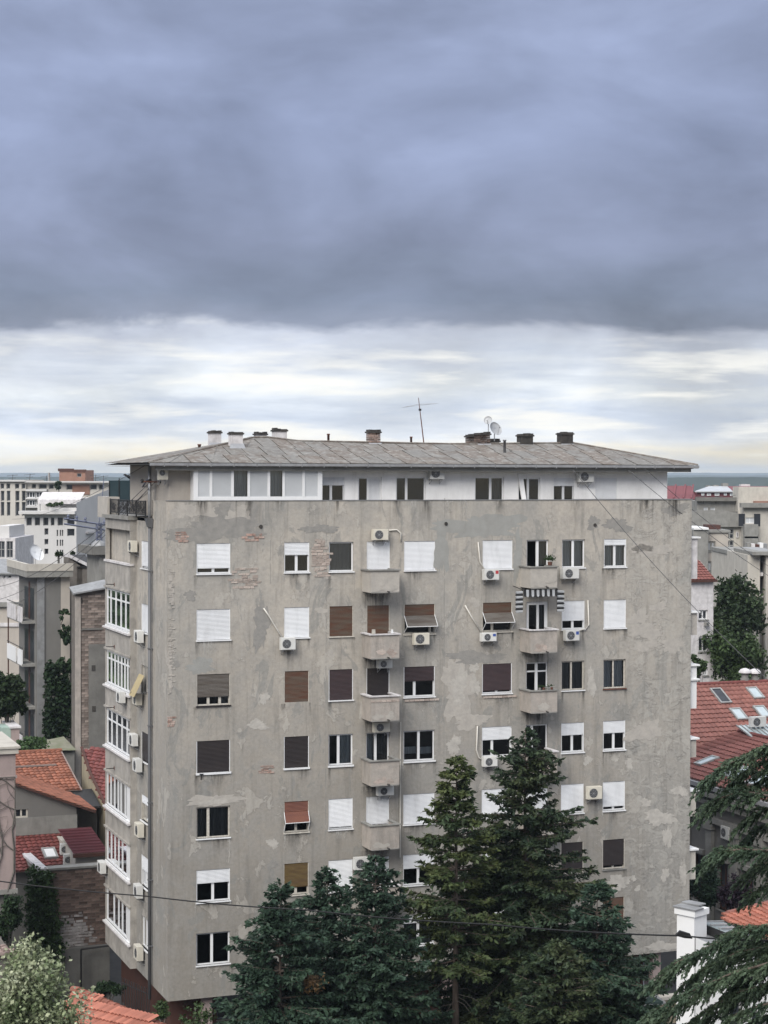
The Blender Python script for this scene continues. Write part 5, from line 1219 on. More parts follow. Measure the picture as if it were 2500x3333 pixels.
# ---- mid left: blue modern front at the edge
S = Site('glass_front_building', 'dark blue glazed front with white band at the far left edge', 'building', 20, 190)
a, b, c, d = S.rect(*rz(L1, -40, 900, 165, 1140)); hs = [S.rect(*rz(L1, -30, 935, 52, 1110)), S.rect(*rz(L1, 70, 935, 140, 1112))]
block(S, a, b, 0, 10, d, 'white_old', hs); [fwin(S.e, PL(0), *h, f='grey_frame', nx=2, nz=2) for h in hs]
a, b, c, d = S.rect(*rz(L1, -40, 770, 100, 895), 1.0); block(S, a, b, 1.0, 9, d, 'wall_white', [(a + .5, b - .3, c + .4, d - 1.2)], z0=c - 1, name='upper_floor'); fwin(S.e, PL(1.0), a + .5, b - .3, c + .4, d - 1.2, f='grey_frame', nx=2)
# ---- small white houses far left
for px_, dep_, box, lab, rf in ((20, 175, (-60, 1290, 205, 1470), 'small white gabled house half hidden at the left edge', 'tile_dark'), (15, 150, (-60, 1640, 205, 2070), 'low pale grey house with flat parapet at left edge', 'concrete')):
    S = Site('small_house', lab, 'house', px_, dep_); a, b, c, d = S.rect(*rz(L1, *box)); hs = [S.rect(*rz(L1, 35, box[1] + 8, 62, box[1] + 48)), S.rect(*rz(L1, 80, box[1] + 8, 125, box[1] + 46))] if rf == 'tile_dark' else []
    block(S, a, b, 0, 8, d, 'white_old' if rf == 'tile_dark' else 'wall_beige', hs)
    for h in hs: fwin(S.e, PL(0), *h)
    if rf == 'tile_dark': MB().prism([(a - .4, -.4, d), (b + .4, -.4, d), (b - 1, 4, d + 1.1), (a - .4, 4, d + 1.1)], (0, 0, .15)).build('roof', MT['zinc'], S.e)
    else: MB().box(a, b + .2, -.3, .4, d, d + .35).build('coping', MT['concrete'], S.e); MB().box(a, b, -.12, -.01, d - 1.6, d - 1.3).build('ledge', MT['white_old'], S.e)
# ---- flat-roofed concrete block with balconies and a big dish
S = Site('balcony_block', 'grey flat-roofed concrete block with stacked side balconies and ivy', 'building', 118, 128, YAW)
xa = S.p(118, 2000)[0]; xb = S.p(226, 2000)[0]; zt = S.p(170, 1877)[1]
yb = S.s(62, 1850, xa)[0]
block(S, xa, xb, 0, yb, zt, 'wall_grey')
strip = S.p(198, 1950)[0]; MB().box(strip, xb + .02, -.06, -.003, 4, zt - .02).build('pale_strip', MT['wall_beige'], S.e)
MB().box(xa + .05, xa + .55, -.10, -.003, 3, zt - .01).build('corner_pier', MT['zinc'], S.e)
mb = MB(); mb.box(xa - .75, xb + .15, -.55, yb + .6, zt, zt + .42); mb.build('roof_slab', MT['concrete'], S.e)
zs = zt + .42; mb = MB(); mb.box(xa - .78, xb + .15, -.6, -.36, zs, zs + .5); mb.box(xa - .78, xa - .55, -.36, yb + .6, zs, zs + .5); mb.build('parapet', MT['cream_wall'], S.e)
MB().box(xa - .5, xb, -.3, yb, zs, zs + .06).build('roof_felt', MT['concrete_dark'], S.e)
for k in range(6):
    z = zt - .1 - 2.95 * (k + 1); 
    mb = MB(); mb.box(xa - .9, xa, .4, yb - .2, z - .18, z); o = mb.build('side_balcony', MT['concrete'], S.e)
    for (y0, y1) in ((.5, 2.2), (2.9, yb - .3)):
        mb = MB(); mb.box(xa - .92, xa - .84, y0, y1, z - .1, z + .95); mb.build('balcony_panel', MT['white_old' if k != 1 else 'white_fresh'], o)
    mb = MB(); mb.tube([(xa - .88, .4, z + 1.1), (xa - .88, yb - .2, z + 1.1)], .03, 5); mb.build('rail', MT['black'], o)
    for y0 in (.8, 3.0): 
        mb = MB(); mb.box(xa - .015, xa - .003, y0, y0 + 1.5, z + .05, z + 2.2); mb.build('balcony_door', MT['glass_far'], o)
    mb = MB(); mb.box(xa - .02, xa - .002, 2.3, 2.85, z, z + 2.6); mb.build('panel', MT['brown_panel'], o)
    mb = MB(); mb.box(xa - .86, xa - .78, yb - .32, yb - .22, z - 2.9, z - .2); mb.build('post', MT['brown_panel'], o)
u, z = S.p(*L1(380, 1130), 1.8); dish('satellite_dish', S.world(u, 1.8, zs + .06), .62, .6, .5, 'big white satellite dish on the flat concrete roof', 'dish', 1.05, YAW)
# ---- brick party wall with a sloping cap
S = Site('brick_wall_building', 'tall sooty brick party wall with plastered edge and sloping grey cap', 'building', 262, 117, YAW)
xa, xb = S.p(245, 2100)[0], S.p(350, 2100)[0]; z1 = S.p(262, 1928)[1]; z2 = S.p(330, 1912)[1]; xs = S.p(262, 2100)[0]; zlow = S.p(300, 2442)[1] - .3
mb = MB(); mb.hexa([(xa, 0, 0), (xb, 0, 0), (xb, 1.2, 0), (xa, 1.2, 0)], [(xa, 0, z1), (xb, 0, z2), (xb, 1.2, z2), (xa, 1.2, z1)]); wl_ = mb.build('wall', MT['mortar'], S.e)
bricks(S, wl_, xs + .05, xb, zlow, z1 - .1, 0, 'brick_grey', .42, .16, 300, seed=4)
mb = MB(); mb.box(xa - .02, xs, -.08, -.003, 0, z1 - .25); mb.build('plaster_edge', MT['plaster_pink'], S.e)
mb = MB(); mb.prism([(xa - .2, -.35, z1 - .12), (xb, -.35, z2 - .05), (xb, .9, z2 + .35), (xa - .2, .9, z1 + .2)], (0, 0, .1)); mb.build('cap', MT['zinc'], S.e)
zsm = S.p(290, 2045)[1]; MB().box(xs + .04, xb - .3, -.10, -.045, zsm - .1, zsm).build('string_course', MT['concrete_dark'], S.e)
MB().box(xs + .5, xb, -.055, -.035, zlow, zsm - 1).build('cement_skim', MT['concrete_dark'], S.e)
for (x, y) in (L2(1008, 910), L2(1012, 1350), L2(865, 180)): u, z = S.p(x, y); MB().box(u - .12, u + .12, -.075, -.06, z - .18, z + .18).build('vent_hole', MT['soot'], S.e)
# ---- upper jumble behind it: roofs and stacks
S = Site('low_rooftop', 'small dark sheet roof with pale sloping gable coping behind the brick wall', 'building', 280, 136, YAW)
a, b, c, d = S.rect(*rz(L1, 830, 1108, 1010, 1220)); block(S, a, b, 0, 5, c, 'mortar'); MB().prism([(a, -.1, c), (b, -.1, c), (b, 3, d), (a, 3, d)], (0, 0, .08)).build('roof', MT['black'], S.e)
a2, b2, c2, d2 = S.rect(*rz(L1, 745, 1110, 860, 1250)); MB().prism([(a2, 0, 6), (b2 + .2, 0, 6), (b2 + .2, 0, c2 + .2), (a2, 0, d2)], (0, 2, 0)).build('gable', MT['mortar'], S.e); MB().prism([(a2, -.15, d2), (b2 + .5, -.15, c2 + .3), (b2 + .5, -.15, c2 + .55), (a2, -.15, d2 + .25)], (0, 2.2, 0)).build('gable_coping', MT['white_old'], S.e)
S = Site('grey_stair_tower', 'grey rendered stair tower carrying the lattice mast at left', 'building', 325, 126, YAW)
a, b, c, d = S.rect(*rz(L1, 978, 990, 1185, 1420)); block(S, a + .6, b, 0, 4, d, 'concrete', [(a + 1.4, a + 2.3, d - 4.6, d - 2.6)]); fwin(S.e, PL(0), a + 1.4, a + 2.3, d - 4.6, d - 2.6); MB().box(a, b, -.4, 4.3, d - .55, d).build('cornice', MT['concrete_dark'], S.e)
pu, pz = S.p(*L1(1068, 985), 1.5)
py_ = empty('lattice_mast', S.world(pu, 1.5, pz), YAW, 'blue-grey lattice mast with crossarm and wires on the stair tower', 'mast')
mb = MB(); zt_ = S.p(*L1(1068, 740), 1.5)[1] - pz; w = .17
for sx_ in (-w, w):
    for sy_ in (-w, w): mb.tube([(sx_, sy_, 0), (sx_ * .7, sy_ * .7, zt_)], .05, 4)
for k in range(6):
    z0_, z1_ = zt_ * k / 6, zt_ * (k + 1) / 6
    for sy_ in (-w, w): mb.tube([(-w, sy_ * .9, z0_), (w * .8, sy_ * .9, z1_)], .03, 4); mb.tube([(w, sy_ * .9, z0_), (-w * .8, sy_ * .9, z1_)], .03, 4)
mb.build('lattice', MT['pylon'], py_)
MB().lathe((0, 0, -.5), [(.75, 0), (.7, .3), (.45, .7), (.2, .9)], 12).build('base', MT['zinc'], py_)
ca = S.p(*L1(690, 690), 1.5); cb_ = S.p(*L1(1150, 760), 1.5)
for k in (0, .35): MB().tube([(ca[0] - pu, 0, ca[1] - pz - k), (cb_[0] - pu, 0, cb_[1] - pz - k)], .06, 4).build('crossarm', MT['pylon'], py_)
for f in (.1, .3, .5, .95): 
    x = (ca[0] + (cb_[0] - ca[0]) * f) - pu; z = (ca[1] + (cb_[1] - ca[1]) * f) - pz; MB().lathe((x, 0, z), [(.001, 0), (.1, .02), (.07, .15), (.11, .2), (.06, .32), (.001, .33)], 8).build('insulator', MT['pylon'], py_)
mt = S.world(pu, 1.5, pz + zt_)
wire([mt, at(480, 1560, 84)], .03, 'dark wire from the lattice mast up to the attic corner', 'pylon', .5)
wire([mt, at(338, 1560, 128)], .03, 'short dark wire rising steeply behind the terrace from the lattice mast', 'pylon', .3)
# ---- tiled houses down in the yard at left
S = Site('orange_roof_house', 'low house with bright orange clay tile roof in the left yard', 'house', 160, 106, YAW)
x0_, z0_ = S.p(30, 2580, 0); x1_, z1_ = S.p(268, 2573, 0); rl_, rz_ = S.p(20, 2452, 6.0); rr_, rz2 = S.p(266, 2441, 6.0)
ze = (z0_ + z1_) / 2; zr = (rz_ + rz2) / 2
block(S, x0_ + .4, x1_ - .3, .5, 9, ze - .1, 'wall_grey', [(x1_ - 3, x1_ - 1, ze - 1.8, ze - .6)]); fwin(S.e, PL(.5), x1_ - 3, x1_ - 1, ze - 1.8, ze - .6)
tiled(S, [(x0_, 0, ze), (x1_, 0, ze), (x1_, 6, zr), (x0_, 6, zr)], 'tile_orange', .30, .42)
MB().tube([(x0_, 6, zr + .05), (x1_, 6, zr + .05)], .1, 8).build('ridge_cap', MT['tile_orange'], S.e)
zm = ze + (zr - ze) * .6; MB().tube([(x0_ + .5, 3.6, zm + .08), (x1_ - .8, 3.6, zm + .08)], .09, 6).build('ridge_cap', MT['tile_old'], S.e)
S = Site('brown_tile_house', 'narrow yellow-walled house with darker red tile roof against the bay', 'house', 310, 104, YAW)
zb_ = S.p(350, 2645, 0)[1]; zt_b = S.p(310, 2440, 6.5)[1]; eB = Vector((1, 0, 0)); uB = Vector((0, 6.5, zt_b - zb_)).normalized(); P0 = Vector((0, 0, zb_))
v = [on_slope(S, P0, eB, uB, x, y) for x, y in ((352, 2645), (266, 2438), (352, 2436), (293, 2520), (350, 2640))]
tiled(S, [v[4], v[0] + Vector((.4, 0, 0)), v[2] + Vector((.4, 0, 0)), v[1], v[3]], 'tile_dark', .30, .40)
MB().quad((v[3].x, v[3].y, 0), (v[4].x, v[4].y, 0), tuple(v[4] - Vector((0, 0, .1))), tuple(v[3] - Vector((0, 0, .1)))).quad((v[4].x, v[4].y, 0), (v[0].x + .4, v[0].y, 0), (v[0].x + .4, v[0].y, v[0].z - .1), tuple(v[4] - Vector((0, 0, .1)))).quad((v[1].x, v[1].y, 0), (v[3].x, v[3].y, 0), tuple(v[3] - Vector((0, 0, .1))), tuple(v[1] - Vector((0, 0, .1)))).build('wall', MT['wall_yellow'], S.e)
MB().tube([v[1] + Vector((0, 0, .1)), v[3] + Vector((0, 0, .1)), v[4] + Vector((0, 0, .1))], .09, 6).build('verge', MT['brown_panel'], S.e); x0_ = v[3].x; za = v[3].z - .5
MB().box(x0_ - 2.3, x0_ - .1, 1.5, 3, 0, za - .8).build('lean_to', MT['concrete_dark'], S.e); MB().prism([(x0_ - 2.5, .8, za - .9), (x0_ - .05, .8, za - .9), (x0_ - .05, 3.2, za - .3), (x0_ - 2.5, 3.2, za - .3)], (0, 0, .08)).build('lean_to_roof', MT['black'], S.e)
MB().box(x0_ - 1.6, x0_ - 1.5, .6, .7, 0, za - 2).build('drainpipe', MT['black'], S.e)
S = Site('grey_gable_house', 'grey rendered gable wall with a small window and sloping tile edge', 'house', 150, 101, YAW)
xl = S.p(20, 2640)[0]; xr = S.p(249, 2660)[0]; zl = S.p(40, 2553)[1] + .15; zrr = S.p(249, 2624)[1]; wh = S.rect(*rz(L3, 112, 500, 216, 622))
xm = xl + .01; mb = MB(); holed(mb, xl, xr, 0, min(zrr, wh[3] + 1), [wh], PL(0), .15); zq = min(zrr, wh[3] + 1); mb.quad((xl, 0, zq), (xr, 0, zq), (xr, 0, zrr), (xl, 0, zl)); mb.quad((xr, 0, 0), (xr, 7, 0), (xr, 7, zrr), (xr, 0, zrr)); mb.build('wall', MT['wall_grey'], S.e)
fwin(S.e, PL(0), *wh, f='old_paint', nx=2, fw=.09, d0=.06); zb1 = S.p(150, 2690)[1]; MB().box(xl, xr + .03, -.04, -.003, zb1 - .4, zb1 + .55).build('plinth_band', MT['concrete'], S.e)
sl_ = (zrr - zl) / (xr - xl); ex = 1.0
tiled(S, [(xr + ex, 5.5, zrr + sl_ * ex + .12), (xr + ex, -.3, zrr + sl_ * ex + .12), (xl, -.3, zl + .12), (xl, 5.5, zl + .12)], 'tile_orange', .30, .40)
MB().prism([(xl, -.32, zl), (xr + ex, -.32, zrr + sl_ * ex), (xr + ex, -.32, zrr + sl_ * ex + .1), (xl, -.32, zl + .1)], (0, .12, 0)).build('verge', MT['brown_panel'], S.e)
S = Site('dark_red_house', 'low house with dark red tile roof and one bright skylight', 'house', 150, 97, YAW)
ea = S.p(60, 2824, 0); eb = S.p(242, 2824, 0); rl_ = S.p(30, 2702, 4.5); rr_ = S.p(200, 2700, 4.5); ze = eb[1]; zr = rr_[1]
hol = []
tiled(S, [(ea[0] - 1, 0, ze), (eb[0], 0, ze), (rr_[0], 4.5, zr), (rl_[0], 4.5, zr)], 'tile_dark', .30, .38)
block(S, ea[0] - 1, eb[0] - .3, .4, 8, ze - .15, 'wall_grey')
e = Vector((1, 0, 0)); u = Vector((0, 4.5, zr - ze)).normalized(); P0 = Vector((ea[0], 0, ze))
q = on_slope(S, P0, e, u, *L3(347, 948)); skylight(S, q, e, u, .72, 1.2, '', 'white_fresh')
for k, (x, y, lab) in enumerate((((L3(500, 905))[0], L3(500, 905)[1], 'upper of two white air conditioners on the dark red tile roof'), (L3(527, 985)[0], L3(527, 985)[1], 'lower of two white air conditioners on the dark red tile roof'))):
    q = on_slope(S, P0, e, u, x, y)
    ac_unit(lambda a, d, z, S=S, q=q: tuple(S.world(q.x + a, q.y + d, q.z + z)), -.28, .30, .05, .62, lab, gap=0, group='air conditioners on the dark red roof')
S = Site('maroon_roof_annex', 'cream annex with maroon pressed sheet roof beside the bay', 'house', 280, 96, YAW)
ea = S.p(256, 2778, 0); eb = S.p(350, 2776, 0); ra = S.p(203, 2700, 4.2); ze = (ea[1] + eb[1]) / 2; zr = ra[1]
block(S, ea[0] - .1, eb[0], .35, 6, ze - .05, 'cream_wall', [(ea[0] + .5, ea[0] + 1.8, ze - 1.6, ze - .75)]); fwin(S.e, PL(.35), ea[0] + .5, ea[0] + 1.8, ze - 1.6, ze - .75, fw=.1)
mb = MB(); n = 26; W_ = eb[0] - ea[0] + .3
for k in range(n):
    a_, b_ = ea[0] - .25 + W_ * k / n, ea[0] - .25 + W_ * (k + 1) / n; m_ = (a_ + b_) / 2
    for s0, s1 in ((a_, m_), (m_, b_)):
        h0 = 0 if s0 == a_ else .06; h1 = .06 - h0
        mb.quad((s0, 0, ze + h0), (s1, 0, ze + h1), (s1, 4.2, zr + h1), (s0, 4.2, zr + h0))
rf = mb.build('roof', MT['maroon_metal'], S.e)
for j in range(9): f = j / 9; MB().box(ea[0] - .25, eb[0], 4.2 * f - .02, 4.2 * f + .03, ze + (zr - ze) * f + .055, ze + (zr - ze) * f + .085).build('sheet_step', MT['maroon_metal'], rf)
MB().box(ea[0] - .3, eb[0], -.12, -.0, ze - .16, ze + .03).build('fascia', MT['brown_panel'], S.e)
# ---- rubble brick boundary wall with concrete base
S = Site('boundary_wall', 'dark rubble brick boundary wall on a concrete base beside the bay', 'wall', 240, 94.6, YAW)
xl = S.p(150, 2900)[0]; xr = S.p(352, 2900)[0]; zt = S.p(250, 2826)[1]; zb_ = S.p(250, 3080)[1]
MB().box(xl, xr, 0, .5, zb_, zt).build('core', MT['mortar'], S.e); cr_ = [o for o in S.e.children][0]
bricks(S, cr_, xl, xr, zb_, zt - .08, 0, 'brickdark', .42, .15, 300, seed=9)
MB().box(xl, xr, -.12, .6, zt, zt + .1).build('coping', MT['concrete'], S.e); MB().box(xl, xr, -.35, .5, 0, zb_ - .002).build('base', MT['concrete_dark'], S.e)
wq = S.rect(*rz(L3, 400, 1385, 680, 1610), -.03); rr2 = random.Random(5); mb = MB()
for k in range(260):
    x = (wq[0] + wq[1]) / 2 + rr2.gauss(0, .27) * (wq[1] - wq[0]); z = zb_ + .15 * int((max(0, (wq[2] + wq[3]) / 2 + rr2.gauss(-.1, .27) * (wq[3] - wq[2]) - zb_)) / .15); w = rr2.uniform(.08, .34)
    if xl < x - w / 2 and x + w / 2 < xr and z < zt - .2: mb.box(x - w / 2, x + w / 2, -.05 - rr2.uniform(0, .03), -.02, z + rr2.uniform(.0, .03), z + rr2.uniform(.09, .15))
mb.build('whitewashed_brick', MT['brick_lime'], S.e)['kind'] = 'stuff'
mb = MB(); za = S.s(50, 2742, xl)[1]; ya = S.s(50, 2742, xl)[0]; mb.prism([(xl, 0, 0), (xl, ya, 0), (xl, ya, za), (xl, 0, zt)], (-.3, 0, 0)); mb.build('return_wall', MT['concrete'], S.e)
mb = MB(); mb.prism([(xl + .08, -.1, zt), (xl + .08, ya, za), (xl + .08, ya, za + .12), (xl + .08, -.1, zt + .12)], (-.46, 0, 0)); mb.build('return_coping', MT['white_old'], S.e)
fr_ = empty('pole_frame', S.world(S.p(264, 3080, -1)[0], -1.0, 0), YAW, 'thin black goal-shaped pole frame before the concrete wall', 'frame')
wz = S.p(264, 3090, -1)[1]; wx = S.p(405, 3090, -1)[0] - S.p(264, 3080, -1)[0]
for x in (0, wx): MB().tube([(x, 0, 0), (x, 0, wz)], .05, 6).build('post', MT['black'], fr_)
MB().tube([(0, 0, wz), (wx, 0, wz + .1)], .05, 6).build('crossbar', MT['black'], fr_)
# ---- pink house at the left edge
S = Site('pink_house', 'faded pink house corner with bare climbing vine at the left edge', 'house', 0, 88, YAW)
xl = S.p(-120, 2700)[0]; xr = S.p(51, 2700)[0]; zt = S.p(20, 2436)[1]; zc = S.p(20, 2530)[1]; zlow = S.p(30, 2902)[1]
MB().box(xl, xr, 0, 5, zlow, zt).build('wall', MT['wall_pink'], S.e); MB().box(xl, xr - .25, .3, 5, 0, zlow).build('lower_wall', MT['concrete_dark'], S.e)
MB().box(xl, xr + .12, -.15, 5.1, zt - .25, zt).box(xl, xr + .2, -.22, 5.2, zt, zt + .1).build('cornice', MT['cream_wall'], S.e); MB().box(xl, xr + .06, -.07, 5.03, zc - .06, zc + .06).build('string_course', MT['wall_pink'], S.e); MB().box(xl, xr + .08, -.1, 5, zlow - .1, zlow + .12).build('ledge', MT['concrete'], S.e)
vn = empty('bare_vine', S.world(xr - .7, -.05, zlow), YAW, 'leafless branching vine clinging to the pink wall', 'vine'); rr3 = random.Random(2); mb = MB()
def grow(p, d, L, r, k):
    pts = [p]
    for i in range(6):
        d = d + rr3.uniform(-.35, .35); p = (p[0] + math.sin(d) * L / 6, -.02, p[2] + math.cos(d) * L / 6); p = (min(max(p[0], -.9), .66), p[1], min(max(p[2], 0), zc - zlow)); pts.append(p)
        if k and rr3.random() < .75: grow(p, d + rr3.choice((-1, 1)) * rr3.uniform(.5, 1.2), L * .45, r * .6, k - 1)
    mb.tube(pts, [r * (1 - .1 * i) for i in range(7)], 4)
grow((.3, -.02, 0), 0, zc - zlow + .5, .05, 2); grow((-.3, -.02, 0), 0, zc - zlow, .04, 2); mb.build('stem', MT['bark_grey'], vn)
S = Site('old_shed', 'old shed with brown weathered tile roof behind the silvery tree', 'shed', 15, 80, YAW)
a = S.p(-60, 3105)[0]; b = S.p(64, 3085)[0]; ze = S.p(30, 3105)[1]; zr = S.p(20, 3036, 3)[1]
block(S, a, b - .3, .3, 5, ze - .05, 'mortar'); tiled(S, [(a, 0, ze), (b, 0, ze), (b - 1.2, 3, zr), (a, 3, zr)], 'tile_old', .28, .32)
# ---- mossy lean-to, mint and pink bits behind the orange roof
S = Site('mossy_shed', 'low mossy sheet-roofed shed half overgrown with ivy', 'shed', 150, 115, YAW)
a, ze = S.p(50, 2452); b = S.p(246, 2448)[0]; zr = S.p(220, 2398, 4)[1]; zl_ = S.p(60, 2436, 4)[1]
block(S, a, b, .3, 6, ze - .1, 'concrete'); 
for k in range(7): f0, f1 = k / 7, (k + 1) / 7; MB().prism([(a + (b - a) * f0, 0, ze + .02 * (k % 2)), (a + (b - a) * f1 + .05, 0, ze + .02 * (k % 2)), (a + (b - a) * f1 + .05, 4, zl_ + (zr - zl_) * f1), (a + (b - a) * f0, 4, zl_ + (zr - zl_) * f0)], (0, 0, .03)).build('roof_sheet', MT['moss'], S.e)
S = Site('pink_shed', 'small pink rendered shed with mint green side at left', 'shed', 40, 120, YAW)
a, b, c, d = S.rect(*rz(L2, 122, 1560, 210, 1760)); block(S, a, b, 0, 3, d, 'wall_pink'); MB().box(a - .1, b + .1, -.1, 3.1, d, d + .12).build('coping', MT['white_old'], S.e); a, b, c, d = S.rect(*rz(L2, 20, 1555, 120, 1720)); MB().box(a, b, .1, 2, c, d).build('mint_panel', MT['mint'], S.e)
# ---- near roof at bottom left
S = Site('near_tile_house', 'near house with orange tile roof and round ridge at bottom left', 'house', 380, 60, 0)
g1, g2 = at(238, 3226, 62), at(530, 3352, 57); lo1, lo2 = at(70, 3520, 57), at(390, 3620, 52)
tl_ = lambda P: tuple(P - S.o)
tiled(S, [tl_(lo1), tl_(lo2), tl_(g2), tl_(g1)], 'tile_near', .24, .34)
mb = MB(); k = 14
for i in range(k): p0 = g1.lerp(g2, i / k) - S.o; p1 = g1.lerp(g2, (i + 1.08) / k) - S.o; mb.tube([p0 + Vector((0, 0, .05)), p1 + Vector((0, 0, .08))], [.13, .15], 8)
mb.build('ridge_cap', MT['tile_near'], S.e)
MB().hexa([tl_(Vector((p.x, p.y, 0))) for p in (lo1, lo2, g2, g1)], [tl_(p - Vector((0, 0, .4))) for p in (lo1, lo2, g2, g1)]).build('wall', MT['cream_wall'], S.e)
# ---- iron fence by the flank
f0 = at(397, 3260, 87); f1 = at(485, 3300, 85); fe = empty('iron_fence', (f0.x, f0.y, 0), 0, 'black iron railing fence below the left flank', 'fence'); z1_ = at(440, 3200, 86).z
dv = (f1 - f0); dv.z = 0
for k in range(12): q = dv * (k / 11); MB().box(q.x - .02, q.x + .02, q.y - .02, q.y + .02, 0, z1_).build('bar', MT['black'], fe)
for z in (.4, z1_ - .25): MB().tube([(0, 0, z), (dv.x, dv.y, z)], .03, 5).build('rail', MT['black'], fe)

# ================================================================== right-hand neighbours
S = Site('maroon_roof_terrace', 'long row of maroon roofs with dormers below the far wood at right', 'building', 2340, 330)
ze = S.p(2340, 1626)[1]; zr = S.p(2260, 1583, 6)[1]; xa, xb = S.p(2100, 1600)[0], S.p(2600, 1600)[0]; xm = S.p(2268, 1600)[0]; xn = S.p(2384, 1600)[0]
block(S, xa, xb, .2, 14, ze, 'wall_far'); MB().prism([(xa, 0, ze), (xm, 0, ze), (xm, 6, zr), (xa, 6, zr)], (0, 0, .1)).build('roof', MT['maroon_far'], S.e)
for px in (2190, 2222, 2248): a = S.p(px, 1600)[0]; MB().prism([(a, -.05, ze + .1), (a + .3, -.05, ze + .1), (a + 1.6, 6, zr + .15), (a + 1.3, 6, zr + .15)], (0, 0, .25)).build('roof_seam', MT['maroon_far'], S.e)
zd = S.p(2340, 1602)[1]; MB().box(xm, xn, 0, 6, ze, zd).box(xn + .02, xb, .3, 6, ze, S.p(2440, 1604)[1]).build('dormer_wall', MT['maroon_far'], S.e)
for (l, r, t, b) in ((487, 525, 385, 415), (555, 605, 390, 418), (648, 705, 385, 418), (758, 795, 385, 415), (832, 888, 385, 422), (922, 950, 388, 418)): h = S.rect(*rz(R1, l, t, r, b)); fwin(S.e, PL(-.2), *h, g='glass_frost', fw=.15, d0=.05)
z2 = S.p(2340, 1586, 5)[1]; MB().prism([(xm - .4, -.6, zd), (xn, -.6, zd), (xn, 5, z2), (xm + 3, 5, z2)], (0, 0, .2)).build('sheet_roof', MT['glass_frost'], S.e); MB().prism([(xn, -.6, zd + .1), (xb, -.6, zd + .1), (xb, 5, z2), (xn, 5, z2)], (0, 0, .2)).build('roof', MT['maroon_far'], S.e)
for (l, t, r, b) in ((565, 295, 600, 330), (750, 268, 815, 330), (640, 290, 700, 310), (968, 280, 1075, 310)): a, b_, c, d = S.rect(*rz(R1, l, t, r, b), 5); MB().box(a, b_, 5, 7, c - .5, d).build('chimney', MT['white_old' if t == 280 else 'concrete'], S.e)
S = Site('grey_apartments', 'weathered grey apartment block with balconies far behind at right', 'building', 2390, 245)
a, b, c, d = S.rect(*rz(R1, 440, 640, 1000, 1010)); hs = [S.rect(*rz(R1, 780, t, 880, b_)) for t, b_ in ((668, 790), (815, 935), (955, 1075))]; block(S, a, b, 0, 12, d, 'cream_wall', hs); [fwin(S.e, PL(0), *h, f='grey_frame', nx=2, nz=2, fw=.12) for h in hs]
a, b, c, d = S.rect(*rz(R1, 440, 482, 1010, 640), 3); hs2 = [S.rect(*rz(R1, l, t, r, b_), 3) for l, t, r, b_ in ((520, 555, 568, 625), (600, 560, 655, 600))]; block(S, a, b, 3, 12, d, 'concrete', hs2, z0=c, name='top_storey'); [fwin(S.e, PL(3), *h, g='glass_frost') for h in hs2]
MB().box(a - .3, b + .5, 2.2, 3, d, d + .5).box(a, b + .5, 1.5, 3, c + .1, c + .4).build('ledge', MT['concrete_dark'], S.e)
for k in range(8):                                             # arcade on the terrace
    x0_ = S.p(*R1(480 + 34 * k, 700))[0]; MB().box(x0_, x0_ + .45, -.5, -.1, d - 9.5, d - 6.4).build('arcade_pier', MT['concrete'], S.e)
x0_, z0_ = S.p(*R1(610, 680)); MB().prism([(x0_ + 5.6 * math.cos(math.pi * k / 10), -.6, z0_ - 1.2 + 2.2 * math.sin(math.pi * k / 10)) for k in range(11)], (0, .4, 0)).build('arch', MT['concrete'], S.e)
a2, b2, c2, d2 = S.rect(*rz(R1, 1000, 560, 1330, 1000), -2); hs3 = [S.rect(*rz(R1, 1020, t, 1128, b_), -2) for t, b_ in ((680, 750), (830, 895))]; block(S, a2, b2, -2, 12, d2, 'cream_wall', hs3, name='side_block')
for h in hs3: fwin(S.e, PL(-2), *h, g='glass_frost', nx=2); MB().box(h[0] - .3, h[1] + .3, -3, -2.02, h[2] - 1.9, h[2] - .1).build('balcony', MT['concrete'], S.e)
for px in (975, 1160): x0_, z0_ = S.p(*R1(px, 700), -2.1); MB().box(x0_ - .4, x0_ + .4, -2.1, -2.02, z0_ - .9, z0_ + .7).build('small_window', MT['glass_far'], S.e)
MB().box(a2 - .5, b2, -2.8, -1.5, d2, d2 + .6).build('cornice', MT['concrete'], S.e); x0_, _ = S.p(*R1(1130, 500), 0); MB().box(x0_, x0_ + 9, 0, 4, d2 - .5, S.p(*R1(1200, 482), 0)[1]).build('brick_attic', MT['brick_red'], S.e)
x0_, z0_ = S.p(*R1(935, 450), 1); MB().box(x0_, x0_ + 5, 1, 5, z0_ - 4, z0_ + 1.5).build('roof_box', MT['cream_wall'], S.e)
GA = S
S = Site('beige_house', 'beige house with two balcony windows and dark roof box at right', 'house', 2326, 190)
a, b, c, d = S.rect(*rz(R1, 490, 860, 812, 1500)); hs = [S.rect(*rz(R1, 508, 965, 660, 1090)), S.rect(*rz(R1, 520, 1205, 660, 1330))]; block(S, a, b, 0, 9, d, 'wall_beige', hs); [fwin(S.e, PL(0), *h, f='concrete', nx=3, fw=.18, g='glass_frost', sill='concrete') for h in hs]
MB().box(a - .2, b + .2, -.2, 9, d, d + .25).build('coping', MT['concrete'], S.e); a, b, c, d = S.rect(*rz(R1, 570, 770, 722, 840), 2); MB().box(a, b, 2, 5, c - .3, d).build('roof_box', MT['brown_panel'], S.e)
a, b, c, d = S.rect(*rz(R1, 395, 825, 575, 910), -1); block(S, a, b, -1, 6, d, 'concrete', name='side_wing'); MB().box(a, b, -1.2, 6, d, d + .2).build('coping', MT['white_fresh'], S.e)
S = Site('white_side_building', 'white plain-walled building with one window behind the trees at right', 'building', 2400, 172)
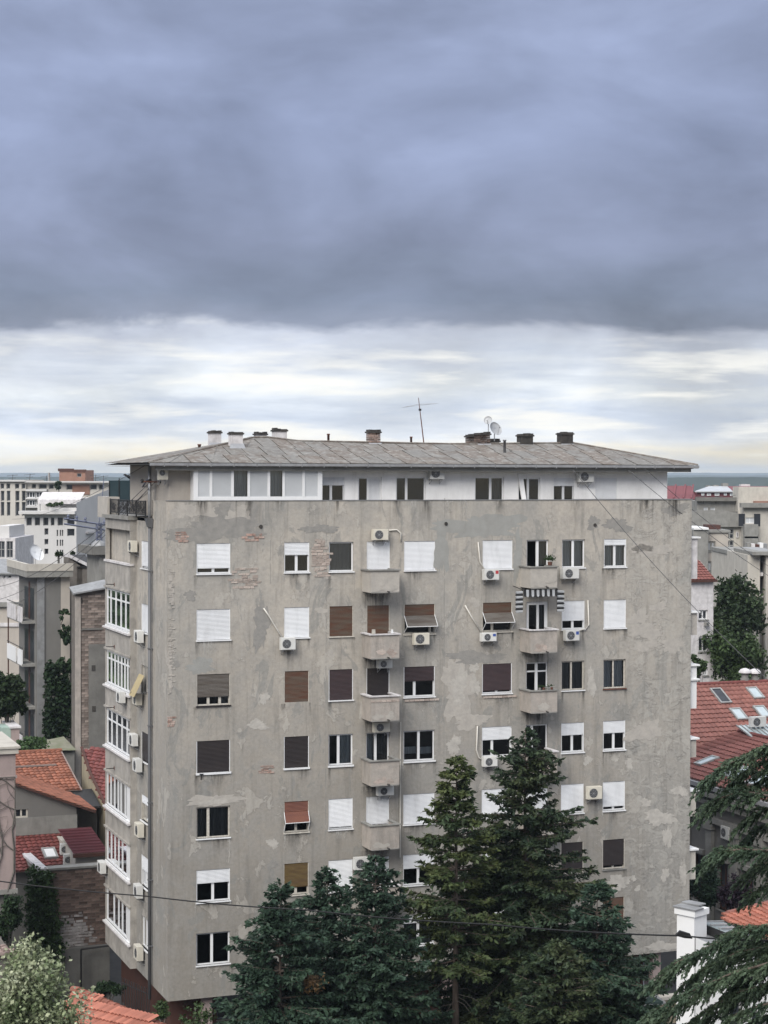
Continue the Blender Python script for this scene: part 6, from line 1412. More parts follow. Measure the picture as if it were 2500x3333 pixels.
a, b, c, d = S.rect(*rz(R1, 815, 1120, 1180, 1900)); h = S.rect(*rz(R1, 865, 1195, 945, 1320)); h2 = S.rect(*rz(R1, 925, 1345, 1012, 1410)); block(S, a, b, 0, 9, d, 'cream_wall', [h, h2]); fwin(S.e, PL(0), *h, nx=2); fwin(S.e, PL(0), *h2, f='grey_frame', nx=4)
MB().box(a - .1, b, -.3, 9, d, d + .35).build('coping', MT['concrete'], S.e)
for k in range(5): a, b, c, d = S.rect(*rz(R1, 1040 + 50 * k, 985 + 9 * (k % 3), 1085 + 50 * k, 1080), 1); MB().box(a, b, 1, 2, c - .3, d).build('roof_clutter', MT[('concrete', 'white_old', 'brown_panel', 'white_fresh', 'zinc')[k]], S.e)
S = Site('white_red_roof_house', 'slim white house with steep red tile roof just past the facade', 'house', 2290, 132, YAW)
xl = S.p(2240, 2000)[0]; xr = S.p(2322, 2000)[0]; ze = S.p(2300, 1887)[1]; zr = S.p(2270, 1823, 2.2)[1]; hs = [S.rect(*rz(R1, 458, 1790, 568, 1905)), S.rect(*rz(R1, 458, 2125, 570, 2290)), S.rect(*rz(R2, 440, 400, 490, 470))]
block(S, xl, xr, 0, 9, ze, 'white_old', hs); [fwin(S.e, PL(0), *h, nx=2, fw=.09, sill='concrete') for h in hs]
x9 = S.p(2278, 1823, 2.2)[0]; tiled(S, [(xl, -.2, ze), (xr + .1, -.2, ze), (x9, 2.2, zr), (xl, 2.2, zr)], 'tile_red', .28, .34); MB().box(xl, xr + .15, -.3, -.1, ze - .15, ze).build('gutter', MT['brown_panel'], S.e)
q = S.rect(*rz(R1, 515, 1930, 555, 1975)); ac_unit(lambda a, d, z, S=S: tuple(S.world(a, d, z)), *q[:2], q[2], q[3], 'small dark air conditioner under the slim white house window', fan='fanblack', m='concrete', group='air conditioners on neighbouring houses')
S = Site('edge_tower', 'pale tower block with a dark vertical recess at the right edge', 'building', 2470, 150)
a, b, c, d = S.rect(*rz(R1, 1040, 1130, 1190, 2700)); block(S, a, b, 0, 9, d, 'cream_wall'); a2, b2, c2, d2 = S.rect(*rz(R1, 1180, 1080, 1400, 2700), 1); block(S, a2, b2, 1, 9, d2, 'grey_frame', name='recess_wall')
a3, b3, c3, d3 = S.rect(*rz(R1, 1262, 1090, 1420, 2700), -.5); block(S, a3, b3, -.5, 6, d3, 'cream_wall', name='front_pier')
for (t, b_) in ((1190, 1320), (1400, 1580), (1650, 2000)): x0_, x1_, z0_, z1_ = S.rect(*rz(R1, 1182, t, 1222, b_), .9); MB().box(x0_, x1_, .9, .99, z0_, z1_).build('window', MT['glass_far'], S.e)
for t in (1340, 1600): x0_, x1_, z0_, z1_ = S.rect(*rz(R1, 1170, t, 1230, t + 40), .2); MB().box(x0_, x1_, .1, .99, z0_, z1_).build('balcony', MT['white_old'], S.e)
x0_, x1_, z0_, z1_ = S.rect(*rz(R1, 1090, 1090, 1400, 1130), -.6); MB().box(x0_, x1_, -.9, 7, z0_, z1_).build('roof_slab', MT['concrete'], S.e)
# ---- red tiled school with skylights, seen past the right corner
S = Site('classical_building', 'classical building with red tile roofs, skylights and grey pilastered front at right', 'building', 2380, 106, YAW)
# street front faces left (plane x = 0), its roof rises to the right
S2x = S.p(2253, 2527, 0)[0]
U0 = -2.0
yA, zA = S.s(2253, 2527, U0); yB, zB = S.s(2520, 2606, U0); ze = (zA + zB) / 2
yC, zC = S.s(2264, 2341, U0 + 5.5); yD, zD = S.s(2500, 2411, U0 + 5.5); zr = (zC + zD) / 2
y0_, y1_ = min(yB, yD) - 3, yA + 4
tiled(S, [(U0 - .4, y1_, ze), (U0 - .4, y0_, ze), (U0 + 5.5, y0_, zr), (U0 + 5.5, y1_, zr)], 'tile_red', .34, .46, flat=False)
MB().tube([(U0 + 5.5, y0_, zr + .05), (U0 + 5.5, y1_, zr + .05)], .12, 8).build('ridge_cap', MT['tile_dark'], S.e)
eS = Vector((0, -1, 0)); uS = Vector((5.9, 0, zr - ze)).normalized(); P0 = Vector((U0 - .4, y1_, ze))
for (x, y, w, h) in ((R2(345, 1390)[0], R2(345, 1390)[1], .8, 1.3), (R2(560, 1495)[0], R2(560, 1495)[1], 1.0, 1.5), (R2(655, 1520)[0], R2(655, 1520)[1], 1.0, 1.5), (R2(855, 1590)[0], R2(855, 1590)[1], 1.0, 1.5), (R2(960, 1610)[0], R2(960, 1610)[1], 1.0, 1.5)):
    q = on_slope(S, P0, eS, uS, x, y); skylight(S, q, eS, uS, w, h, '')
PC = lambda u, d, z: (U0 + d, u, z)
fz = [(yA - .2 - 2.6 * k - 1.1, yA - .2 - 2.6 * k, ze - 6.9, ze - 4.3) for k in range(-2, 5)]; fz2 = [(a, b, ze - 11.4, ze - 8.9) for a, b, _, _ in fz]
mb = MB(); holed(mb, y0_, y1_, 0, ze - .5, fz + fz2, PC, .3); mb.build('front', MT['wall_grey'], S.e)
for h in fz + fz2: fwin(S.e, PC, *h, f='brown_panel', nx=2, nz=2, fw=.09, d0=.2, sill='concrete')
for k in range(-2, 6):
    y = yA + .45 - 2.6 * k; mb = MB(); mb.box(U0 - .22, U0 - .002, y - .32, y + .32, 1, ze - 2.2); mb.box(U0 - .32, U0 - .002, y - .42, y + .42, ze - 2.6, ze - 2.2); mb.build('pilaster', MT['concrete'], S.e)
mb = MB(); 
for (o_, za, zb_) in ((.28, ze - 2.2, ze - 1.9), (.4, ze - 1.2, ze - .95), (.65, ze - .7, ze - .45), (.30, ze - 8.2, ze - 7.8)): mb.box(U0 - o_, U0 - .003, y0_, y1_, za, zb_)
mb.build('cornice', MT['concrete'], S.e); MB().box(U0 - .62, U0 - .36, y0_, y1_, ze - .3, ze - .05).build('gutter', MT['steel'], S.e)
for h in fz: MB().box(U0 - .2, U0 - .003, h[0] - .2, h[1] + .2, h[3] + .12, h[3] + .38).build('window_hood', MT['concrete'], S.e)
qy, qz = S.s(*R2(640, 2090), U0 - .5); ac_unit(lambda a, d, z, S=S: tuple(S.world(U0 + d, qy - a, z)), -.4, .4, qz - .35, qz + .35, 'white air conditioner on the grey pilastered front behind the cedar', group='air conditioners on neighbouring houses')
# rear wing, its slope facing the camera
xa = S.p(2230, 2400, 3)[0]; xb = S.p(2540, 2400, 3)[0]; yw = y1_ + .0
rA = S.p(2264, 2231, yw + 6); rB = S.p(2488, 2219, yw + 6); zR = (rA[1] + rB[1]) / 2; zE = S.p(2360, 2400, yw)[1] - .8
xa = S.p(2225, 2300, yw)[0]; xb = S.p(2600, 2225, yw + 6)[0]
tiled(S, [(xa, yw, zE), (xb, yw, zE), (xb, yw + 6, zR), (xa, yw + 6, zR)], 'tile_pale', .34, .46)
block(S, xa, xb, yw + .5, yw + 10, zE - .1, 'wall_grey', name='rear_wing'); MB().tube([(xa, yw + 6, zR + .05), (xb, yw + 6, zR + .05)], .12, 8).build('ridge_cap', MT['tile_dark'], S.e)
eR = Vector((1, 0, 0)); uR = Vector((0, 6, zR - zE)).normalized(); P0r = Vector((xa, yw, zE))
for (x, y, w, h, g) in ((*R2(620, 770), .8, 1.6, 'glass_far'), (*R2(960, 720), .8, 1.2, 'glass_sky'), (*R2(790, 940), .8, 1.2, 'glass_sky'), (*R2(1035, 915), .8, 1.2, 'glass_sky')):
    q = on_slope(S, P0r, eR, uR, x, y); skylight(S, q, eR, uR, w, h, '', g)
for (x, y, lab) in ((*R2(868, 545), ''), (*R2(968, 550), '')):
    u_, z_ = S.p(x, y, yw + 6.2); mb = MB(); mb.lathe((u_, yw + 6.2, z_), [(.28, -.4), (.28, .3), (.22, .3), (.22, .62), (.30, .62)], 14); o = mb.build('chimney_pot', MT['concrete'], S.e)
    MB().lathe((u_, yw + 6.2, z_), [(.40, .64), (.40, .72), (.28, .86), (.1, .93), (.001, .94)], 14).build('cap', MT['white_old'], o, True)
q = S.rect(*rz(R2, 935, 895, 1090, 1000), yw - 1); ac_unit(lambda a, d, z, S=S: tuple(S.world(a, yw - .7 + d, z)), q[0], q[1], q[2], q[3], 'large white air conditioner standing on the glazed valley between red roofs', gap=0, group='air conditioners on neighbouring houses')
qa = S.rect(*rz(R2, 800, 990, 1120, 1090), yw - .5); mb = MB(); mb.prism([(qa[0], yw - 2.6, qa[2] - .1), (qa[1], yw - 2.6, qa[2] - .1), (qa[1], yw - .3, qa[3]), (qa[0], yw - .3, qa[3])], (0, 0, .05)); gl = mb.build('glass_roof', MT['glass_sky'], S.e)
for k in range(8): x = qa[0] + (qa[1] - qa[0]) * k / 7; MB().prism([(x - .03, yw - 2.62, qa[2] - .04), (x + .03, yw - 2.62, qa[2] - .04), (x + .03, yw - .3, qa[3] + .06), (x - .03, yw - .3, qa[3] + .06)], (0, 0, .05)).build('glazing_bar', MT['grey_frame'], gl)
# ---- white house with big chimney at bottom right
S = Site('white_chimney_house', 'bright white house with broad capped chimney and glass roof at bottom right', 'house', 2269, 70, math.radians(45))
M4 = lambda x, y, d: at(2200 + x / 4.58, 2850 + y / 4.58, d) - S.o
tolocal = lambda P: Vector((P.x * S.c + P.y * S.s_, -P.x * S.s_ + P.y * S.c, P.z))
Q4 = lambda x, y, d: tolocal(M4(x, y, d))
zc = Q4(315, 520, 70).z; wc = .80
MB().box(0, wc, 0, wc, 0, zc).build('chimney', MT['white_fresh'], S.e)
MB().box(-.07, wc + .06, -.07, wc + .07, zc - .25, zc - .02).build('chimney_band', MT['white_fresh'], S.e)
MB().box(-.12, wc * .55, -.12, wc + .12, zc, zc + .05).box(wc * .55 + .01, wc + .10, .12, wc + .12, zc + .06, zc + .11).build('cap', MT['zinc'], S.e)
g0, g1, g2 = Q4(300, 925, 70.0), Q4(680, 1090, 68.2), Q4(1500, 1440, 64.5)
def wallstrip(pts, m, name, thick=.3):
    mb = MB()
    for a, b in zip(pts, pts[1:]): mb.quad((a.x, a.y, 0), (b.x, b.y, 0), tuple(b), tuple(a))
    return mb.build(name, MT[m], S.e)
wallstrip([g0, g1, g2], 'white_fresh', 'wall')
k0, k1, k2 = Q4(395, 850, 71.4), Q4(770, 1000, 69.8), Q4(1500, 1290, 66.5)
MB().quad(g0, g1, k1, k0).quad(g1, g2, k2, k1).build('parapet_sheet', MT['zinc'], S.e)
up_ = Vector((0, 0, .32))
MB().hexa([k0, k2, k2 + Vector((.15, .15, 0)), k0 + Vector((.15, .15, 0))], [k0 + up_, k2 + up_, k2 + up_ + Vector((.15, .15, 0)), k0 + up_ + Vector((.15, .15, 0))]).build('skylight_kerb', MT['black'], S.e)
b0, b1 = k0 + up_ + Vector((.05, .05, .02)), k2 + up_ + Vector((.05, .05, .02)); t0, t1 = Q4(715, 705, 73.4), Q4(1650, 1130, 68.8)
g_ = MB().prism([b0, b1, t1, t0], (0, 0, .04)).build('glass_roof', MT['glass_sky'], S.e)
for k in range(9):
    f = k / 8; p0 = b0.lerp(b1, f); p1 = t0.lerp(t1, f); w = (b1 - b0).normalized() * .045; MB().prism([p0 - w, p0 + w, p1 + w, p1 - w], (0, 0, .09)).build('glazing_bar', MT['grey_frame'], g_)
e0, e1 = Q4(705, 655, 73.6), Q4(1700, 1150, 68.9); r1 = Q4(2100, 225, 77); r0 = e0 + (r1 - e1) * .10
tiled(S, [e0, e1, r1, r0], 'tile_near', .24, .30)
MB().tube([r0, r1], .11, 8).build('ridge_cap', MT['tile_pale'], S.e); MB().tube([e0 - Vector((0, 0, .08)), e1 - Vector((0, 0, .08))], .07, 6).build('gutter', MT['black'], S.e)
MB().quad((e0.x, e0.y, 0), (e1.x, e1.y, 0), tuple(e1 - Vector((0, 0, .1))), tuple(e0 - Vector((0, 0, .1)))).build('rear_wall', MT['white_fresh'], S.e)
wd = (g2 - g1); wd.z = 0; wd.normalize(); nn = Vector((wd.y, -wd.x, 0)) * .06
for k in range(3):
    c = g1 + wd * (.8 + 1.6 * k) + nn; zq = c.z - 1.2 - .3 * k; mb = MB(); mb.prism([(c.x, c.y, zq - 1.5), (c.x + wd.x * .8, c.y + wd.y * .8, zq - 1.5), (c.x + wd.x * .8, c.y + wd.y * .8, zq), (c.x, c.y, zq)], nn); w_ = mb.build('window', MT['grey_frame'], S.e)
    c2 = c + nn * 1.2 + wd * .08; MB().quad((c2.x, c2.y, zq - 1.42), (c2.x + wd.x * .64, c2.y + wd.y * .64, zq - 1.42), (c2.x + wd.x * .64, c2.y + wd.y * .64, zq - .08), (c2.x, c2.y, zq - .08)).build('pane', MT['glass_far'], w_)
# ---- gate, bins and canopy at the right foot of the block
gt = empty('mesh_gate', B.world(B.p(2112, 3200, 1.0)[0], 1.0, 0), YAW, 'pale blue-grey mesh gate leaf standing open by the ground floor door', 'gate')
zt = B.p(2112, 3098, 1)[1]; mb = MB(); mb.box(-.3, .3, 0, .05, .3, .36).box(-.3, .3, 0, .05, zt - .06, zt).box(-.3, -.25, 0, .05, .3, zt).box(.25, .3, 0, .05, .3, zt); mb.build('frame', MT['blue_mesh'], gt)
mb = MB(); 
for k in range(9): mb.box(-.25 + .055 * k, -.24 + .055 * k, .02, .03, .36, zt - .06)
mb.build('mesh', MT['blue_mesh'], gt)
gs = empty('green_shed', B.world(B.p(2110, 3290, -2)[0], -2, 0), YAW, 'dark green low shed with pale roof edge under the cedar', 'shed'); zt = B.p(2110, 3265, -2)[1]
MB().box(-1.4, .8, 0, 1.5, 0, zt).build('wall', MT['green_dark'], gs); MB().prism([(-1.5, -.15, zt), (1.1, -.15, zt - .25), (1.1, 1.7, zt - .05), (-1.5, 1.7, zt + .2)], (0, 0, .08)).build('roof', MT['zinc'], gs)
yw_ = empty('yard_wall', B.world(B.p(2200, 3290, -1)[0], -1, 0), YAW, 'pale yellow yard wall with light coping below the right corner', 'wall'); zt = B.p(2200, 3250, -1)[1]
MB().box(-1.2, 3, 0, .3, 0, zt).build('wall', MT['wall_yellow'], yw_); MB().box(-1.3, 3, -.1, .4, zt, zt + .15).build('coping', MT['cream_wall'], yw_)
# ---- aerials and vents on far roofs
def clutter(owner, S, y, items):
    for (px, t, b) in items:
        u, z1 = S.p(px, t, y); z0 = S.p(px, b, y)[1]; mb = MB(); mb.tube([(u, y, z0 - .3), (u + .1, y, z1)], .05, 4); mb.tube([(u - .9, y, z1 - .2), (u + .9, y, z1 - .05)], .03, 4); mb.tube([(u - .6, y, z1 - .6), (u + .6, y, z1 - .5)], .03, 4); mb.build('aerial', MT['wire'], S.e)
clutter(None, OFF, 5, [(40, 1545, 1563), (96, 1542, 1563), (150, 1548, 1565), (310, 1545, 1567), (335, 1548, 1567)])
clutter(None, GA, 3, [(2290, 1612, 1632), (2330, 1615, 1632), (2402, 1608, 1634), (2460, 1600, 1650), (2480, 1606, 1650)])
for (l, t, r, b_) in ((560, 700, 590, 760), (620, 700, 650, 760), (690, 690, 720, 750), (900, 690, 930, 760), (905, 850, 935, 920), (960, 870, 985, 930)): h = GA.rect(*rz(R1, l, t, r, b_)); fwin(GA.e, PL(-.2), *h, f='white_old', fw=.12, d0=.05)
# ================================================================== trees and climbing plants
def conifer(label, px, py, dep, r_base, m, seed, dens=1.0, zmin=1.2, sparse=False, droop=.35, group='conifers in front of the block', lean=0.0, size=1.0):
    g = np.random.default_rng(seed); top = at(px, py, dep); H = top.z
    o = empty('conifer_tree', (top.x, dep, 0), 0, label, 'tree', group)
    tr = MB(); n = 9
    tr.tube([(lean * math.sin(k / n * 3) * .2, 0, H * .985 * k / n) for k in range(n + 1)], [max(.012, (H * .0135) * (1 - k / n) ** .9) for k in range(n + 1)], 8); tr.build('trunk', MT['bark'], o, True)
    nb = int(H * (11 if sparse else 27) * dens); zc, zb = [], MB()
    z = zmin + (H - zmin) * (1 - np.sqrt(g.uniform(0, 1, nb))) if not sparse else zmin + (H - zmin) * g.uniform(0, 1, nb)
    if sparse: z = np.round(z / .62) * .62 + g.normal(0, .06, nb)
    z = np.concatenate([z, g.uniform(H * .82, H * .99, int(26 * dens))]); z = np.clip(z, zmin, H * .99); nb = len(z)
    rel = (H - z) / (H - zmin * .0)
    L = r_base * rel ** .86 * g.uniform(.68, 1.1, nb) + .14
    if sparse: L = r_base * np.minimum(1, (H - z) / (H * .42)) ** .7 * g.uniform(.45, 1.12, nb) + .1
    lob = 1 + .16 * np.sin(z * 2.3 + g.uniform(0, 6)) ; L *= lob
    az = g.uniform(0, 2 * np.pi, nb); el0 = (.55 - 1.0 * rel) * (.8 if not sparse else .5) + g.normal(0, .10, nb)
    C, D_, S_ = [], [], []
    for i in range(nb):
        d = np.array([math.cos(az[i]), math.sin(az[i]), 0]); sd = np.array([-d[1], d[0], 0]); l = L[i]
        f = lambda s: np.array([0, 0, z[i]]) + d * (s * l) + np.array([0, 0, math.sin(el0[i]) * s * l - droop * l * (s ** 2) * .5 + .12 * l * s ** 4])
        if l > .5: zb.tube([f(0), f(.45), f(.9)], [.012 + .012 * l, .010 + .006 * l, .004], 4, False)
        k = max(6, int(l * (22 if sparse else 25)))
        for q in range(k):
            s = g.uniform(.12 if not sparse else .28, 1.02); p = f(s); ln = (.20 + .34 * (1 - s) * min(l, 2.4) / 1.4) * g.uniform(.6, 1.15)
            sgn = g.choice((-1, 1)); v = d * g.uniform(.45, .9) + sd * sgn * g.uniform(.35, 1.0) + np.array([0, 0, g.uniform(-.6, .18)]); v /= np.linalg.norm(v)
            m_ = max(3, int(ln / .085))
            for w in range(m_):
                C.append(p + v * ln * (w + .5) / m_ + np.array([0, 0, -.10 * ln * (w / m_) ** 2]) + g.normal(0, .025, 3)); D_.append(v + g.normal(0, .38, 3)); S_.append(.155 * g.uniform(.6, 1.4) * size)
        C.append(f(1.0)); D_.append(d + np.array([0, 0, .3])); S_.append(.2)
    C, D_, S_ = np.array(C), np.array(D_), np.array(S_)[:, None]; n = len(C)
    D_ /= np.linalg.norm(D_, axis=1)[:, None]; up = np.array([0, 0, 1.0]) + g.normal(0, .55, (n, 3)); W_ = np.cross(D_, up); W_ /= np.linalg.norm(W_, axis=1)[:, None] + 1e-6
    N_ = np.cross(W_, D_); V = np.zeros((n * 4, 3))
    V[0::4] = C - D_ * S_ * .55; V[1::4] = C + W_ * S_ * .30 - N_ * S_ * .08; V[2::4] = C + D_ * S_ * .75; V[3::4] = C - W_ * S_ * .30 - N_ * S_ * .08
    np_mesh('crown', V, np.arange(n * 4).reshape(n, 4), MT[m], o)
    zb.build('branch', MT['bark'], o)
    return o
conifer('dark blue-green conifer, leftmost and lowest of the group', 912, 2863, 71, 5.0, 'fir_blue', 11, 1.25, size=1.1)
t2 = conifer('blue-green conifer with pointed tip, second from the left', 1067, 2815, 74.5, 4.7, 'fir_blue', 12, 1.15, size=1.05)
conifer('blue-green conifer with slim tip, third from the left', 1223, 2782, 73, 4.9, 'fir_blue', 13, 1.25, size=1.1)
conifer('thin yellow-green conifer with gappy branches and bare lower trunk', 1486, 2458, 75, 2.25, 'fir_yellow', 14, 1.15, zmin=6.8, sparse=True, droop=.25, size=1.15)
conifer('tallest dark green fir standing before the block', 1710, 2360, 78, 6.9, 'fir', 15, 1.35, size=1.1)
conifer('dark conifer on the right of the tallest fir', 1944, 2866, 75, 4.9, 'fir_blue', 16, 1.1, size=1.1)
conifer('low bushy green conifer in front of the tallest fir', 1810, 3060, 72.5, 5.6, 'fir', 17, 1.25, size=1.1)
conifer('low dark conifer between the thin yellow-green one and the tallest fir', 1610, 3010, 79.5, 5.0, 'fir', 18, 1.2, size=1.1)
rr = random.Random(4)
# dead twigs under the thin conifer and a browned spray on the second
dq = at(1500, 3120, 75); ds = MB()
for k in range(26):
    a = rr.uniform(0, 6.28); z = rr.uniform(3.2, 7.2); l = rr.uniform(.7, 1.7); ds.tube([(0, 0, z), (l * .5 * math.cos(a), l * .5 * math.sin(a), z - .05), (l * math.cos(a), l * math.sin(a), z - .35)], [.018, .012, .004], 4)
ty = [o for o in bpy.data.objects if o.get('label', '').startswith('thin yellow-green')][0]; ds.build('dead_branch', MT['bark_grey'], ty)
q = at(1010, 3215, 71.0) - t2.location
MT['dead'] = leafmat('browned_needles', (.16, .095, .04), (.11, .07, .035), 1.5, .6)
leaves(420, lambda: (q.x + rr.gauss(0, .22) , q.y - .5 + rr.gauss(0, .15), q.z + rr.gauss(0, .16) + .3), .16, MT['dead'], 'dead_spray', t2, rr, .4)

# ---- cedar at the right edge, nearest of all
def cedar():
    g = np.random.default_rng(5); base = at(2790, 1545, 46); o = empty('cedar_tree', (base.x, 46, 0), 0, 'large cedar with drooping feathery branches reaching in from the right', 'tree'); off = np.array([base.x, 46, 0])
    tr = MB(); tr.tube([(0, 0, 0), (.1, 0, 8), (0, 0, 16), (0, 0, 23)], [.5, .4, .28, .08], 10); tr.build('trunk', MT['bark'], o, True)
    br = MB(); C, D_, S_ = [], [], []
    mains = [([(2500, 2423), (2435, 2456), (2345, 2500), (2283, 2549)], 45), ([(2560, 2470), (2460, 2490), (2400, 2530), (2370, 2570)], 46.5), ([(2500, 2590), (2410, 2575), (2340, 2600), (2290, 2640)], 45.5), ([(2560, 2620), (2470, 2640), (2400, 2690)], 46),
             ([(2520, 2680), (2450, 2700), (2410, 2760)], 47), ([(2500, 2768), (2400, 2766), (2345, 2774), (2305, 2800)], 45), ([(2540, 2800), (2470, 2815), (2420, 2850)], 46.5), ([(2540, 2870), (2480, 2890), (2440, 2925)], 46.5), 
             ([(2520, 3010), (2400, 3040), (2290, 3090), (2190, 3140), (2130, 3200)], 44.5), ([(2520, 3080), (2400, 3100), (2300, 3150), (2215, 3210)], 45.5), ([(2520, 3130), (2380, 3170), (2230, 3235), (2110, 3300), (2060, 3350)], 44), ([(2520, 3060), (2440, 3065), (2370, 3090), (2320, 3130)], 46.5),
             ([(2520, 3200), (2400, 3230), (2300, 3290), (2210, 3350)], 45), ([(2520, 3260), (2400, 3300), (2300, 3370)], 44.5), ([(2520, 3300), (2460, 3320), (2380, 3390)], 45.5), ([(2520, 3160), (2440, 3190), (2360, 3240)], 46.5), ([(2520, 2530), (2480, 2540), (2440, 2580)], 47), ([(2520, 3110), (2470, 3125), (2420, 3160), (2390, 3210)], 45), ([(2540, 3020), (2460, 3035), (2400, 3075)], 46.5)]
    jr = random.Random(8); extra = []
    for k in range(34):                                       # the sides of the crown outside the picture
        z = jr.uniform(7, 22.5); a = jr.uniform(-1.75, 1.75); l = 1.2 + (23.5 - z) * .17 * jr.uniform(.8, 1.15); extra.append([np.array([l * f * math.cos(a), l * f * math.sin(a), z + .35 * f - .9 * f * f]) for f in (.12, .4, .7, 1.0)])
    mains += [([(x + jr.uniform(-10, 30), y + jr.uniform(-22, 22)) for x, y in pts], dep + jr.uniform(.5, 1.4)) for pts, dep in mains if len(pts) > 3]
    for pts, dep in [(e_, None) for e_ in extra] + mains:
        P_ = pts if dep is None else [np.array(at(x, y, dep + .25 * i)) - off for i, (x, y) in enumerate(pts)]
        q0 = np.array([0, 0, P_[0][2] + .4]); dense = [q0] + P_; br.tube([tuple(p) for p in dense], [.05] + [.026 * (1 - i / len(P_)) + .007 for i in range(len(P_))], 5, False)
        for si, (a, b) in enumerate(zip(dense, dense[1:])):
            L = np.linalg.norm(b - a); t = (b - a) / L; sd = np.cross(t, [0, 0, 1.0]); sd /= np.linalg.norm(sd)
            for k in range(int(L * ((38 if si else 18) if dep is not None else 15)) + 3):
                p = a + (b - a) * g.uniform(0, 1) + g.normal(0, .02, 3); sg = g.choice((-1, 1)); ln = g.uniform(.22, .66); v = t * g.uniform(.3, 1.0) + sd * sg * g.uniform(.15, 1.0) + np.array([0, 0, g.uniform(-.62, .16)]); v /= np.linalg.norm(v); m_ = int(ln / .042)
                for w in range(m_):
                    f = w / m_; c = p + v * ln * f + np.array([0, 0, -.22 * ln * f * f])
                    for _ in range(2):
                        C.append(c + g.normal(0, .012, 3)); D_.append(v + np.array([0, 0, -.45 * f]) + g.normal(0, .55, 3)); S_.append(g.uniform(.055, .10))
    C, D_, S_ = np.array(C), np.array(D_), np.array(S_)[:, None]; n = len(C)
    D_ /= np.linalg.norm(D_, axis=1)[:, None]; W_ = np.cross(D_, np.array([0, 0, 1.0]) + g.normal(0, .5, (n, 3))); W_ /= np.linalg.norm(W_, axis=1)[:, None]
    V = np.zeros((n * 4, 3)); V[0::4] = C - D_ * S_ * .6; V[1::4] = C + W_ * S_ * .3; V[2::4] = C + D_ * S_; V[3::4] = C - W_ * S_ * .3
    np_mesh('crown', V, np.arange(n * 4).reshape(n, 4), MT['cedar'], o); br.build('branch', MT['bark'], o, True)
cedar()

def leafy(name, label, cat, centre, clumps, nleaf, size, m, group=None, trunk=True, seed=1, base=None, aspect=.6):
    """crown from overlapping uneven clumps: (dx, dy, dz, rx, ry, rz) about centre"""
    g = np.random.default_rng(seed); c0 = Vector(centre); b = Vector(base) if base is not None else Vector((c0.x, c0.y, 0))
    o = empty(name, b, 0, label, cat, group); C = []
    vol = np.array([c[3] * c[4] * c[5] for c in clumps]); pr = vol ** .67; pr /= pr.sum()
    for (dx, dy, dz, rx, ry, rz_), p in zip(clumps, pr):
        k = int(nleaf * p); nsub = max(6, int(k / 70)); d = g.normal(size=(nsub, 3)); d /= np.linalg.norm(d, axis=1)[:, None]; rad = g.uniform(.45, 1.03, (nsub, 1))
        sub = d * rad * np.array([rx, ry, rz_]) + np.array([dx, dy, dz]); sz = min(rx, rz_) * .30
        C.append(sub[g.integers(0, nsub, k)] + g.normal(0, sz, (k, 3)))
    C = np.concatenate(C) + np.array(c0 - b); n = len(C)
    D_ = g.normal(size=(n, 3)); D_ /= np.linalg.norm(D_, axis=1)[:, None]; nn = np.array([0, 0, 1.0]) + g.normal(0, .8, (n, 3)); W_ = np.cross(D_, nn); W_ /= np.linalg.norm(W_, axis=1)[:, None]
    S_ = size * g.uniform(.6, 1.35, (n, 1)); V = np.zeros((n * 4, 3)); V[0::4] = C - D_ * S_ * .5; V[1::4] = C + W_ * S_ * aspect * .5; V[2::4] = C + D_ * S_ * .5; V[3::4] = C - W_ * S_ * aspect * .5
    np_mesh('crown' if trunk else 'foliage', V, np.arange(n * 4).reshape(n, 4), MT[m], o)
    if trunk:
        tb = MB(); h = (c0 - b).z; tb.tube([(0, 0, 0), (.1, 0, h * .5), tuple(c0 - b)], [.05 + h * .02, .04 + h * .014, .05], 7)
        for (dx, dy, dz, rx, ry, rz_) in clumps: e = c0 - b + Vector((dx, dy, dz)); tb.tube([(0.05, 0, h * .6), tuple(e * .5 + Vector((0, 0, h * .35))), tuple(e)], [.03 + h * .008, .03, .012], 5)
        tb.build('trunk', MT['bark_grey'], o, True)
    return o
def crown_px(px, py, dep, w, h, k, seed, depth=1.0):
    """clumps filling a w x h pixel oval at that distance"""
    rr_ = random.Random(seed); s = dep / FPX; out = []
    for i in range(k):
        a = rr_.uniform(0, 6.283); r = rr_.uniform(.15, .72); out.append((w * .5 * s * r * math.cos(a), rr_.uniform(-.5, .5) * w * s * .5 * depth, h * .5 * s * r * math.sin(a), w * .5 * s * rr_.uniform(.30, .5), w * .5 * s * rr_.uniform(.3, .5) * depth, h * .5 * s * rr_.uniform(.28, .45)))
    return at(px, py, dep), out
c, k = crown_px(90, 3300, 50, 420, 540, 20, 3); leafy('silvery_tree', 'pale variegated leafy tree crown at the bottom left corner', 'tree', c, k, 24000, .12, 'silver', seed=21, aspect=.7)
c, k = crown_px(20, 2260, 122, 130, 240, 10, 4); leafy('leafy_tree', 'dark round tree beside the stacked balconies at the left edge', 'tree', c, k, 5000, .34, 'tree_dark', 'trees between the houses', seed=22)
c, k = crown_px(2385, 2000, 145, 190, 260, 18, 5); leafy('leafy_tree', 'dark tree filling the gap between the white houses at right', 'tree', c, k, 8000, .36, 'tree_dark', 'trees between the houses', seed=23)
c, k = crown_px(2385, 2130, 132, 210, 210, 14, 6); leafy('leafy_tree', 'brighter green tree just above the red tile roof at right', 'tree', c, k, 8000, .30, 'tree_mid', 'trees between the houses', seed=24)
c, k = crown_px(2275, 2175, 128, 60, 110, 6, 7); leafy('leafy_tree', 'small tree hugging the right corner of the block above the roof', 'tree', c, k, 2500, .26, 'tree_mid', 'trees between the houses', seed=25)
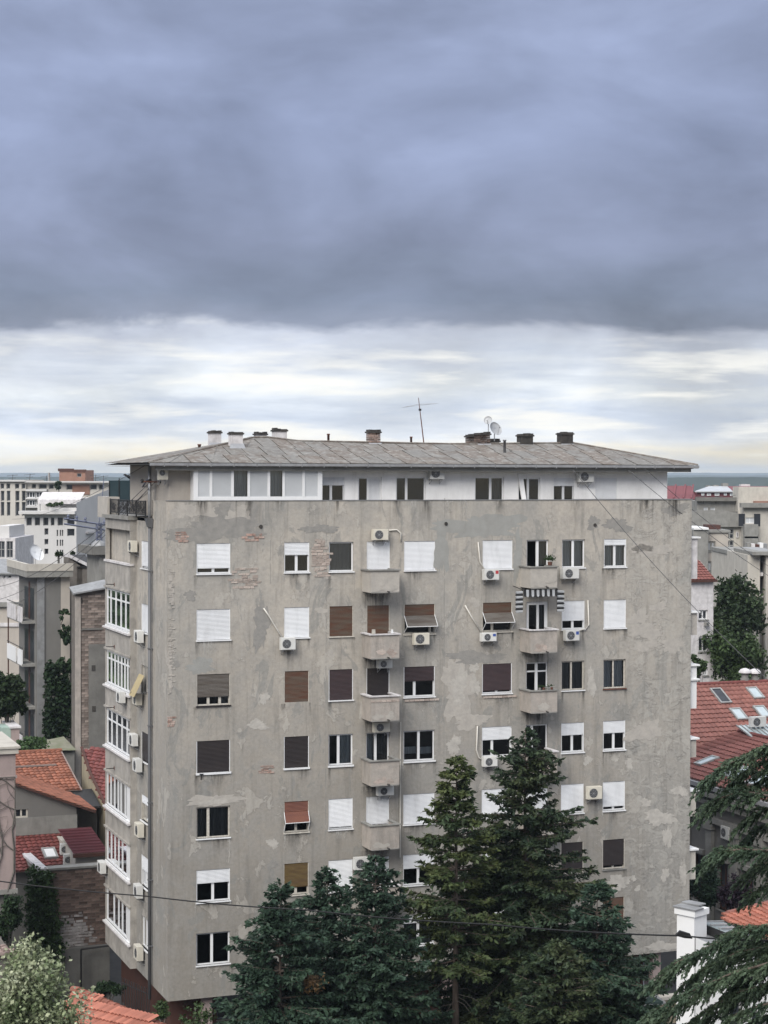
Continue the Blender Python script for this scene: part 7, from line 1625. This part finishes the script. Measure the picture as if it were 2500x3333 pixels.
c, k = crown_px(2290, 2890, 98, 110, 190, 9, 8); leafy('dark_shrub', 'dark evergreen shrub behind the broad white chimney', 'shrub', c, k, 5000, .17, 'fir_blue', seed=26)
c, k = crown_px(2400, 2905, 97, 120, 190, 9, 9); leafy('purple_shrub', 'dark purple-leaved shrub before the pilastered front', 'shrub', c, k, 4500, .17, 'plum', seed=27)
c, k = crown_px(350, 3215, 88, 120, 70, 9, 10); leafy('hedge_shrub', 'dark green shrub before the concrete wall by the iron fence', 'shrub', c, k, 5000, .13, 'ivy_dark', seed=28)
c, k = crown_px(640, 3318, 70, 130, 110, 8, 12); leafy('garden_shrub', 'sparse light green shrub below the left corner of the block', 'shrub', c, k, 420, .14, 'tree_mid', seed=29)
c, k = crown_px(520, 3300, 78, 70, 80, 6, 13); leafy('garden_shrub', 'small green shrub beside the iron fence', 'shrub', c, k, 900, .13, 'tree_mid', seed=30)
c, k = crown_px(25, 2985, 86, 110, 190, 8, 14); leafy('dark_shrub', 'dark shrub in the shade below the pink house', 'shrub', c, k, 4500, .16, 'ivy_dark', seed=31)
c, k = crown_px(190, 1800, 150, 42, 30, 4, 15); leafy('roof_shrub', 'round green shrub showing above the flat concrete roof', 'shrub', c, k, 700, .22, 'tree_dark', seed=32)
c, k = crown_px(238, 1810, 149, 26, 34, 4, 16); leafy('roof_shrub', 'small dark cypress shrub beside the flat concrete roof', 'shrub', c, k, 500, .2, 'tree_dark', seed=33)
c, k = crown_px(178, 1642, 214, 60, 22, 6, 17); leafy('terrace_plants', 'dry looking planting along the roof terrace under the white awning', 'plant', c, k, 500, .3, 'tree_mid', trunk=False, seed=34, base=(c.x, c.y, c.z - .6))
c, k = crown_px(190, 1578, 295, 34, 26, 5, 18); leafy('terrace_tree', 'dark potted tree on the office block terrace', 'tree', c, k, 500, .4, 'tree_dark', seed=35, base=(c.x, c.y, c.z - 2))
def ivy(label, dep, yaw, px, rects, n, size, m, seed, thick=.35):
    """leaf skin over pixel boxes on a wall plane"""
    g = random.Random(seed); o = None; first = at(px, rects[0][1], dep); S_ = Site('climbing_ivy', label, 'ivy', px, dep, yaw); tot = sum((r[2] - r[0]) * (r[3] - r[1]) for r in rects); C = []
    for (l, t, r, b) in rects:
        k = int(n * (r - l) * (b - t) / tot); sub = [(g.uniform(l, r), g.uniform(t, b)) for _ in range(max(5, k // 35))]
        for _ in range(k):
            s = g.choice(sub); x = g.gauss(s[0], (r - l) * .10); y = g.gauss(s[1], min(b - t, (r - l) * 2) * .08); u, z = S_.p(x, y, -.1); C.append((u, -abs(g.gauss(0, thick)) - .05, max(z, .05)))
    it = iter(C); leaves(len(C), lambda: next(it), size, MT[m], 'foliage', S_.e, g, .75)
    mb = MB()
    for (l, t, r, b) in rects: u0, z0 = S_.p((l + r) / 2, b); u1, z1 = S_.p((l + r) / 2, t); mb.tube([(u0, -.06, max(z0, 0)), ((u0 + u1) / 2 + .2, -.06, (z0 + z1) / 2), (u1, -.06, z1)], .03, 4)
    mb.build('stem', MT['bark_grey'], S_.e)
ivy('lush green ivy column on the rubble brick wall', 94.2, YAW, 130, [(95, 2822, 165, 2900), (88, 2890, 178, 3000), (90, 2990, 185, 3090), (110, 3060, 200, 3130)], 9000, .17, 'ivy', 41)
ivy('thick dark ivy climbing the right of the balcony block', 127.6, YAW, 190, [(150, 2165, 200, 2290), (192, 2135, 228, 2400), (145, 2300, 200, 2400), (195, 2040, 222, 2090), (193, 1988, 200, 2035), (196, 1985, 222, 1996)], 7000, .26, 'ivy_dark', 42)
ivy('flat mat of ivy spilling over the mossy shed roof', 114.5, YAW, 100, [(60, 2400, 140, 2428), (55, 2415, 110, 2440)], 1500, .22, 'ivy', 43, .8)

# ---- the leafy city floor between and behind the houses
g = np.random.default_rng(77); C = []; S_ = []
for _ in range(2600):
    y = 165 * (1500 / 165) ** g.uniform(0, 1); x = g.uniform(-1, 1) * (.42 * y + 40); h = g.uniform(5, 9.5); r = g.uniform(2.2, 4.5); k = int(46 if y < 450 else 26)
    d = g.normal(size=(k, 3)); d /= np.linalg.norm(d, axis=1)[:, None]; d[:, 2] = np.abs(d[:, 2]); C.append(np.array([x, y, h - r * .8]) + d * r * g.uniform(.6, 1.0, (k, 1))); S_.append(np.full((k, 1), r * .42))
C = np.concatenate(C); S_ = np.concatenate(S_); n = len(C); D_ = g.normal(size=(n, 3)); D_ /= np.linalg.norm(D_, axis=1)[:, None]; W_ = np.cross(D_, np.array([0, 0, 1.0]) + g.normal(0, .6, (n, 3))); W_ /= np.linalg.norm(W_, axis=1)[:, None]
V = np.zeros((n * 4, 3)); V[0::4] = C - D_ * S_; V[1::4] = C + W_ * S_ * .7; V[2::4] = C + D_ * S_; V[3::4] = C - W_ * S_ * .7
tag(np_mesh('treetops', V, np.arange(n * 4).reshape(n, 4), MT['tree_mid']), 'unbroken mass of far green treetops between the houses', 'trees', kind='stuff')

# ================================================================== haze
mb = MB(); mb.box(-6500, 6500, -60, 9800, -4, 62)
hz_ = mb.build('haze', MT['plain']); tag(hz_, kind='stuff')
hm = bpy.data.materials.new('haze_air'); hm.use_nodes = True; hn = hm.node_tree; hn.nodes.clear()
pv = hn.nodes.new('ShaderNodeVolumePrincipled'); pv.inputs['Color'].default_value = (.72, .83, .96, 1); pv.inputs['Density'].default_value = 1.2e-4; pv.inputs['Anisotropy'].default_value = .2
ho = hn.nodes.new('ShaderNodeOutputMaterial'); hn.links.new(pv.outputs[0], ho.inputs['Volume'])
hz_.data.materials.clear(); hz_.data.materials.append(hm)
